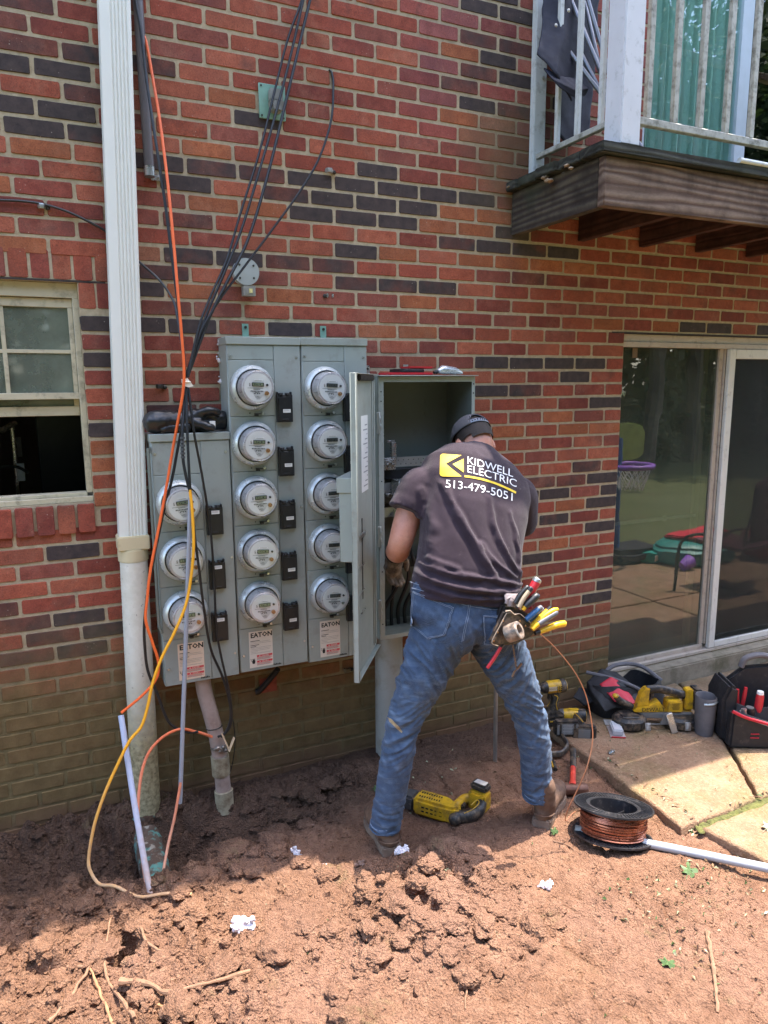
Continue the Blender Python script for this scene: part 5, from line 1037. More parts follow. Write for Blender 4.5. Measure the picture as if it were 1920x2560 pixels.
tag(person, 'man seen from behind in dark work shirt, jeans and cap, bending into the open panel', 'person')
# hair under the cap
HAIR = mat('short_hair', (.022, .013, .009), .7, var=.5, vscale=220, bump=.004, bscale=420)
b = MB(); b.ball(hc+HM @ Vector((0, -.012, .004)), (.0740, .0915, .101), 0, 24, 16, HM)
keep = [i for i, f in enumerate(b.f) if (lambda q: q.y < .02+.35*q.z and q.z > -.012-.030*(1-abs(q.x)/.08))(HM.transposed() @ (sum((Vector(b.v[k]) for k in f), Vector())/len(f)-hc))]
b.f = [b.f[i] for i in keep]; b.mi = [0]*len(b.f); b.build('hair', HAIR, person)
# snapback cap
CAPM = mat('charcoal_cap', (.078, .072, .078), .85, var=.15, vscale=30, bump=.0012, bscale=900, dirt=((.13, .11, .10), 25, .15))
b = MB(); NA, NP = 56, 16
def cap_pt(a, p, g=0.):
    # a: azimuth from the back of the head, p: 0 at the crown .. 1 at the rim
    th = p*1.50; x = math.sin(a)*math.sin(th)*(.0800+g); y = -math.cos(a)*math.sin(th)*(.101+g); z = math.cos(th)*(.092+g)
    return hc+HM @ Vector((x, y-.004, z+.030-.016*p*math.cos(a)))
for i in range(NP+1):
    for k in range(NA): b.v.append(tuple(cap_pt(2*math.pi*k/NA, i/NP)))
for i in range(NP):
    for k in range(NA):
        a = 2*math.pi*(k+.5)/NA; a = a-2*math.pi if a > math.pi else a; p = (i+.5)/NP
        if (a/.56)**2+((p-1.0)/.40)**2 < 1: continue
        b.f.append((i*NA+k, (i+1)*NA+k, (i+1)*NA+(k+1) % NA, i*NA+(k+1) % NA)); b.mi.append(0)
cap = solid(b.build('cap', CAPM, person), .003)
b = MB()
for k in range(6):
    b.tube([cap_pt(2*math.pi*k/6+.52, i/10, .0012) for i in range(1, 10 if abs(math.sin(math.pi*k/6+.26)) > .3 else 6)], .0014, 5)
b.tube([cap_pt(.56*math.cos(q), 1-.40*math.sin(q), .001) for q in [math.pi*i/16 for i in range(17)]], .0028, 6); b.ball(cap_pt(0, 0, .002), .006, 0, 8, 5); b.build('cap_seam', CAPM, cap)
b = MB(); b.rings([[cap_pt(a_, p_, .001) for a_ in np.linspace(-.60, .60, 15)] for p_ in (.86, .98)], 0, False, False, close=False); solid(b.build('snap_strap', mat('strap_plastic', (.20, .22, .27), .4, var=.1), cap), .002)
b = MB(); [b.ball(cap_pt(a_, .92, .003), .0032, 0, 8, 5) for a_ in np.linspace(-.42, .42, 7)]; b.build('snap_stud', RUBBER, cap)
b = MB(); b.rings([[cap_pt(math.pi+a_, .96)+HM @ Vector((0, d_*math.cos(a_*.9), -.02*d_/.07*(1-.3*math.cos(a_*2)))) for a_ in np.linspace(-.95, .95, 15)] for d_ in (0, .035, .07)], 0, False, False, close=False); solid(b.build('visor', CAPM, cap), .004)

# T-shirt
def fold_lines(L, f, Y):
    return [([at(*f(*p), Y) for p in pts], A, w_) for pts, A, w_ in L]
FOLDS = fold_lines([([(800, 1000), (850, 1250), (905, 1420), (980, 1570)], .019, .017), ([(1060, 1080), (1052, 1300), (1110, 1480), (1190, 1590)], .014, .015), ([(700, 1060), (690, 1300), (640, 1470)], .013, .020), ([(930, 1380), (1010, 1500), (1150, 1600)], .012, .012),
                    ([(470, 1505), (700, 1575), (900, 1592), (1195, 1650)], .016, .011), ([(450, 1580), (650, 1640), (880, 1672), (1190, 1690)], .015, .011), ([(560, 1690), (800, 1728), (1150, 1725)], .012, .010), ([(520, 1380), (560, 1480), (760, 1545)], .012, .012),
                    ([(540, 900), (530, 1100), (510, 1300)], .011, .018), ([(1180, 1180), (1195, 1400), (1180, 1560)], .010, .013), ([(640, 800), (560, 900), (520, 1000)], .006, .018), ([(1100, 780), (1200, 900), (1235, 1050)], .004, .016)], crop, -.85)
def apply_folds(co, no, FL):
    d = np.zeros(len(co)); m = np.clip((.25-no[:, 1])*2, 0, 1)
    wob = .010*np.array([mnoise.noise(Vector(p)*22) for p in co])
    for pts, A, w_ in FL:
        P = np.array([(p.x, p.z) for p in spline(pts, 5)]); best = np.full(len(co), 9.); arc = np.zeros(len(co)); L = np.linspace(0, 1, len(P))
        q = co[:, [0, 2]]
        for k in range(len(P)-1):
            a, e = P[k], P[k+1]-P[k]; tt = np.clip(((q-a)@e)/(e@e), 0, 1); dd = np.linalg.norm(q-a-tt[:, None]*e, axis=1); s = dd < best; best[s] = dd[s]; arc[s] = L[k]
        x = (best+wob)/w_; d += A*(1-.9*x*x)*np.exp(-x*x*.9)*m*(.55+.45*np.sin(np.clip(arc, 0, 1)*math.pi))
    return d
def shirt_def(co, no):
    k = np.array([mnoise.fractal(Vector((p[0]*9, p[1]*9, p[2]*5)), 1., 2., 2) for p in co]); d = .0045*k+apply_folds(co, no, FOLDS)
    s = np.array([mnoise.noise(Vector(((p[0]*.5+p[2])*26, p[1]*12, p[0]*8))) for p in co]); slv = np.clip(((1.27-co[:, 0])+np.clip(co[:, 0]-1.76, 0, 1)*3)*9, 0, 1); d += .006*s*slv
    # gathered cloth above the hem
    g = np.clip((1.10-co[:, 2]+(co[:, 0]-1.4)*-.22)*9, 0, 1); d += .005*g*np.array([mnoise.noise(Vector((p[0]*7, p[1]*6, p[2]*42+p[0]*9))) for p in co])
    return co+no*d[:, None]
t = NT('shirt_cloth'); n = t.noise(7, 5, .6); c = t.mix(t.ramp(n, .3, .7), (.024, .0145, .0215), (.040, .026, .036)); c = t.mix(t.ramp(t.noise(30, 6, .7), .62, .75, 0, .3), c, (.16, .125, .125)); dust = t.math('MULTIPLY', t.ramp(t.voro(28), .04, .06, 1., 0.), t.ramp(t.noise(6, 2), .60, .66)); c = t.mix(dust, c, (.5, .45, .4))
t.set(color=c, rough=.9, spec=.2, sheen=.12); t.bump(t.math('ADD', t.noise(900, 2, .5), t.math('MULTIPLY', t.noise(45, 4, .6), 1.2)), .0018, .5); SHIRT = t.m
TR = [((1.372, -.788, .972), .212, .142, -.20), ((1.385, -.782, 1.03), .212, .142, -.20), ((1.405, -.765, 1.10), .203, .134, -.18), ((1.432, -.735, 1.18), .202, .130, -.16), ((1.468, -.690, 1.28), .218, .132, -.15), ((1.505, -.640, 1.365), .236, .126, -.15), ((1.532, -.605, 1.42), .228, .115, -.14), ((1.555, -.572, 1.462), .170, .092, -.13), ((1.574, -.545, 1.492), .090, .072, -.12), ((1.582, -.532, 1.506), .068, .064, -.10)]
b = MB(); R = []
for i, (c, a, bb, tl) in enumerate(TR):
    c = Vector(c); T_ = (Vector(TR[min(i+1, 9)][0])-Vector(TR[max(i-1, 0)][0])).normalized(); Rv = Vector((1, -.10*(1-i/9), tl)); Rv = (Rv-T_*Rv.dot(T_)).normalized(); Fv = T_.cross(Rv)
    ring = []
    for k in range(40):
        q = 2*math.pi*k/40; e = .78; cx_, sx_ = math.cos(q), math.sin(q); ring.append(c+Rv*a*math.copysign(abs(cx_)**e, cx_)+Fv*bb*math.copysign(abs(sx_)**e, sx_))
    R.append(ring)
b.rings(R)
chain(b, [((1.36, -.60, 1.405), .072), ((1.29, -.595, 1.39), .078), ((1.255, -.603, 1.355), .0765)]); b.cyl((1.26, -.602, 1.365), (1.216, -.612, 1.298), .0765, .074, 20); chain(b, [((1.66, -.60, 1.365), .072), ((1.755, -.575, 1.325), .078), ((1.80, -.535, 1.26), .074), ((1.825, -.51, 1.19), .070)])
for (c, r) in (((1.33, -.605, 1.40), .078), ((1.70, -.59, 1.345), .080), ((1.44, -.70, 1.35), .075), ((1.60, -.69, 1.32), .075)): b.ball(c, r, 0, 14, 10)
shirt = voxel(b, 'shirt', SHIRT, person, .0062, 7, shirt_def)
b = MB(); b.tube([Vector((1.590, -.520, 1.512))+Vector((.062*math.cos(q), .055*math.sin(q)*.8, .038*math.sin(q)-.010*math.cos(q))) for q in [2*math.pi*k/24 for k in range(25)]], .006, 8); b.build('collar', SHIRT, person)
dg = bpy.context.evaluated_depsgraph_get()
def surf(o):
    M = o.matrix_basis.copy(); p = o.parent
    while p is not None: M = p.matrix_basis @ M; p = p.parent
    return BVHTree.FromPolygons([M @ v.co for v in o.data.vertices], [tuple(p.vertices) for p in o.data.polygons])
def drape(bvh, px, off):
    d = (fw+r2*((px[0]-960)/FPX)-u2*((px[1]-1280)/FPX)).normalized(); h = bvh.ray_cast(CAM_POS, d)
    if h[0] is None: return CAM_POS+d*2.6
    nn = h[1] if h[1].dot(d) < 0 else -h[1]; return h[0]+nn*off
SB = surf(shirt)
def quad(p0, p1, p2, t): return tuple((1-t)**2*a+2*t*(1-t)*b_+t*t*c_ for a, b_, c_ in zip(p0, p1, p2))
def printed(txt, base, height, f, cell=.018):
    vs, fs = text_mesh(txt, 1., -1, 3, .09); xs = [v[0] for v in vs]; x0, x1 = min(xs), max(xs); ys = [v[1] for v in vs]; cap = max(ys)
    m = []
    for v in vs:
        q = (v[0]-x0)/(x1-x0); p = quad(*base, q); m.append(drape(SB, f(p[0]+.10*v[1]/cap*height*.3, p[1]-v[1]/cap*height), .0022))
    return m, fs
WP = mat('white_print', (.66, .64, .64), .7, var=.05, vscale=60); YP = mat('yellow_print', (.74, .50, .015), .6, var=.08, vscale=25, dirt=((.25, .14, .03), 40, .3))
for nm_, txt, base, hgt in (('company_name', 'KIDWELL', ((852, 828), (1005, 868), (1166, 922)), 50), ('company_name', 'ELECTRIC', ((852, 888), (1020, 925), (1190, 992)), 50), ('phone_number', '513-479-5051', ((702, 993), (930, 1012), (1162, 1086)), 54)):
    m = MB(); m.add(*printed(txt, base, hgt, crop)); m.build(nm_, WP, shirt, smooth=False)
def dice(poly, step):
    bm = bmesh.new(); bm.faces.new([bm.verts.new((p[0], p[1], 0)) for p in poly])
    for ax in (0, 1):
        lo, hi = min(p[ax] for p in poly), max(p[ax] for p in poly); q = lo+step
        while q < hi:
            co = [0, 0, 0]; no = [0, 0, 0]; co[ax] = q; no[ax] = 1; bmesh.ops.bisect_plane(bm, geom=bm.verts[:]+bm.edges[:]+bm.faces[:], plane_co=co, plane_no=no); q += step
    bm.verts.index_update(); vs = [(v.co.x, v.co.y) for v in bm.verts]; fs = [tuple(v.index for v in f_.verts) for f_ in bm.faces]; bm.free(); return vs, fs
m = MB()
for poly in ([(684, 761), (812, 770), (703, 830), (812, 917), (682, 917), (668, 911), (663, 897), (666, 778), (672, 766)], [(826, 795), (826, 890), (750, 833)], [quad((832, 909), (1010, 926), (1188, 1022), q/12) for q in range(13)]+[quad((832, 922), (1008, 940), (1185, 1036), q/12) for q in range(12, -1, -1)]):
    vs, fs = dice(poly, 9); m.add([drape(SB, crop(*p), .0022) for p in vs], fs)
m.build('yellow_emblem', YP, shirt, smooth=False)

# jeans
def jean_def(co, no):
    x, y, z = co.T; left = x < 1.38
    kn = np.exp(-((z-.50)/.13)**2); hm = np.clip((.30-z)*5, 0, 1); th = np.exp(-((z-.74)/.10)**2); up_ = np.clip((z-.80)*8, 0, 1)
    sl = np.where(left, -1, 1)*(x-1.38)
    f1 = np.array([mnoise.noise(Vector((p[0]*9, p[1]*7, p[2]*38+s_*22))) for p, s_ in zip(co, sl)]); f2 = np.array([mnoise.noise(Vector((p[0]*16+3, p[1]*9, p[2]*17-s_*30))) for p, s_ in zip(co, sl)]); f3 = np.array([mnoise.noise(Vector((p[0]*11, p[1]*11, p[2]*50))) for p in co])
    f1 = np.clip(1-np.abs(f1)*1.7, 0, 1)**1.6; f2 = np.clip(1-np.abs(f2)*1.7, 0, 1)**1.6
    d = .012*kn*(f1-.45)+.011*hm*(1-2*np.abs(f3)-.4)+.010*th*(f2-.45)+.005*(f2-.45)+.003*up_*(f1-.45)+.002*np.array([mnoise.noise(Vector(p)*45) for p in co])
    return co+no*d[:, None]
t = NT('denim'); x, y, z = t.sep(); n = t.noise(6, 5, .6); n2 = t.noise(26, 5, .65)
c = t.mix(t.ramp(n, .3, .7), (.022, .038, .075), (.050, .080, .135)); c = t.mix(t.ramp(z, .86, .62, .65, 0.), c, (.022, .040, .085))
wv = t.n('ShaderNodeTexWave', wave_type='BANDS', bands_direction='DIAGONAL'); wv.inputs['Scale'].default_value = 150; wv.inputs['Distortion'].default_value = 3; t.l(t.pos, wv.inputs['Vector'])
c = t.mix(t.math('MULTIPLY', wv.outputs['Fac'], .25), c, (.17, .24, .35)); c = t.mix(t.ramp(n2, .50, .75, 0, .5), c, (.12, .17, .25)); wh = t.noise(1., 4, .6, t.vscale((9, 9, 46))); c = t.mix(t.math('MULTIPLY', t.ramp(wh, .52, .70), t.ramp(z, .82, .70, 0, .55)), c, (.17, .235, .33)); c = t.mix(t.ramp(t.noise(60, 3), .62, .72, 0, .35), c, (.02, .03, .06)); c = t.mix(t.math('MULTIPLY', t.ramp(t.noise(9, 6, .7), .60, .72), t.ramp(z, .5, .1, 0, .5)), c, (.22, .17, .13))
t.set(color=c, rough=.85, spec=.2, sheen=.1); t.bump(t.math('ADD', t.math('MULTIPLY', wv.outputs['Fac'], .5), t.noise(500, 3)), .0012, .6); DENIM = t.m
b = MB(); R = []
for c, a, bb in (((1.370, -.786, 1.035), .195, .122), ((1.365, -.790, .985), .208, .128), ((1.366, -.798, .93), .214, .132), ((1.370, -.80, .875), .212, .122), ((1.38, -.80, .835), .165, .10)):
    c = Vector(c); Rv = Vector((1, -.10, -.17)).normalized(); Fv = Vector((.1, 1, -.05)).normalized(); R.append([c+Rv*a*math.cos(2*math.pi*k/32)+Fv*bb*math.sin(2*math.pi*k/32) for k in range(32)])
b.rings(R); b.ball((1.300, -.845, .905), (.100, .088, .115), 0, 16, 12); b.ball((1.462, -.862, .885), (.098, .088, .115), 0, 16, 12)
for lg in (legL, legR):
    pts = [Vector(p) for p, r in lg]; rs = [r for p, r in lg]; P = spline(pts, 6); b.tube(P, list(np.interp(np.linspace(0, 4, len(P)), range(5), rs)), 20)
jeans = voxel(b, 'jeans', DENIM, person, .0052, 5, jean_def)
JB = surf(jeans)
STI = mat('thread', (.22, .26, .34), .8, var=.15); DENP = DENIM
def patch(name, poly, off, par):
    vs, fs = dice(poly, 12); m = MB(); m.add([drape(JB, crop2(*p), off) for p in vs], fs); return solid(m.build(name, DENP, par), .0022)
pk1 = [(482, 212), (760, 327), (735, 420), (702, 520), (580, 547), (458, 452), (470, 330)]; pk2 = [(957, 380), (1088, 386), (1075, 520), (1040, 592), (972, 582), (960, 480)]
def stitch(par, lines, r=.0011, off=.004, dash=True):
    m = MB()
    for pts in lines:
        P = []
        for a, c_ in zip(pts, pts[1:]):
            n_ = max(2, int(math.dist(a, c_)/7)); P += [(a[0]+(c_[0]-a[0])*k/n_, a[1]+(c_[1]-a[1])*k/n_) for k in range(n_)]
        P.append(pts[-1]); W_ = [drape(JB, crop2(*p), off) for p in P]
        for k in range(0, len(W_)-1, 1):
            if (W_[k]-W_[k+1]).length < .03: m.tube([W_[k], W_[k].lerp(W_[k+1], .8)], r, 4)
    return m.build('stitching', STI, par)
def inset(poly, k=.90):
    cx = sum(p[0] for p in poly)/len(poly); cy = sum(p[1] for p in poly)/len(poly); return [(cx+(p[0]-cx)*k, cy+(p[1]-cy)*k) for p in poly]
for pk in (pk1, pk2):
    p_ = patch('back_pocket', pk, .0035, jeans); stitch(p_, [inset(pk, .97)+[inset(pk, .97)[0]], inset(pk, .91)+[inset(pk, .91)[0]]], .0008, .0060)
stitch(jeans, [[(862, 300), (850, 380), (828, 480), (812, 566)], [(874, 302), (862, 380), (840, 480), (824, 560)], [(470, 195), (620, 230), (760, 290), (862, 318)], [(872, 318), (980, 338), (1095, 345)], [(455, 150), (640, 215), (870, 300)]], .0010, .0018)
for c, r, zz in ((Vector(legL[-1][0]), .0565, zl), (Vector(legR[-1][0]), .0570, zr)):
    m = MB()
    for dz in (.003, .020): m.tube([c+Vector((r*math.cos(q)*1.0, r*math.sin(q), dz+.003*math.sin(3*q))) for q in [2*math.pi*k/30 for k in range(31)]], .0014 if dz > .01 else .004, 6, mi=0 if dz > .01 else 1)
    m.build('hem', [STI, DENIM], jeans)
vs, fs = dice([(300, 1085), (330, 1100), (380, 1150), (405, 1188), (398, 1196), (360, 1160), (318, 1120)], 8)
m = MB(); m.add([drape(JB, crop2(*p), .0012) for p in vs], fs); m.build('paint_smear', mat('dried_mud', (.33, .24, .13), .9, var=.3, vscale=60), jeans)
b = MB(); b.tube([Vector((1.383, -.788, 1.012))+Vector((1, -.10, -.19)).normalized()*.186*math.cos(q)+Vector((.1, 1, -.05)).normalized()*.126*math.sin(q) for q in [2*math.pi*k/40 for k in range(41)]], .017, 8, flat=.35); b.build('belt', mat('brown_belt', (.045, .022, .015), .5), person)
# work gloves, five fingers each, and a black wrist cuff
GLV = mat('worn_work_glove', (.22, .175, .14), .85, var=.45, vscale=28, bump=.002, bscale=200, dirt=((.05, .04, .035), 30, .6)); GCF = mat('glove_cuff', (.02, .019, .02), .7)
def hand(wrist, d, side, curl):
    """palm and five unequal, bent fingers; d points along the hand, side towards the thumb"""
    d = Vector(d).normalized(); side = Vector(side); side = (side-d*side.dot(d)).normalized(); nrm = d.cross(side); w0 = Vector(wrist); b = MB()
    chain(b, [(w0, .034), (w0+d*.04, .038), (w0+d*.075, .036)], 12, 4); b.ball(w0+d*.055+side*.018, (.03, .03, .022), 0, 10, 8); b.ball(w0+d*.06-side*.018, (.028, .03, .022), 0, 10, 8)
    for k, (o_, L) in enumerate(((.030, .072), (.011, .082), (-.009, .076), (-.028, .058))):
        p = w0+d*.078+side*o_; pts = [(p-d*.02, .0125), (p, .0120)]; a = d.copy()
        for s_, l_ in enumerate((.42, .33, .25)):
            a = (a+nrm*curl*(.45+.25*s_)).normalized(); p = p+a*L*l_; pts.append((p, .0115-.001*s_))
        chain(b, pts, 10, 3)
    p = w0+d*.025+side*.030; chain(b, [(p, .015), (p+side*.028+d*.02, .0135), (p+side*.036+d*.045+nrm*curl*.01, .0125), (p+side*.028+d*.066+nrm*curl*.022, .011)], 10, 3)
    return b
for wr, d, sd_, arm in (((1.296, -.338, 1.062), (.10, .35, -.75), (.9, .1, .2), armL), ((1.605, -.292, 1.09), (-.8, .35, -.35), (-.1, .5, .8), armR)):
    g = voxel(hand(wr, d, sd_, .8), 'work_glove', GLV, person, .0042, 2, wrink(.003, 45, 2))
    w0 = Vector(wr); b = MB(); a = Vector(arm[-3][0]); b.tube([w0.lerp(a, q) for q in (-.15, .1, .3, .5)], [.037, .038, .040, .043], 16); b.build('glove_cuff', GCF, g)
# boots
BOOT = mat('tan_boot_leather', (.095, .050, .030), .7, var=.3, vscale=25, bump=.0015, bscale=120, dirt=((.22, .13, .08), 16, .5)); SOLE = mat('muddy_sole', (.20, .135, .095), .9, var=.3, vscale=25, dirt=((.34, .27, .21), 20, .35))
def boot(heel, toe, z):
    h = Vector((*heel, z)); t_ = Vector((*toe, z)); d = (t_-h).normalized(); s_ = Vector((-d.y, d.x, 0)); L = (t_-h).length; root = thing('boot', None, None, h); root.parent = person
    root.location = h-Vector(person.location); b = MB()
    b.v = []; sh = [(.0, .034), (.12, .040), (.3, .037), (.45, .034), (.65, .044), (.82, .044), (.94, .032), (1.0, .014)]
    def outline(zz, k): return [h+d*L*a+s_*w_*k+Vector((0, 0, zz)) for a, w_ in sh]+[h+d*L*a-s_*w_*k+Vector((0, 0, zz)) for a, w_ in reversed(sh)]
    b.rings([outline(-.012, 1.0), outline(.010, 1.02), outline(.016, 1.0)]); b.build('sole', SOLE, root)
    b = MB(); b.prism([(-.004, -1), (.26, -1), (.26, 1), (-.004, 1)], lambda u, v: h+d*L*u+s_*v*.0385+Vector((0, 0, -.014)), (0, 0, .042)); b.build('heel', SOLE, root, bevel=.005)
    b = MB(); chain(b, [(h+d*.035+Vector((0, 0, .155)), .046), (h+d*.04+Vector((0, 0, .09)), .045), (h+d*.045+Vector((0, 0, .045)), .041)], 14, 4)
    chain(b, [(h+d*.034+Vector((0, 0, .045)), .042), (h+d*.12+Vector((0, 0, .062)), .046), (h+d*(L*.70)+Vector((0, 0, .046)), .046), (h+d*(L*.86)+Vector((0, 0, .040)), .040)], 14, 4)
    voxel(b, 'upper', BOOT, root, .006, 4, wrink(.003, 30, 4))
    b = MB(); b.tube([h+d*.035+Vector((0, 0, .050))-d*.048*math.cos(q)+s_*.045*math.sin(q) for q in np.linspace(-1.5, 1.5, 12)], .0022, 6); b.build('welt_seam', BOOT, root)
boot((1.060, -.800), (1.085, -.535), zl+.010); boot((1.690, -.885), (1.912, -.720), zr+.010)
bpy.context.view_layer.update()
# ------------------------------------------------------------------ tool pouch on the hip and the tools in it
def P2(x, y, Y): return at(*crop2(x, y), Y)
LEA = mat('black_pouch_leather', (.022, .018, .017), .42, var=.4, vscale=30, bump=.0015, bscale=120, dirt=((.26, .17, .11), 18, .45))
pch = thing('tool_pouch', 'worn black leather tool pouch hanging on the man\'s right hip', 'tool pouch', P2(1160, 450, -.93))
def plate(poly, Y, th, n=None): m = MB(); m.prism([(p.x, p.z) for p in (P2(*q, Y) for q in poly)], lambda u, v: (u, Y, v), (0, th, 0)); return m
plate([(1108, 305), (1150, 308), (1292, 382), (1308, 432), (1262, 520), (1180, 588), (1062, 600), (1010, 576)], -.945, .035).build('back_panel', LEA, pch, bevel=.008)
plate([(1120, 355), (1180, 350), (1290, 440), (1245, 520), (1170, 585), (1070, 598), (1018, 572)], -.975, .028).build('front_pocket', LEA, pch, bevel=.008)
plate([(1240, 455), (1335, 492), (1300, 530), (1180, 592), (1150, 575)], -.962, .03).build('side_loop', LEA, pch, bevel=.006)
b = MB(); pts = [P2(*q, -.979) for q in ((1115, 355), (1150, 352), (1178, 376), (1215, 372), (1255, 405), (1292, 438))]; b.tube(spline(pts, 5), .0022, 6); pts = [P2(*q, -.979) for q in ((1125, 365), (1075, 460), (1022, 568), (1065, 594))]; b.tube(spline(pts, 5), .0018, 6); b.build('edge_binding', mat('tan_edge', (.36, .27, .20), .8, var=.2), pch)
b = MB(); [b.ball(P2(*q, -.979), (.004, .003, .004), 0, 8, 5) for q in ((1100, 420), (1063, 500), (1215, 420), (1255, 455), (1035, 560))]; b.build('rivet', BRASS, pch)
b = MB()
for k in range(15):
    q = k/15; c = P2(1168+24*q, 590+165*q, -.955); b.tube([c+Vector((.0032*math.cos(a)*(1 if k % 2 else .4), .003*math.sin(a)*(.4 if k % 2 else 1), .0055*math.sin(a))) for a in [i*math.pi/4 for i in range(9)]], .0011, 5)
b.cyl(P2(1160, 808, -.955), P2(1178, 770, -.955), .004, n=8); b.cyl(P2(1178, 770, -.955), P2(1197, 752, -.955), .003, n=8); b.bar(P2(1196, 752, -.955), P2(1228, 715, -.955), .006, .006); b.build('tape_chain', mat('old_chain', (.22, .13, .08), .45, metal=.7, var=.3), pch)
t = thing('tape_roll', 'dirty roll of black tape in the front of the tool pouch', 'tape roll', P2(1170, 500, -.99))
a = (P2(1215, 545, -1.0)-P2(1140, 440, -1.0)).normalized(); ax = (P2(1240, 470, -1.02)-P2(1115, 515, -.965)); b = MB()
b.lathe([(.030, -.026), (.033, -.024), (.033, .024), (.030, .026), (.020, .026), (.019, .0), (.019, -.026)], P2(1172, 497, -.998), ax, 26); b.build('roll', mat('scuffed_tape', (.10, .085, .075), .4, var=.5, vscale=40, dirt=((.38, .27, .2), 30, .6)), t)
HBLK = mat('handle_black', (.016, .015, .016), .4, var=.2, dirt=((.12, .09, .07), 50, .2)); HYEL = mat('handle_yellow', (.72, .40, .012), .42, var=.08, vscale=30, dirt=((.2, .11, .03), 50, .15)); HBLU = mat('handle_blue', (.02, .085, .20), .42, var=.15, dirt=((.1, .1, .1), 50, .2)); HGRY = mat('handle_grey', (.10, .10, .115), .45, var=.15); HTAN = mat('handle_tan', (.40, .31, .21), .5, var=.1)
GP = 'hand tools standing in the pouch'
def handle(name, label, cat, segs, tip=None, extra=None):
    """segs: (material, [(x, y, Y, radius) ...]) along the handle"""
    p0 = segs[0][1][0]; t = thing(name, label, cat, P2(*p0[:3]), 0, GP)
    for nm, m_, pts in [(s[2] if len(s) > 2 else 'handle', s[0], s[1]) for s in segs]:
        b = MB(); P = [P2(*q[:3]) for q in pts]; rr = [q[3] for q in pts]; S = spline(P, 4); b.tube(S, list(np.interp(np.linspace(0, len(rr)-1, len(S)), range(len(rr)), rr)), 12); b.build(nm, m_, t)
    if extra: extra(t)
    return t
handle('utility_knife', 'large red handled knife sticking highest out of the pouch', 'knife', [(RED, [(1285, 330, -.955, .010), (1270, 275, -.955, .013), (1300, 205, -.955, .0155), (1330, 150, -.955, .017)], 'handle'), (ZINC, [(1328, 152, -.955, .0172), (1338, 132, -.955, .0165), (1341, 127, -.955, .012)], 'end_cap')])
handle('screwdriver', 'slim black screwdriver handle leaning against the tan one in the pouch', 'screwdriver', [(HBLK, [(1185, 300, -.965, .010), (1215, 245, -.965, .0095), (1262, 192, -.965, .0095), (1272, 186, -.965, .006)])])
handle('marker_tool', 'black tool with a lettered tan sleeve in the middle of the pouch', 'screwdriver', [(HTAN, [(1205, 325, -.972, .0105), (1240, 262, -.972, .0105), (1278, 212, -.972, .0105)], 'sleeve'), (HBLK, [(1276, 215, -.972, .011), (1292, 195, -.972, .011), (1297, 189, -.972, .007)], 'cap')])
handle('screwdriver', 'thick black fluted screwdriver handle with a yellow neck in the pouch', 'screwdriver', [(HYEL, [(1236, 345, -.978, .007), (1252, 322, -.978, .0085)], 'neck'), (HBLK, [(1250, 325, -.978, .011), (1275, 300, -.978, .0145), (1325, 255, -.978, .0145), (1345, 243, -.978, .009)])])
handle('lineman_pliers', 'blue handled pliers with dark tips in the pouch', 'pliers', [(HBLU, [(1258, 415, -.982, .010), (1300, 378, -.982, .0115), (1345, 340, -.982, .0105)]), (HGRY, [(1344, 341, -.982, .0107), (1362, 328, -.982, .010), (1368, 325, -.982, .006)], 'tip'), (HBLU, [(1270, 425, -.965, .009), (1330, 375, -.965, .010), (1352, 355, -.965, .009)]), (HGRY, [(1350, 356, -.965, .0105), (1378, 340, -.965, .009)], 'tip')])
handle('wire_strippers', 'yellow and grey handled strippers spreading at the right of the pouch', 'pliers', [(HYEL, [(1296, 455, -.975, .008), (1350, 400, -.975, .0095), (1405, 350, -.975, .009)]), (HBLK, [(1398, 358, -.975, .0095), (1430, 326, -.975, .0085)], 'tip'), (HYEL, [(1300, 470, -.985, .008), (1370, 400, -.985, .0095), (1440, 352, -.985, .010), (1475, 342, -.985, .008)])])
handle('cutting_pliers', 'yellow and grey two tone cutters lowest but one in the pouch', 'pliers', [(HYEL, [(1300, 480, -.99, .009), (1325, 455, -.99, .010), (1345, 440, -.99, .0105)]), (HGRY, [(1342, 442, -.99, .0112), (1400, 405, -.99, .0115), (1460, 368, -.99, .0105), (1475, 360, -.99, .007)], 'grip')])
handle('long_nose_pliers', 'yellow handled pliers sticking out nearly level from the pouch', 'pliers', [(HBLK, [(1320, 505, -.98, .008), (1352, 495, -.98, .009)], 'joint'), (HYEL, [(1350, 497, -.98, .009), (1400, 478, -.98, .0105), (1470, 450, -.98, .0125), (1520, 440, -.98, .0125), (1532, 439, -.98, .007)])])
t = handle('nut_driver', 'red shafted driver hanging point down through the bottom of the pouch', 'screwdriver', [(HBLK, [(1100, 580, -.965, .0055), (1082, 605, -.965, .0062)], 'neck'), (RED, [(1084, 602, -.965, .0062), (1040, 675, -.965, .0066), (990, 748, -.965, .0064)], 'shaft')])
tag(MB().tube(spline([P2(x, y, -.95) for x, y in ((1120, 300), (1130, 270), (1150, 262), (1175, 285))], 5), .006, 6).build('grey_rag', mat('grey_rag', (.26, .21, .21), .9, var=.3, vscale=50)), 'frayed grey rag stuffed between pouch and shirt hem', 'rag')
m = cloth([[tuple(P2(1105, 235, -.93)), tuple(P2(1112, 290, -.945)), tuple(P2(1130, 320, -.95))], [tuple(P2(1150, 230, -.945)), tuple(P2(1150, 280, -.96)), tuple(P2(1150, 320, -.96))], [tuple(P2(1190, 225, -.93)), tuple(P2(1190, 280, -.95)), tuple(P2(1180, 325, -.955))]], .003, 3, n=14, amp=.008)
o = bpy.data.objects['grey_rag']; o2 = solid(m.build('cloth', o.data.materials[0], o), .003)

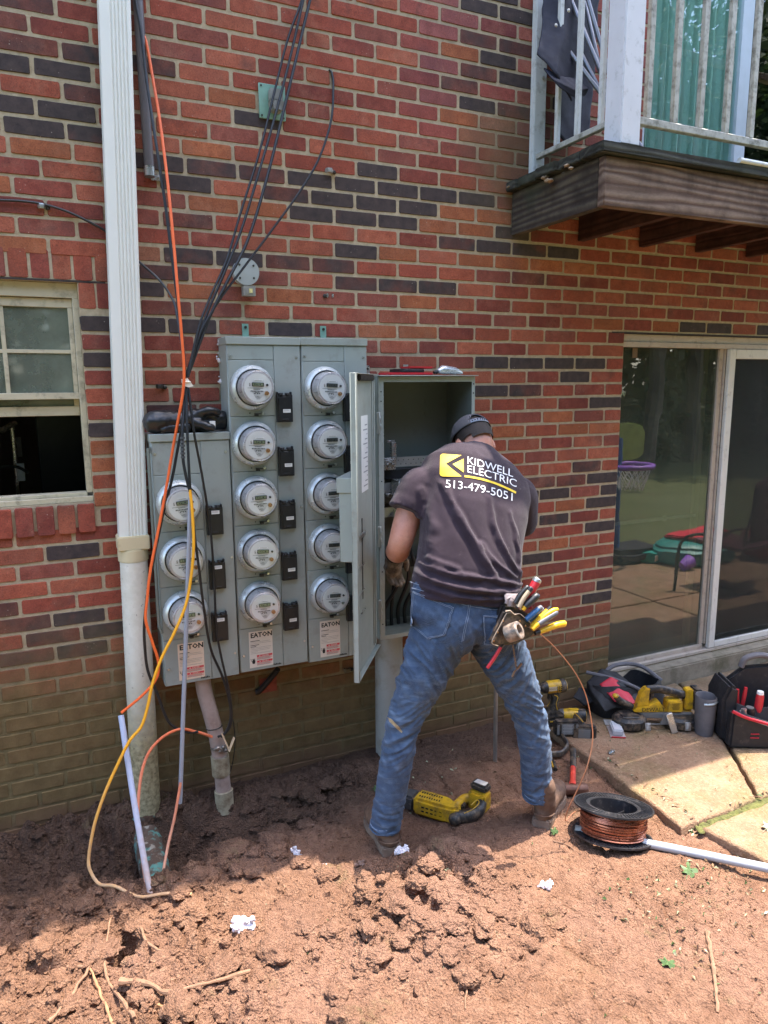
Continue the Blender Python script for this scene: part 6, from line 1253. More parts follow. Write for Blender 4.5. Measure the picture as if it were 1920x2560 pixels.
# ------------------------------------------------------------------ power tools on the ground
DY = mat('tool_yellow', (.60, .34, .014), .45, var=.12, vscale=25, dirt=((.16, .095, .04), 26, .48)); DB = mat('tool_black', (.018, .017, .017), .5, var=.25, vscale=40, dirt=((.20, .14, .09), 30, .48)); DG = mat('tool_grey', (.16, .155, .15), .45, var=.12, dirt=((.22, .16, .11), 30, .3))
def face_text(parent, s, size, o, ux, uy, m, name='lettering'):
    vs, fs = text_mesh(s, size, 0, 2); o, ux, uy = Vector(o), Vector(ux).normalized(), Vector(uy).normalized(); b = MB(); b.add([o+ux*v[0]+uy*v[1] for v in vs], fs); return b.build(name, m, parent, smooth=False, world=False)
def lp(b, name, m, root, bevel=.002, angle=38): return b.build(name, m, root, bevel=bevel, world=False, angle=angle)
def pr(b, poly, y0, y1, mi=0): return b.prism(poly, lambda u, v: (u, y0, v), (0, y1-y0, 0), mi)
# reciprocating saw lying on its side: local x along the body from blade end to handle, z up out of the side
gz = Hz(1.35, -.63)
saw = thing('reciprocating_saw', 'yellow and black cordless saw lying on the soil between the man\'s boots', 'power saw', (1.345, -.605, gz+.004), math.atan2(-.19, .15))
def prz(b, poly, z0, z1, mi=0): return b.prism(poly, lambda u, v: (u, v, z0), (0, 0, z1-z0), mi)
b = MB(); prz(b, [(-.155, -.030), (-.075, -.040), (-.075, .040), (-.155, .030)], .006, .072); b.cbox((-.165, 0, .038), (.03, .075, .06)); lp(b, 'gear_case', mat('rubber_nose', (.045, .042, .04), .6, var=.3, dirt=((.25, .18, .13), 25, .4)), saw, .010)
b = MB(); prz(b, [(-.078, -.043), (.03, -.046), (.105, -.046), (.135, -.02), (.11, .012), (.06, .038), (.0, .043), (-.078, .043)], .002, .078); lp(b, 'body', DY, saw, .012)
b = MB(); [b.cbox((-.055+.011*k, -.001+.014*r_, .0785), (.0055, .009, .002)) for k in range(9) for r_ in (-1, 1)]; [b.cbox((-.03+.02*k, -.0445, .03+.018*r_), (.012, .003, .006)) for k in range(5) for r_ in (0, 1)]; lp(b, 'vent_slot', BLACKGAP, saw, 0)
b = MB(); b.tube(spline([(.085, .018, .04), (.09, .055, .04), (.10, .10, .04), (.13, .125, .04)], 5), [.019]*16, 12, flat=1.2); lp(b, 'upper_grip', DY, saw, 0)
b = MB(); b.tube(spline([(.11, -.035, .038), (.165, .0, .038), (.185, .05, .04), (.178, .10, .042)], 5), [.022]*16, 12, flat=1.25); b.ball((.115, -.045, .036), (.028, .022, .026), 0, 12, 8); lp(b, 'rear_grip', DB, saw, 0)
b = MB(); b.tube(spline([(.148, -.028, .062), (.172, .01, .066), (.18, .06, .068), (.165, .075, .068), (.155, .03, .067)], 5), .0022, 5); lp(b, 'grip_line', DY, saw, 0)
b = MB(); prz(b, [(.115, .10), (.195, .085), (.205, .15), (.125, .165)], .0, .085); lp(b, 'battery_foot', DY, saw, .008)
b = MB(); prz(b, [(.118, .112), (.198, .098), (.206, .152), (.126, .168)], .086, .118); lp(b, 'battery', DB, saw, .010); b = MB(); prz(b, [(.135, .122), (.188, .112), (.192, .142), (.142, .151)], .1185, .120); lp(b, 'battery_label', mat('pale_label', (.46, .43, .40), .5, var=.35, vscale=25), saw, 0)
b = MB(); b.cbox((.112, .058, .036), (.016, .034, .022)); lp(b, 'trigger', DB, saw, .004)
b = MB(); b.bar((-.18, 0, .035), (-.215, .004, .03), .016, .0014); lp(b, 'blade', TOOLGREY, saw, 0)
face_text(saw, 'DEWALT', .019, (-.03, .012, .0788), (1, 0, 0), (0, 1, 0), INK)

def slz(x, y): return .020
# impact driver standing on its battery, drill lying behind it
imp = thing('impact_driver', 'yellow and black impact driver standing upright on its battery near the wall', 'impact driver', (2.225, -.185, .022), rad(168)); imp.location.x += .045; imp.location.y -= .015
def driver(root, upright=True, nose=True):
    b = MB(); b.cbox((.005, 0, .022), (.118, .076, .042)); lp(b, 'battery', DB, root, .007)
    b = MB(); b.cbox((.0, 0, .052), (.118, .072, .018)); pr(b, [(-.062, .058), (.05, .058), (.03, .078), (-.02, .085)], -.028, .028); lp(b, 'base', DB, root, .005)
    b = MB(); [b.cbox((-.01, s*.0385, .03), (.07, .0015, .008)) for s in (-1, 1)]; b.cbox((.012, -.0378, .052), (.05, .002, .012)); lp(b, 'yellow_trim', DY, root, .0006)
    b = MB(); b.tube(spline([(-.005, 0, .07), (-.014, 0, .11), (-.018, 0, .15), (-.012, 0, .185)], 5), [.021]*16, 14, flat=1.25); lp(b, 'handle', DB, root, 0)
    b = MB(); [b.tube(spline([(-.003-.018*s, s*.024, .085), (-.012, s*.027, .12), (-.02, s*.026, .155), (.0, s*.026, .17)], 5), .0022, 5) for s in (-1, 1)]; lp(b, 'grip_line', DY, root, 0)
    b = MB(); b.cbox((.016, 0, .152), (.016, .018, .034)); lp(b, 'trigger', DB, root, .004)
    b = MB(); b.lathe([(.0, -.062), (.030, -.06), (.034, -.048), (.034, .03), (.031, .046)], (-.012, 0, .205), (1, 0, 0), 24); lp(b, 'motor_housing', DY, root, .001)
    b = MB(); b.lathe([(.0345, -.055), (.036, -.05), (.036, -.03), (.0345, -.027)], (-.012, 0, .205), (1, 0, 0), 24); lp(b, 'rear_bumper', DB, root, 0)
    b = MB(); b.lathe([(.031, .045), (.029, .062), (.020, .078), (.0145, .080), (.0145, .096), (.010, .098)], (-.012, 0, .205), (1, 0, 0), 22); lp(b, 'nose', DB if nose else DG, root, 0)
    b = MB(); b.cyl((.08, 0, .205), (.15, 0, .205), .0045, n=8); lp(b, 'bit', RED, root, 0)
    b = MB(); [b.cbox((-.035+.011*k, s*.0338, .205+.01*j), (.006, .003, .005)) for k in range(3) for s in (-1, 1) for j in (-1, 0, 1)]; lp(b, 'vent_slot', BLACKGAP, root, 0)
driver(imp); b = MB(); b.cbox((.012, -.0345, .208), (.046, .001, .022)); b.cbox((.012, .0345, .208), (.046, .001, .022)); lp(b, 'name_plate', mat('worn_plate', (.50, .40, .28), .5, var=.2), imp, 0)
face_text(imp, 'DEWALT', .011, (.012, .0352, .204), (-1, 0, 0), (0, 0, 1), INK); face_text(imp, 'DEWALT', .011, (.012, -.0352, .204), (1, 0, 0), (0, 0, 1), INK)
drl = thing('cordless_drill', 'yellow and black cordless drill lying on its side behind the standing driver', 'drill', (2.37, -.225, .060), rad(150))
def driver2(root):
    b = MB(); b.lathe([(.0, -.085), (.026, -.083), (.031, -.072), (.033, .0), (.031, .035)], (.0, 0, .0), (1, 0, 0), 24); lp(b, 'motor_housing', DY, root, .001)
    b = MB(); b.lathe([(.0315, .034), (.028, .05), (.026, .052), (.026, .075), (.023, .078), (.023, .10), (.014, .108), (.004, .109)], (0, 0, 0), (1, 0, 0), 24); lp(b, 'chuck', DG, root, 0)
    b = MB(); b.lathe([(.0335, -.08), (.0345, -.07), (.0345, -.045), (.0335, -.04)], (0, 0, 0), (1, 0, 0), 24); lp(b, 'rear_bumper', DB, root, 0)
    b = MB(); b.tube(spline([(-.03, .015, -.0), (-.035, .06, -.005), (-.045, .10, -.012), (-.05, .125, -.016)], 5), [.021]*16, 14, flat=1.2); lp(b, 'handle', DB, root, 0)
    b = MB(); b.cbox((-.045, .15, -.02), (.122, .05, .076)); lp(b, 'battery', DB, root, .008); b = MB(); b.cbox((-.045, .1765, -.02), (.06, .002, .055)); lp(b, 'battery_label', DG, root, .0005)
    b = MB(); [b.tube(spline([(-.02, .025, s*.026), (-.035, .065, s*.026-.005), (-.05, .105, s*.025-.012)], 5), .0024, 5) for s in (-1, 1)]; b.cbox((-.02, 0, .0325), (.05, .02, .004)); lp(b, 'yellow_trim', DY, root, 0)
driver2(drl)
bat = thing('battery_pack', 'black battery pack standing on edge with its grey label facing out', 'battery', (2.262, -.330, .021), rad(-22)); b = MB(); b.cbox((0, 0, .040), (.125, .055, .078)); lp(b, 'case', DB, bat, .009)
b = MB(); b.cbox((0, -.0283, .042), (.062, .0016, .056)); [b.cbox((s*.048, -.0283, .042), (.012, .002, .05)) for s in (-1, 1)]; lp(b, 'label', DG, bat, .0005)
b = MB(); [b.cbox((0, -.0293, .064-.008*k), (.05-.008*(k % 2), .0006, .0022)) for k in range(6)]; lp(b, 'fine_print', mat('grey_print', (.3, .3, .3), .7), bat, 0)
# portable band saw
bs = thing('band_saw', 'yellow and black portable band saw lying on the patio concrete', 'band saw', (2.725, -.452, .0215), rad(-24))
b = MB(); 
for cx_ in (-.125, .14):
    R = []
    for r_, z_ in ((.058, .0), (.072, .012), (.074, .050), (.062, .064), (.03, .066)): R.append([(cx_+r_*(1.18 if abs(math.cos(a)) > .5 else 1.12)*math.cos(a), r_*math.sin(a), z_) for a in [2*math.pi*k/26 for k in range(26)]])
    b.rings(R)
lp(b, 'wheel_guard', DB, bs, 0)
b = MB()
for cx_ in (-.125, .14): [b.cbox((cx_+.078*math.cos(a), .072*math.sin(a), .032), (.014, .012, .04), 0) for a in [-2.6, -2.1, -1.6, -1.0, -.5, 2.2, 1.0]]
lp(b, 'guard_rib', DB, bs, .003)
b = MB(); prz(b, [(-.06, .0), (.07, -.01), (.20, -.01), (.20, .05), (.06, .07), (-.10, .06)], .045, .075); lp(b, 'frame_deck', DG, bs, .004)
b = MB(); pr(b, [(-.10, .076), (-.085, .10), (-.02, .108), (.03, .135), (.055, .10), (.075, .085), (.21, .076)], .0, .06); pr(b, [(-.085, .10), (-.065, .175), (-.04, .205), (-.015, .20), (-.02, .17), (-.02, .108)], .012, .052); pr(b, [(.07, .08), (.075, .135), (.145, .14), (.15, .08)], -.012, .065); pr(b, [(.165, .085), (.17, .19), (.205, .195), (.215, .085)], .005, .058); lp(b, 'body', DY, bs, .004)
b = MB(); b.tube(spline([(-.03, .032, .188), (.03, .032, .192), (.09, .032, .178), (.13, .032, .165), (.17, .032, .155)], 5), [.017]*21, 12, flat=1.3); b.cbox((.0, .032, .155), (.014, .018, .03)); lp(b, 'grip', DB, bs, 0)
b = MB(); b.cbox((.228, .03, .14), (.045, .085, .115)); lp(b, 'battery', DB, bs, .008); b = MB(); b.prism([(-.03, -.02), (.0, .0), (.03, -.025), (.012, .0), (.03, .025), (0, .008), (-.03, .03), (-.012, .004)], lambda u, v: (.232+u*.45, -.0135, .14+v), (0, -.001, 0)); lp(b, 'battery_mark', DY, bs, 0)
b = MB(); b.tube(spline([(-.10, .03, .095), (-.16, .03, .125), (-.19, .025, .155)], 4), [.016, .018, .019, .019, .019, .018, .017, .017, .016], 12); lp(b, 'front_handle', DB, bs, 0); b = MB(); b.ball((-.192, .025, .160), (.017, .017, .012), 0, 12, 8); lp(b, 'handle_button', DY, bs, 0)
b = MB(); b.cbox((.0, -.035, .03), (.17, .012, .001)); lp(b, 'blade', TOOLGREY, bs, 0)
b = MB(); b.bar((.055, -.06, .098), (.085, -.078, .0), .034, .006); lp(b, 'work_stop', TOOLGREY, bs, .002); b = MB(); pr(b, [(.02, .03), (.04, .09), (.075, .10), (.085, .03)], -.045, -.04); lp(b, 'stop_bracket', DG, bs, .001)
b = MB(); [b.cbox((x, -.078, .035), (.03, .006, .044)) for x in (-.055, .15)]; [b.cbox((x, -.082, .025+.008*k), (.022, .003, .003)) for x in (-.055, .15) for k in range(4)]; lp(b, 'guard_latch', TOOLGREY, bs, .001)
b = MB(); [b.cbox((-.125+.0, 0, .0665), (.09, .075, .006))]; lp(b, 'knob_plate', DB, bs, .003)
face_text(bs, 'DEWALT', .030, (-.0, -.0012, .082), (1, 0, 0), (0, 0, 1), INK); b = MB(); [b.cbox((.11, -.0135, .128-.006*k), (.045-.006*(k % 3), .001, .0016)) for k in range(6)]; lp(b, 'fine_print', INK, bs, 0)
# sledge hammer
hm = thing('sledge_hammer', 'rusty headed club hammer with a red and black handle leaning on the slab edge', 'hammer', (1.96, -.742, Hz(1.96, -.742)+.002))
hx, hy_ = Vector((1.905, -.722, .026)), Vector((2.02, -.772, .026)); hz0 = Hz(1.96, -.742)+.004; hx.z += hz0; hy_.z += hz0; RUST = mat('rusty_steel', (.12, .055, .036), .6, metal=.35, var=.35, vscale=30, dirt=((.22, .12, .08), 20, .5))
b = MB(); d = (hy_-hx).normalized(); a_, e_ = frame_of(d, (0, 0, 1)); R = [[hx+d*q+a_*(r_*math.cos(k*math.pi/4+.39))+e_*(r_*math.sin(k*math.pi/4+.39)) for k in range(8)] for q, r_ in ((-.004, .022), (.004, .0275), (.035, .0285), (.045, .026), (.08, .026), (.09, .0285), (.121, .0275), (.129, .022))]; b.rings(R); b.build('head', RUST, hm, bevel=.002)
m0 = (hx+hy_)/2+Vector((0, 0, .015)); hd = Vector((.205, .245, .01)); b = MB(); b.tube([m0, m0+hd*.12, m0+hd*.5], [.019, .0135, .0125], 12, flat=.8); b.build('shaft', mat('hammer_red', (.50, .045, .028), .45, var=.12, dirt=((.25, .12, .08), 40, .35)), hm)
b = MB(); P = [m0+hd*(.48+.0433*k) for k in range(13)]; b.tube(P, [.0135+.0012*(k % 2) for k in range(12)]+[.011], 12, flat=.8); b.build('grip', DB, hm)
# wire spool with copper wire, tilted on a length of grey conduit
spl = thing('wire_spool', 'black plastic spool wound with bare copper wire lying on the grey conduit', 'wire spool', (1.918, -1.045, .0))
c0 = Vector((1.918, -1.045, Hz(1.918, -1.045)+.038)); ax = Vector((.17, .19, 1)).normalized(); u_, v_ = frame_of(ax)
def disc(b, z0, z1, r, ri): b.lathe([(ri, z0), (r, z0), (r, z1), (ri, z1), (ri, z0)], c0, ax, 48, 0, False, False)
SPB = mat('spool_black', (.016, .016, .019), .42, var=.25, vscale=30, dirt=((.14, .12, .11), 40, .25))
for z0 in (-.022, .088):
    b = MB(); disc(b, z0, z0+.005, .154, .095); disc(b, z0+(-.002 if z0 < 0 else .005), z0+(.0 if z0 < 0 else .007), .154, .148)
    for k in range(60):
        a = 2*math.pi*k/60; d = u_*math.cos(a)+v_*math.sin(a); b.bar(c0+ax*(z0+.0065)+d*.105, c0+ax*(z0+.0065)+d*.147, .0022, .003, 0, ax)
    b.build('flange', SPB, spl, angle=50)
b = MB(); b.lathe([(.095, -.02), (.095, .092), (.091, .092), (.091, -.02)], c0, ax, 40, 0, False, False); b.lathe([(.022, -.01), (.022, .05), (.018, .05), (.018, -.01)], c0, ax, 20, 0, False, False); [b.bar(c0+ax*.03+(u_*math.cos(a)+v_*math.sin(a))*.02, c0+ax*.03+(u_*math.cos(a)+v_*math.sin(a))*.093, .003, .05, 0, ax) for a in [.3+2*math.pi*k/5 for k in range(5)]]; b.build('hub', SPB, spl)
COP = mat('bare_copper', (.42, .15, .085), .30, metal=.75, var=.25, vscale=60); b = MB(); pts = []; n_ = 30*28
for i in range(n_):
    a = 2*math.pi*i/30; ly = i//(30*14); q = (i/30) % 14; q = q if ly % 2 == 0 else 14-q; wob = .0035*mnoise.noise(Vector((a*.13, i*.002, 0))); pts.append(c0+ax*(-.010+.0066*q+.003*math.sin(a*.97+q*2.1)+wob)+(u_*math.cos(a)+v_*math.sin(a))*(.118+.0052*ly+.0016*math.sin(a*.37)))
b.tube(pts, .0033, 6); 
for k, (z1, z2) in enumerate(((.075, .02), (.01, .07), (.05, .085))): b.tube([c0+ax*(z1+(z2-z1)*i/20)+(u_*math.cos(a)+v_*math.sin(a))*.1285 for i, a in enumerate(np.linspace(-2.6+k*.8, .2+k*.8, 21))], .0033, 6)
b.build('copper_windings', COP, spl)
t = tag(MB().tube(spline(CAB['copper'], 8), .0023, 6).build('copper_wire', mat('ground_wire', (.46, .20, .11), .35, metal=.6, var=.2)), 'single copper wire arching from the pouch down to the spool', 'wire')
e0 = Vector((1.795, -.968, Hz(1.795, -.968)+.012)); e1 = Vector((2.62, -1.83, .018)); 
t = tag(MB().tube([e0, e0.lerp(e1, .3)+Vector((0, 0, .004)), e1], .0165, 18).build('loose_conduit', mat('loose_grey_pvc', (.36, .365, .385), .4, var=.05, dirt=((.2, .12, .09), 12, .15))), 'long grey conduit lying on the ground under the wire spool', 'conduit')
b = MB(); b.lathe([(.0175, -.03), (.0195, -.028), (.0195, .028), (.0175, .03)], e0+(e1-e0).normalized()*.03, (e1-e0), 18); b.build('coupling', PVCG, t)
# pliers and dark scraps next to the boot
t = thing('black_strap', 'black rubber strap curled on the soil behind the hammer', 'strap', (2.12, -.40, 0)); b = MB(); z_ = Hz(2.10, -.45)+.012; b.tube(spline([(2.02, -.44, z_), (2.06, -.47, z_+.02), (2.12, -.475, z_+.015), (2.19, -.43, z_+.02), (2.215, -.36, z_+.03)], 5), .010, 8, flat=1.6); b.tube(spline([(2.03, -.40, z_), (2.06, -.42, z_+.035), (2.09, -.40, z_+.02)], 5), .014, 8); b.build('strap', DB, t)
t = thing('small_screwdriver', 'small black and yellow screwdriver lying near the hammer', 'screwdriver', (2.03, -.53, 0)); z_ = Hz(2.03, -.53)+.010; b = MB(); b.tube([(2.005, -.575, z_), (2.03, -.53, z_+.004), (2.045, -.48, z_+.006)], [.010, .009, .007], 10); b.build('handle', DB, t); b = MB(); b.bar((2.0, -.565, z_+.009), (2.035, -.50, z_+.013), .004, .003); b.build('stripe', DY, t)
# clear plastic package
t = thing('blister_pack', 'small clear plastic package lying in front of the band saw', 'package', (2.51, -.42, .021), rad(-32)); b = MB(); b.cbox((0, 0, .002), (.075, .125, .002)); lp(b, 'card', mat('red_edge_card', (.42, .36, .34), .5, var=.25, vscale=30), t, 0); b = MB(); b.cbox((0, 0, .020), (.052, .105, .034)); lp(b, 'blister', mat('clear_blister', (.50, .51, .53), .15, var=.08), t, .006); b = MB(); b.cbox((0, -.0635, .004), (.07, .003, .006)); lp(b, 'red_edge', RED, t, 0); b = MB(); b.cbox((.0, .095, .006), (.085, .06, .0015)); lp(b, 'flap', mat('clear_flap', (.42, .40, .37), .2, var=.1), t, 0)
tag(MB().lathe([(.012, 0), (.013, .004), (.013, .018), (.010, .02), (.006, .02), (.006, .028), (0, .028)], (2.328, -.575, .021), (.6, -.3, .5), 12).build('metal_fitting', ZINC), 'small shiny metal fitting lying on the slab behind the spool', 'fitting')

# ------------------------------------------------------------------ tool bags
BAG = mat('black_bag_cloth', (.014, .013, .015), .7, var=.3, vscale=20, bump=.0015, bscale=500, dirt=((.16, .12, .10), 20, .12)); BAGG = mat('grey_bag_trim', (.12, .11, .115), .75, var=.2, bump=.001, bscale=500); BRED = mat('red_trim', (.50, .012, .03), .6, var=.1)
bg1 = thing('tool_bag', 'slumped open black and red tool bag against the wall by the patio door', 'tool bag', (2.66, -.17, .02)); BAGX = .075
def bagbody(x0, x1, y0, y1, z0, z1, seed, slump=.02, n=28):
    m = MB(); R = []
    for i in range(9):
        f = i/8; zz = z0+(z1-z0)*f; ring = []
        for k in range(n):
            a = 2*math.pi*k/n; e = .45; ca, sa = math.cos(a), math.sin(a); x = (x0+x1)/2+(x1-x0)/2*math.copysign(abs(ca)**e, ca)*(1-.10*f*f); y = (y0+y1)/2+(y1-y0)/2*math.copysign(abs(sa)**e, sa)*(1-.16*f*f)
            q = Vector((x*7, y*7, zz*7+seed)); ring.append((x+slump*mnoise.noise(q)*f, y+slump*mnoise.noise(q+Vector((9, 0, 0)))*f, zz+slump*1.6*mnoise.noise(Vector((x*5, y*5, seed)))*f))
        R.append(ring)
    m.rings(R, 0, True, False)
    inner = [[(p[0]*.96+(x0+x1)/2*.04, p[1]*.94+(y0+y1)/2*.06, p[2]-dz) for p in R[-1]] for dz in (.0, .09)]; m.rings([R[-1]]+inner, 0, False, True); return m
bagbody(2.48, 2.93, -.30, -.105, .018, .155, 3, .035).build('bag_body', BAG, bg1, angle=60)
m = cloth([[(2.47, -.14, .17), (2.45, -.25, .13), (2.46, -.31, .07)], [(2.57, -.14, .23), (2.57, -.25, .19), (2.58, -.325, .09)], [(2.70, -.13, .19), (2.70, -.26, .16), (2.70, -.32, .10)]], .004, 31, n=16, amp=.012); solid(m.build('front_flap', BAG, bg1), .006)
m = cloth([[(2.495, -.215, .19), (2.52, -.31, .12)], [(2.56, -.225, .22), (2.58, -.345, .11)], [(2.63, -.235, .18), (2.635, -.345, .10)]], .003, 17, n=10, amp=.004); o = solid(m.build('red_panel', BRED, bg1), .004); o.location += Vector((0, -.004, .004))
b = MB(); b.tube(spline([(2.50, -.105, .215), (2.58, -.20, .205), (2.66, -.27, .175), (2.72, -.29, .14)], 6), .011, 8); b.tube(spline([(2.58, -.12, .17), (2.70, -.105, .22), (2.86, -.13, .20), (2.92, -.24, .14)], 6), .012, 8); b.build('rim', BAGG, bg1)
m = cloth([[(2.40, -.12, .10), (2.42, -.18, .06)], [(2.45, -.11, .14), (2.47, -.2, .09)], [(2.52, -.12, .12), (2.53, -.22, .08)]], .003, 4, n=10, amp=.014); solid(m.build('side_strap', BAG, bg1), .006)
bg1.location.x += BAGX
bg2 = thing('tool_bag', 'upright black and red tool bag packed with hand tools, cut off by the picture edge', 'tool bag', (3.02, -.66, .02))
B2 = Matrix.Translation((3.03, -.66, .018)) @ Matrix.Rotation(rad(-28), 4, 'Z')
def b2(m, name, mt_, **k): m.xf(B2); return m.build(name, mt_, bg2, **k)
b2(bagbody(-.06, .42, -.13, .13, 0, .19, 7, .02), 'bag_body', BAG, angle=60)
m = MB(); pr(m, [(-.07, .0), (.40, .0), (.42, .17), (.30, .17), (.20, .10), (.10, .135), (-.06, .19)], -.175, -.12); b2(m, 'front_pocket', BAG, bevel=.012)
m = MB(); m.tube(spline([(-.065, -.178, .195), (.0, -.18, .165), (.10, -.18, .135), (.20, -.18, .103), (.30, -.18, .172), (.42, -.178, .172)], 5), .006, 8, flat=1.3); b2(m, 'red_piping', BRED)
m = MB(); pr(m, [(-.05, .05), (.40, .05), (.38, .30), (.20, .36), (.06, .345), (-.03, .27)], .02, .05); b2(m, 'center_divider', BAG, bevel=.012)
m = MB(); m.tube(spline([(.05, .03, .34), (.07, .03, .385), (.14, .03, .405), (.22, .03, .385), (.25, .03, .345)], 5), .015, 10, flat=1.2); b2(m, 'carry_handle', BAGG)
m = MB(); pr(m, [(-.075, .0), (-.02, .0), (-.01, .28), (-.05, .30), (-.085, .22)], -.11, .09); b2(m, 'end_panel', BAG, bevel=.014)
m = MB(); R = [[(-.13+.048*math.cos(a)*k_, -.02+.055*math.sin(a)*k_, z_) for a in [2*math.pi*i/24 for i in range(24)]] for z_, k_ in ((.0, .85), (.03, .95), (.12, 1.02), (.195, 1.08), (.205, 1.02), (.20, .92), (.10, .85))]; m.rings(R, 0, True, True); b2(m, 'side_cup', BAGG, angle=60)
m = MB(); m.tube(spline([(-.16, -.075, .18), (-.12, -.082, .185), (-.09, -.06, .19)], 4), .006, 6); m.tube([(-.055, -.135, .07), (-.055, -.137, .03)], .006, 8); b2(m, 'zip_pull', ZINC)
m = MB(); [m.cyl((.03, -.178, .06+.02*k), (.07, -.178, .06+.02*k), .002, n=6) for k in range(2)]; b2(m, 'tag_loop', BRED)
GB = 'hand tools packed in the upright tool bag'
def bagtool(name, label, cat, parts):
    t = thing(name, label, cat, B2 @ Vector(parts[0][2][0][:3]), 0, GB)
    for nm, mt_, pts in parts:
        m = MB(); P = [Vector(p[:3]) for p in pts]; m.tube(P, [p[3] for p in pts], 12); m.xf(B2); m.build(nm, mt_, t)
bagtool('screwdriver', 'fat red screwdriver handle with a pale end in the upright bag', 'screwdriver', [('handle', RED, [(.10, -.09, .12, .014), (.095, -.09, .16, .019), (.10, -.09, .23, .019), (.10, -.09, .25, .016)]), ('end_cap', STK, [(.10, -.09, .248, .0165), (.10, -.09, .262, .015)])])
bagtool('pliers', 'red handled pliers at the back of the upright bag', 'pliers', [('handle', RED, [(.02, -.04, .15, .009), (.012, -.04, .21, .010), (.012, -.04, .25, .008)]), ('handle', RED, [(.04, -.04, .15, .009), (.048, -.04, .22, .010), (.052, -.04, .26, .008)])])
bagtool('tape_measure', 'grey and chrome tool standing front in the upright bag', 'hand tool', [('body', DG, [(.02, -.11, .06, .02), (.015, -.11, .15, .022), (.015, -.11, .165, .016)]), ('clip', ZINC, [(.015, -.125, .15, .012), (.012, -.125, .185, .013)])])
bagtool('flashlight', 'black ribbed flashlight standing in the upright bag', 'flashlight', [('barrel', HBLK, [(.06, -.10, .05, .018), (.055, -.10, .12, .018), (.055, -.10, .15, .022), (.052, -.10, .18, .022)]), ('lens', DG, [(.052, -.10, .1805, .019), (.052, -.10, .184, .018)])])
bagtool('screwdriver', 'yellow and red screwdriver handle at the right of the upright bag', 'screwdriver', [('handle', HYEL, [(.17, -.10, .10, .012), (.175, -.10, .16, .016), (.18, -.10, .20, .014)]), ('collar', RED, [(.165, -.10, .07, .013), (.17, -.10, .105, .013)])])
bagtool('wrench', 'red adjustable wrench handle leaning in the upright bag', 'wrench', [('handle', RED, [(.22, -.09, .10, .014), (.225, -.09, .2, .018), (.23, -.09, .25, .014)])])

# ------------------------------------------------------------------ litter: foam scraps, rags, leaves, roots
def scrap(x, y, s, seed, name, label, cat, m=FOAM, el=(1, 1, 1), n=26, rz=0):
    q = MB(); r_ = random.Random(seed); z = Hz(x, y)
    for i in range(n):
        p = Vector((r_.gauss(0, .5)*el[0], r_.gauss(0, .5)*el[1], abs(r_.gauss(0, .4))*el[2]))*s; w_ = MB(); w_.ball((0, 0, 0), s*r_.uniform(.28, .58), 0, 12, 8); p = Matrix.Rotation(rz, 3, 'Z') @ p
        q.add([tuple(Vector(v)*(1+.9*mnoise.noise(Vector(v)*(2.4/s)+Vector((i*3, seed, 0))))+p+Vector((x, y, z+s*.4))) for v in w_.v], w_.f)
    return tag(q.build(name, m), label, cat)
scrap(.455, -.915, .026, 3, 'foam_chunk', 'largest white foam chunk on the sunlit clay in front of the trench', 'foam', n=34)
scrap(.735, -.62, .012, 5, 'foam_scrap', 'long narrow white scrap standing in the dark trench edge', 'foam', el=(.4, 1.6, 1.6), rz=.5)
scrap(.80, -.745, .012, 8, 'foam_scrap', 'flat white scrap on the clay right of the narrow one', 'foam', el=(1.6, 1.0, .3), rz=-.2)
scrap(.86, -.46, .006, 9, 'foam_scrap', 'tiny white scrap near the bent pvc pipe', 'foam', n=6)
scrap(1.08, -.83, .018, 11, 'tissue_scrap', 'white crumpled tissue beneath the man\'s left boot heel', 'tissue', el=(1.2, .8, .6))
scrap(1.49, -1.18, .015, 12, 'tissue_scrap', 'crumpled pinkish white paper on the clay in front of the spool', 'tissue', el=(1.6, 1., .4))
scrap(.93, -.80, .013, 14, 'cardboard_scrap', 'small curled brown cardboard scrap on the clay', 'scrap', m=mat('brown_card', (.20, .12, .09), .8, var=.3), el=(1.5, .7, .5), n=8)
def leaf(x, y, s, rz, m, name='leaf', label=None, lobes=5, z=None, tilt=.12):
    P = []; n = 30
    for k in range(n):
        a = 2*math.pi*k/n; r = s*(.62+.38*abs(math.cos(a*lobes/2)))*(1.15 if math.cos(a) > .8 else 1); P.append((r*math.cos(a), r*math.sin(a)*.85))
    q = MB(); M = Matrix.Translation((x, y, (Hz(x, y) if z is None else z)+.005)) @ Matrix.Rotation(rz, 4, 'Z') @ Matrix.Rotation(tilt, 4, 'X'); V = [(0, 0, .004)]+[(p[0], p[1], .006*math.sin(5*k*2*math.pi/n)+.18*math.hypot(*p)*(k % 2)*.15) for k, p in enumerate(P)]
    q.add([M @ Vector(v) for v in V], [(0, 1+k, 1+(k+1) % n) for k in range(n)]); q.tube([M @ Vector((-s*1.5, 0, 0)), M @ Vector((-s*.3, 0, .004)), M @ Vector((s*.9, 0, .005))], s*.03, 5)
    o = q.build(name, m); 
    if label: tag(o, label, 'leaf')
    return o
LG = mat('leaf_green', (.055, .10, .028), .6, var=.25, vscale=60); LP = mat('leaf_pale', (.34, .33, .20), .6, var=.3, vscale=60); LB = mat('leaf_brown', (.20, .12, .06), .75, var=.3, vscale=60)
leaf(2.02, -1.335, .040, .6, LG, label='bright green leaf lying in front of the grey conduit'); leaf(2.50, -1.30, .036, .2, LP, label='pale maple leaf lying on the slab right of the spool', z=.014)
leaf(1.18, -1.02, .020, 1.2, LP, label='small pale leaf on the churned clay mound'); leaf(1.20, -.345, .022, .2, LG, label='dark green leaf on the damp soil between the meters and the man')
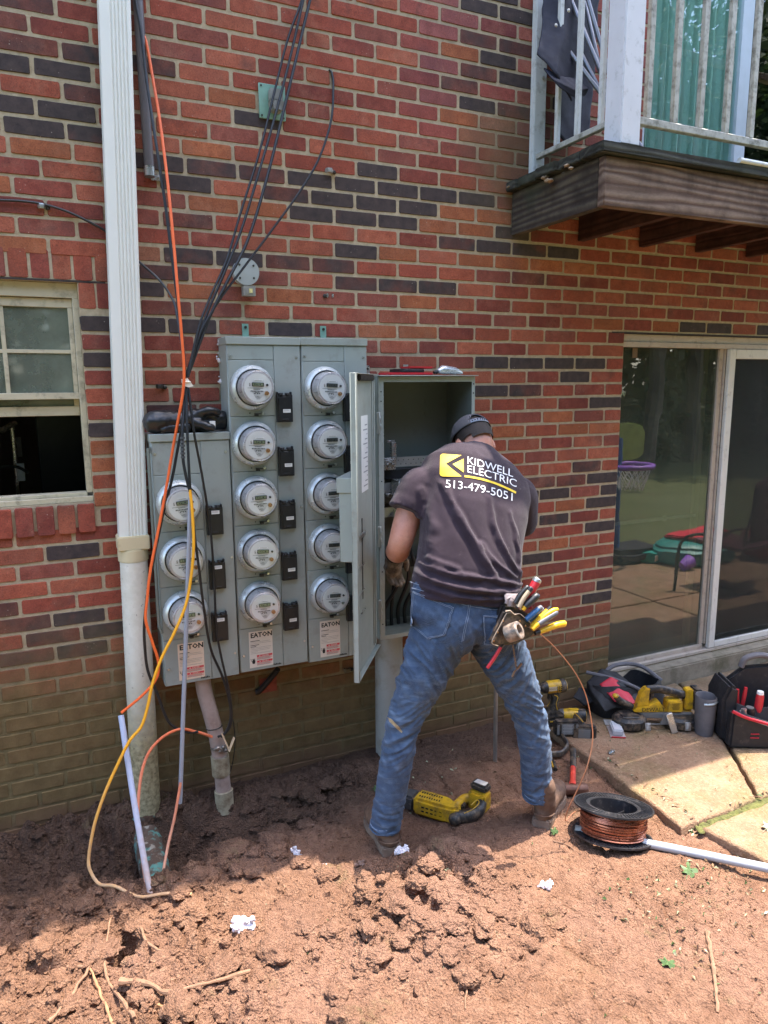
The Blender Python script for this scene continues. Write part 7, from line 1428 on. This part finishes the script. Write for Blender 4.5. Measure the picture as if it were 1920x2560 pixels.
leaf(1.62, -1.62, .026, 2.2, LG, label='torn green leaf on the clay near the lower right'); leaf(1.72, -.93, .020, .5, LG, label='small green leaf beside the man\'s right boot'); leaf(2.0, -1.72, .02, 1.5, LP, label='small pale leaf on the trodden clay at the right edge')
def root(pts, r, label, m):
    P = [(x, y, Hz(x, y)+z*.85) for x, y, z in pts]; S = spline(P, 8); n = len(S); zs_ = [Hz(p.x, p.y) for p in S]; zs_ = [max(zs_[max(0, i-5):i+6])*.55+sum(zs_[max(0, i-5):i+6])/len(zs_[max(0, i-5):i+6])*.45 for i in range(n)]; zs_ = [sum(zs_[max(0, i-4):i+5])/len(zs_[max(0, i-4):i+5]) for i in range(n)]; S = [Vector((p.x, p.y, z_+r*.35)) for p, z_ in zip(S, zs_)]; S = [p+Vector((.004*mnoise.noise(p*40), .004*mnoise.noise(p*40+Vector((5, 0, 0))), .004*mnoise.noise(p*40+Vector((0, 5, 0))))) for p in S]
    tag(MB().tube(S, [r*(.66-.3*i/n)*(1+.55*mnoise.noise(Vector((i*.55, r*99, 0)))) for i in range(n)], 8).build('root', m), label, 'root', 'roots torn up with the clay')
RT = mat('root_bark', (.215, .115, .065), .85, var=.3, vscale=50, bump=.002, bscale=150, dirt=((.2, .11, .07), 25, .4)); RO = mat('orange_root', (.30, .155, .075), .8, var=.25, vscale=50)
def gpx(u, v): # ground point under a pixel
    d = fw+r2*((u-960)/FPX)-u2*((v-1280)/FPX); z = 0.
    for _ in range(6): q = CAM_POS+d*((z-CAM_POS.z)/d.z); z = Hz(q.x, q.y)
    return q.x, q.y
K_ = 960/1659
def rp(*pts): return [(*gpx(x*K_, 1960+y*K_), z) for x, y, z in pts]
root(rp((215, 1032, .008), (290, 950, .012), (345, 880, .014), (400, 780, .016), (432, 725, .01)), .0085, 'thick pale root running up from the lower left corner', RT)
root(rp((580, 1040, .008), (520, 950, .012), (478, 870, .016), (455, 790, .016), (490, 690, .012)), .009, 'long forked root beside the dark hole at the lower left', RT)
root(rp((490, 1036, .006), (440, 930, .012), (395, 830, .014), (380, 795, .012)), .007, 'orange root crossing between the two long pale roots', RO)
root(rp((290, 805, .012), (380, 800, .014)), .008, 'short stub root left of the dark hole', RT)
root(rp((610, 640, .012), (640, 690, .014), (718, 720, .010)), .008, 'curved pale root on the smooth clay in front of the drain pipe', RT)
root(rp((165, 695, .006), (225, 640, .012), (300, 560, .014), (370, 530, .01)), .007, 'root arching over the clods at the left edge', RT)
root(rp((520, 900, .008), (640, 915, .012), (740, 915, .012), (880, 880, .014), (1080, 815, .012)), .014, 'long bark covered root lying across the lower clay', RT)
root(rp((680, 970, .010), (730, 995, .014), (830, 1000, .008)), .007, 'short orange root near the bottom edge', RO)
root(rp((665, 910, .010), (705, 870, .014), (765, 840, .010)), .006, 'thin split root end leaning on the bark covered root', RT)
def rp2(*pts): return [(*gpx(960+x*K_, 1960+y*K_), z) for x, y, z in pts]
root(rp2((1395, 650, .010), (1410, 720, .014), (1425, 820, .014), (1435, 920, .012), (1440, 990, .006)), .0125, 'straight thick root lying upright in the clay at the lower right', RT)
root(rp2((330, 830, .012), (355, 890, .012), (350, 975, .006)), .005, 'thin root hanging from the clod mound', RT)
root(rp2((730, 248, .004), (790, 265, .006), (825, 288, .003)), .006, 'dark curved root half buried in front of the right boot', mat('dark_root', (.14, .075, .045), .85, var=.3))
# leaf crumbs and twigs: litter nobody could count
q = MB(); r_ = random.Random(11); mats_ = [LG, LP, LB, RT]
def litter(n, f, s0, s1, wts):
    for i in range(n):
        x, y = f(); s = r_.uniform(s0, s1); a = r_.uniform(0, 6.28); z = max(Hz(x, y), .02 if (2.26 < x < 3.3 and -1.14 < y < -.1) else -9)+.003; mi = r_.choices(range(4), wts)[0]
        dx, dy = math.cos(a)*s, math.sin(a)*s
        if mi == 3: q.tube([(x-dx*2, y-dy*2, z+.002), (x, y, z+r_.uniform(.002, .012)), (x+dx*2, y+dy*2, z+.002)], s*.10, 5, 3)
        else: q.add([(x-dx, y-dy, z), (x-dy*.4, y+dx*.4, z+r_.uniform(0, .012)), (x+dx, y+dy, z+r_.uniform(0, .01)), (x+dy*.4, y-dx*.4, z+r_.uniform(0, .012))], [(0, 1, 2), (0, 2, 3)], mi)
litter(520, lambda: (r_.uniform(1.6, 2.7), -1.28-abs(r_.gauss(0, .25))-.25*0), .003, .011, (2, 3, 5, 4)); litter(160, lambda: ((lambda f: (2.20+.08*r_.random()+.0*f, -.45-.7*f))(r_.random())), .004, .014, (2, 2, 4, 4)); litter(350, lambda: (r_.uniform(.3, 2.2), r_.uniform(-1.9, -.8)), .002, .007, (1, 2, 4, 5)); litter(110, lambda: (r_.uniform(2.3, 3.4), r_.uniform(-1.1, -.15)), .003, .009, (1, 3, 4, 2)); litter(120, lambda: (2.22+.55*r_.random(), -1.165+r_.gauss(0, .02)), .006, .018, (2, 3, 3, 3)); litter(90, lambda: (r_.uniform(1.2, 2.2), r_.uniform(-.6, -.2)), .004, .014, (0, 2, 2, 6))
tag(q.build('leaf_litter', mats_, angle=60), kind='stuff')
# ------------------------------------------------------------------ the yard that the glass reflects
hp = thing('toy_hoop', 'purple rimmed toy basketball hoop standing on the patio, seen mirrored in the patio door', 'basketball hoop', (5.2, -2.31, 0))
PB = mat('toy_blue', (.04, .12, .34), .45); PP = mat('toy_purple', (.26, .10, .48), .45); PG = mat('toy_lime', (.33, .42, .09), .5); PK = mat('toy_black', (.03, .03, .035), .5); NETW = mat('net_white', (.7, .7, .68), .7)
b = MB(); b.cyl((5.07, -2.33, .1), (5.07, -2.33, 1.25), .055, .045, 16); b.build('pole', PB, hp)
b = MB(); b.cbox((5.25, -2.31, .08), (.62, .42, .16)); b.build('base', PK, hp, bevel=.05)
b = MB(); b.prism([(x*.30, z*.19) for x, z in [(math.copysign(abs(math.cos(a))**.5, math.cos(a)), math.copysign(abs(math.sin(a))**.5, math.sin(a))) for a in [2*math.pi*k/32 for k in range(32)]]], lambda u, v: (5.14+u, -2.36, 1.20+v), (0, -.03, 0)); b.build('backboard', PG, hp, bevel=.006)
rc_ = Vector((5.08, -2.14, .99)); b = MB(); b.tube([rc_+Vector((.19*math.cos(a), .19*math.sin(a), 0)) for a in [2*math.pi*k/32 for k in range(33)]], .022, 10); b.build('rim', PP, hp)
b = MB()
for k in range(16):
    for s in (-1, 1): b.tube([rc_+Vector(((.18-.07*j/4)*math.cos(2*math.pi*(k+s*j*.5)/16), (.18-.07*j/4)*math.sin(2*math.pi*(k+s*j*.5)/16), -.055*j)) for j in range(5)], .004, 4)
b.build('net', NETW, hp)
sb = thing('sandbox', 'teal turtle shaped plastic sandbox with a red lid, mirrored in the patio door', 'sandbox', (5.75, -2.05, 0))
b = MB(); R = [[(5.85+r_*math.cos(a)*1.15, -2.02+r_*math.sin(a)*.8, z_) for a in [2*math.pi*k/28 for k in range(28)]] for r_, z_ in ((.34, .0), (.40, .04), (.41, .15), (.37, .17), (.37, .19), (.33, .22))]; b.rings(R); b.build('tub', mat('toy_teal', (.02, .20, .17), .45), sb, angle=40)
b = MB(); b.prism([(-.25, -.18), (.30, -.12), (.30, .2), (-.1, .25)], lambda u, v: (5.85+u, -2.02+v, .225+.12*(u+.25)), (0, 0, .03)); b.build('lid', BRED, sb, bevel=.01)
b = MB(); b.lathe([(.15, 0), (.17, .05), (.16, .12), (.0, .13)], (5.42, -2.2, .0), (0, 0, 1), 20); b.build('head', mat('toy_turquoise', (.03, .33, .27), .45), sb); b = MB(); b.cbox((5.40, -2.03, .07), (.14, .01, .06)); b.build('label', mat('label_paper', (.7, .6, .5), .6), sb)
b = MB(); b.lathe([(.045, 0), (.062, .11), (.062, .115), (.055, .113), (.04, .01)], (5.40, -1.76, .05), (.8, .1, .35), 18); o = b.build('cup', PP, None); tag(o, 'purple toy cup lying before the teal sandbox', 'cup')
chy = thing('patio_chair', 'dark curved metal patio chair with a red seat cloth, mirrored in the glass', 'chair', (5.1, -1.2, 0))
MET = mat('dark_chair_metal', (.035, .03, .028), .45, metal=.4)
for x in (4.78, 5.32):
    b = MB(); b.tube(spline([(x, -1.27, .0), (x+.02, -1.26, .36), (x+.06, -1.24, .47), (x+.15, -1.18, .51), (x+.35, -1.05, .53)], 6), .013, 8); b.build('side_frame', MET, chy)
b = MB(); b.tube(spline([(5.2, -.95, .3), (5.25, -.9, .75), (5.5, -1.0, .95), (5.8, -1.15, .9), (5.85, -1.2, .3)], 6), .013, 8); b.build('back_frame', MET, chy); b = MB(); b.cbox((5.3, -1.1, .42), (.5, .5, .03)); b.build('seat', mat('maroon_cloth', (.10, .02, .03), .8), chy, bevel=.01)
m = cloth([[(5.3, -.95, .45), (5.25, -.9, .95)], [(5.6, -1.0, .45), (5.55, -1.0, 1.0)], [(5.85, -1.2, .45), (5.85, -1.15, .9)]], .004, 3, n=10); solid(m.build('back_cloth', mat('maroon_cloth', (.10, .02, .03), .8), chy), .01)
tag(MB().ball((6.46, -1.73, .19), .19, 0, 20, 14).build('toy_ball', mat('ball_red', (.35, .02, .03), .4)), 'big red play ball mirrored in the dark screen door', 'ball')
# trees: tapered trunks with limbs, crowns of many leaf faces
BARK = mat('tree_bark', (.085, .065, .05), .9, var=.4, vscale=9, bump=.02, bscale=25)
def leafmat(n, a, b_):
    t = NT(n); k = t.noise(1.1, 4, .6); c = t.mix(t.ramp(k, .3, .7), a, b_); t.set(color=c, rough=.6, spec=.3); tl = t.n('ShaderNodeBsdfTranslucent'); t.l(c, tl.inputs[0]); mx = t.n('ShaderNodeMixShader'); mx.inputs[0].default_value = .3; t.l(t.p.outputs[0], mx.inputs[1]); t.l(tl.outputs[0], mx.inputs[2]); t.l(mx.outputs[0], t.out.inputs[0]); return t.m
LEAFM = [leafmat('foliage_dark', (.025, .045, .018), (.065, .095, .038)), leafmat('foliage_mid', (.035, .075, .018), (.09, .15, .035))]
tcache = {}
def tree(x, y, h, r, seed, label):
    key = seed % 3; t = thing('yard_tree', label, 'tree', (x, y, -.12), seed*1.7, 'trees around the yard')
    if key not in tcache:
        g = np.random.RandomState(key+50); b = MB(); b.tube(spline([(0, 0, -.1), (.02, .02, .3), (.05*g.randn(), .05*g.randn(), .62), (.05*g.randn(), 0, .95)], 5), list(np.linspace(.032, .008, 16)), 9); tips = []
        for k in range(11):
            z0 = g.uniform(.28, .85); a = g.uniform(0, 6.28); L = g.uniform(.18, .34); tp = Vector((math.cos(a)*L, math.sin(a)*L, z0+g.uniform(.05, .2))); b.tube(spline([(0, 0, z0), tuple(tp*.5+Vector((0, 0, z0*.5+.01))), tuple(tp)], 4), list(np.linspace(.012, .003, 9)), 5); tips.append(tp)
        tm_ = b.mesh('trunk', BARK); V = []; F = []; mi = []
        cl = [(tp, g.uniform(.07, .14)) for tp in tips]+[(Vector((g.randn()*.12, g.randn()*.12, g.uniform(.35, 1.02))), g.uniform(.08, .15)) for _ in range(16)]
        for tp, cr in cl:
            for _ in range(200):
                d = g.randn(3); d /= np.linalg.norm(d); p = np.array(tp)+d*cr*g.rand()**.4*np.array([1, 1, .75]); u = g.randn(3); u /= np.linalg.norm(u); w_ = np.cross(u, g.randn(3)); w_ /= np.linalg.norm(w_); s = g.uniform(.007, .015); n0 = len(V)
                V += [p-u*s, p+w_*s*.6, p+u*s, p-w_*s*.6]; F.append((n0, n0+1, n0+2, n0+3))
        q = MB(); q.v = [tuple(p) for p in V]; q.f = F; q.mi = [0]*len(F); tcache[key] = (tm_, q.mesh('crown', LEAFM[key % 2], False))
    for nm, me in zip(('trunk', 'crown'), tcache[key]):
        o = bpy.data.objects.new(nm, me); COL.objects.link(o); o.parent = t; o.scale = (r, r, h) if nm == 'crown' else (h*.6, h*.6, h)
TL = 'leafy tree in the wooded edge of the yard behind the photographer'
for i, (x, y, h, r) in enumerate([(11.5, -8.5, 9, 9), (14, -9.5, 11, 10), (16.5, -8, 10, 9), (9, -10, 11, 10), (13, -12, 12, 11), (18, -11, 12, 11), (21, -9, 11, 10), (6, -11.5, 11, 10), (3, -13, 12, 11), (0, -12, 11, 10), (-3.5, -13, 12, 11), (-7, -12, 11, 10), (-11, -11, 10, 10), (10.5, -14, 13, 12), (16, -15, 13, 12), (24, -13, 13, 12)]): tree(x, y, h, r, i, TL)
# the wood behind them, one mass
b = MB(); g = np.random.RandomState(14); V = []; F = []
for k in range(34000):
    x = g.uniform(-26, 40); y = -16.5-abs(g.randn())*2.5; z = g.rand()**1.15*12-.1; s = g.uniform(.2, .42); p = np.array([x, y, z]); u = g.randn(3); u /= np.linalg.norm(u); w_ = np.cross(u, g.randn(3)); w_ /= np.linalg.norm(w_); n0 = len(V); V += [p-u*s, p+w_*s*.6, p+u*s, p-w_*s*.6]; F.append((n0, n0+1, n0+2, n0+3))
b.v = [tuple(p) for p in V]; b.f = F; b.mi = [0]*len(F); tag(b.build('woodland', LEAFM[0], smooth=False), kind='stuff')
# low undergrowth under the trees closes the view
b = MB(); g = np.random.RandomState(4); V = []; F = []
for k in range(9000):
    x = g.uniform(-14, 28); y = -9.2-abs(g.randn())*2.6; z = abs(g.randn())*.8-.1; s = g.uniform(.06, .14); p = np.array([x, y, z]); u = g.randn(3); u /= np.linalg.norm(u); w_ = np.cross(u, g.randn(3)); w_ /= np.linalg.norm(w_); n0 = len(V); V += [p-u*s, p+w_*s*.6, p+u*s, p-w_*s*.6]; F.append((n0, n0+1, n0+2, n0+3))
b.v = [tuple(p) for p in V]; b.f = F; b.mi = [0]*len(F); tag(b.build('undergrowth', LEAFM[0], smooth=False), kind='stuff')
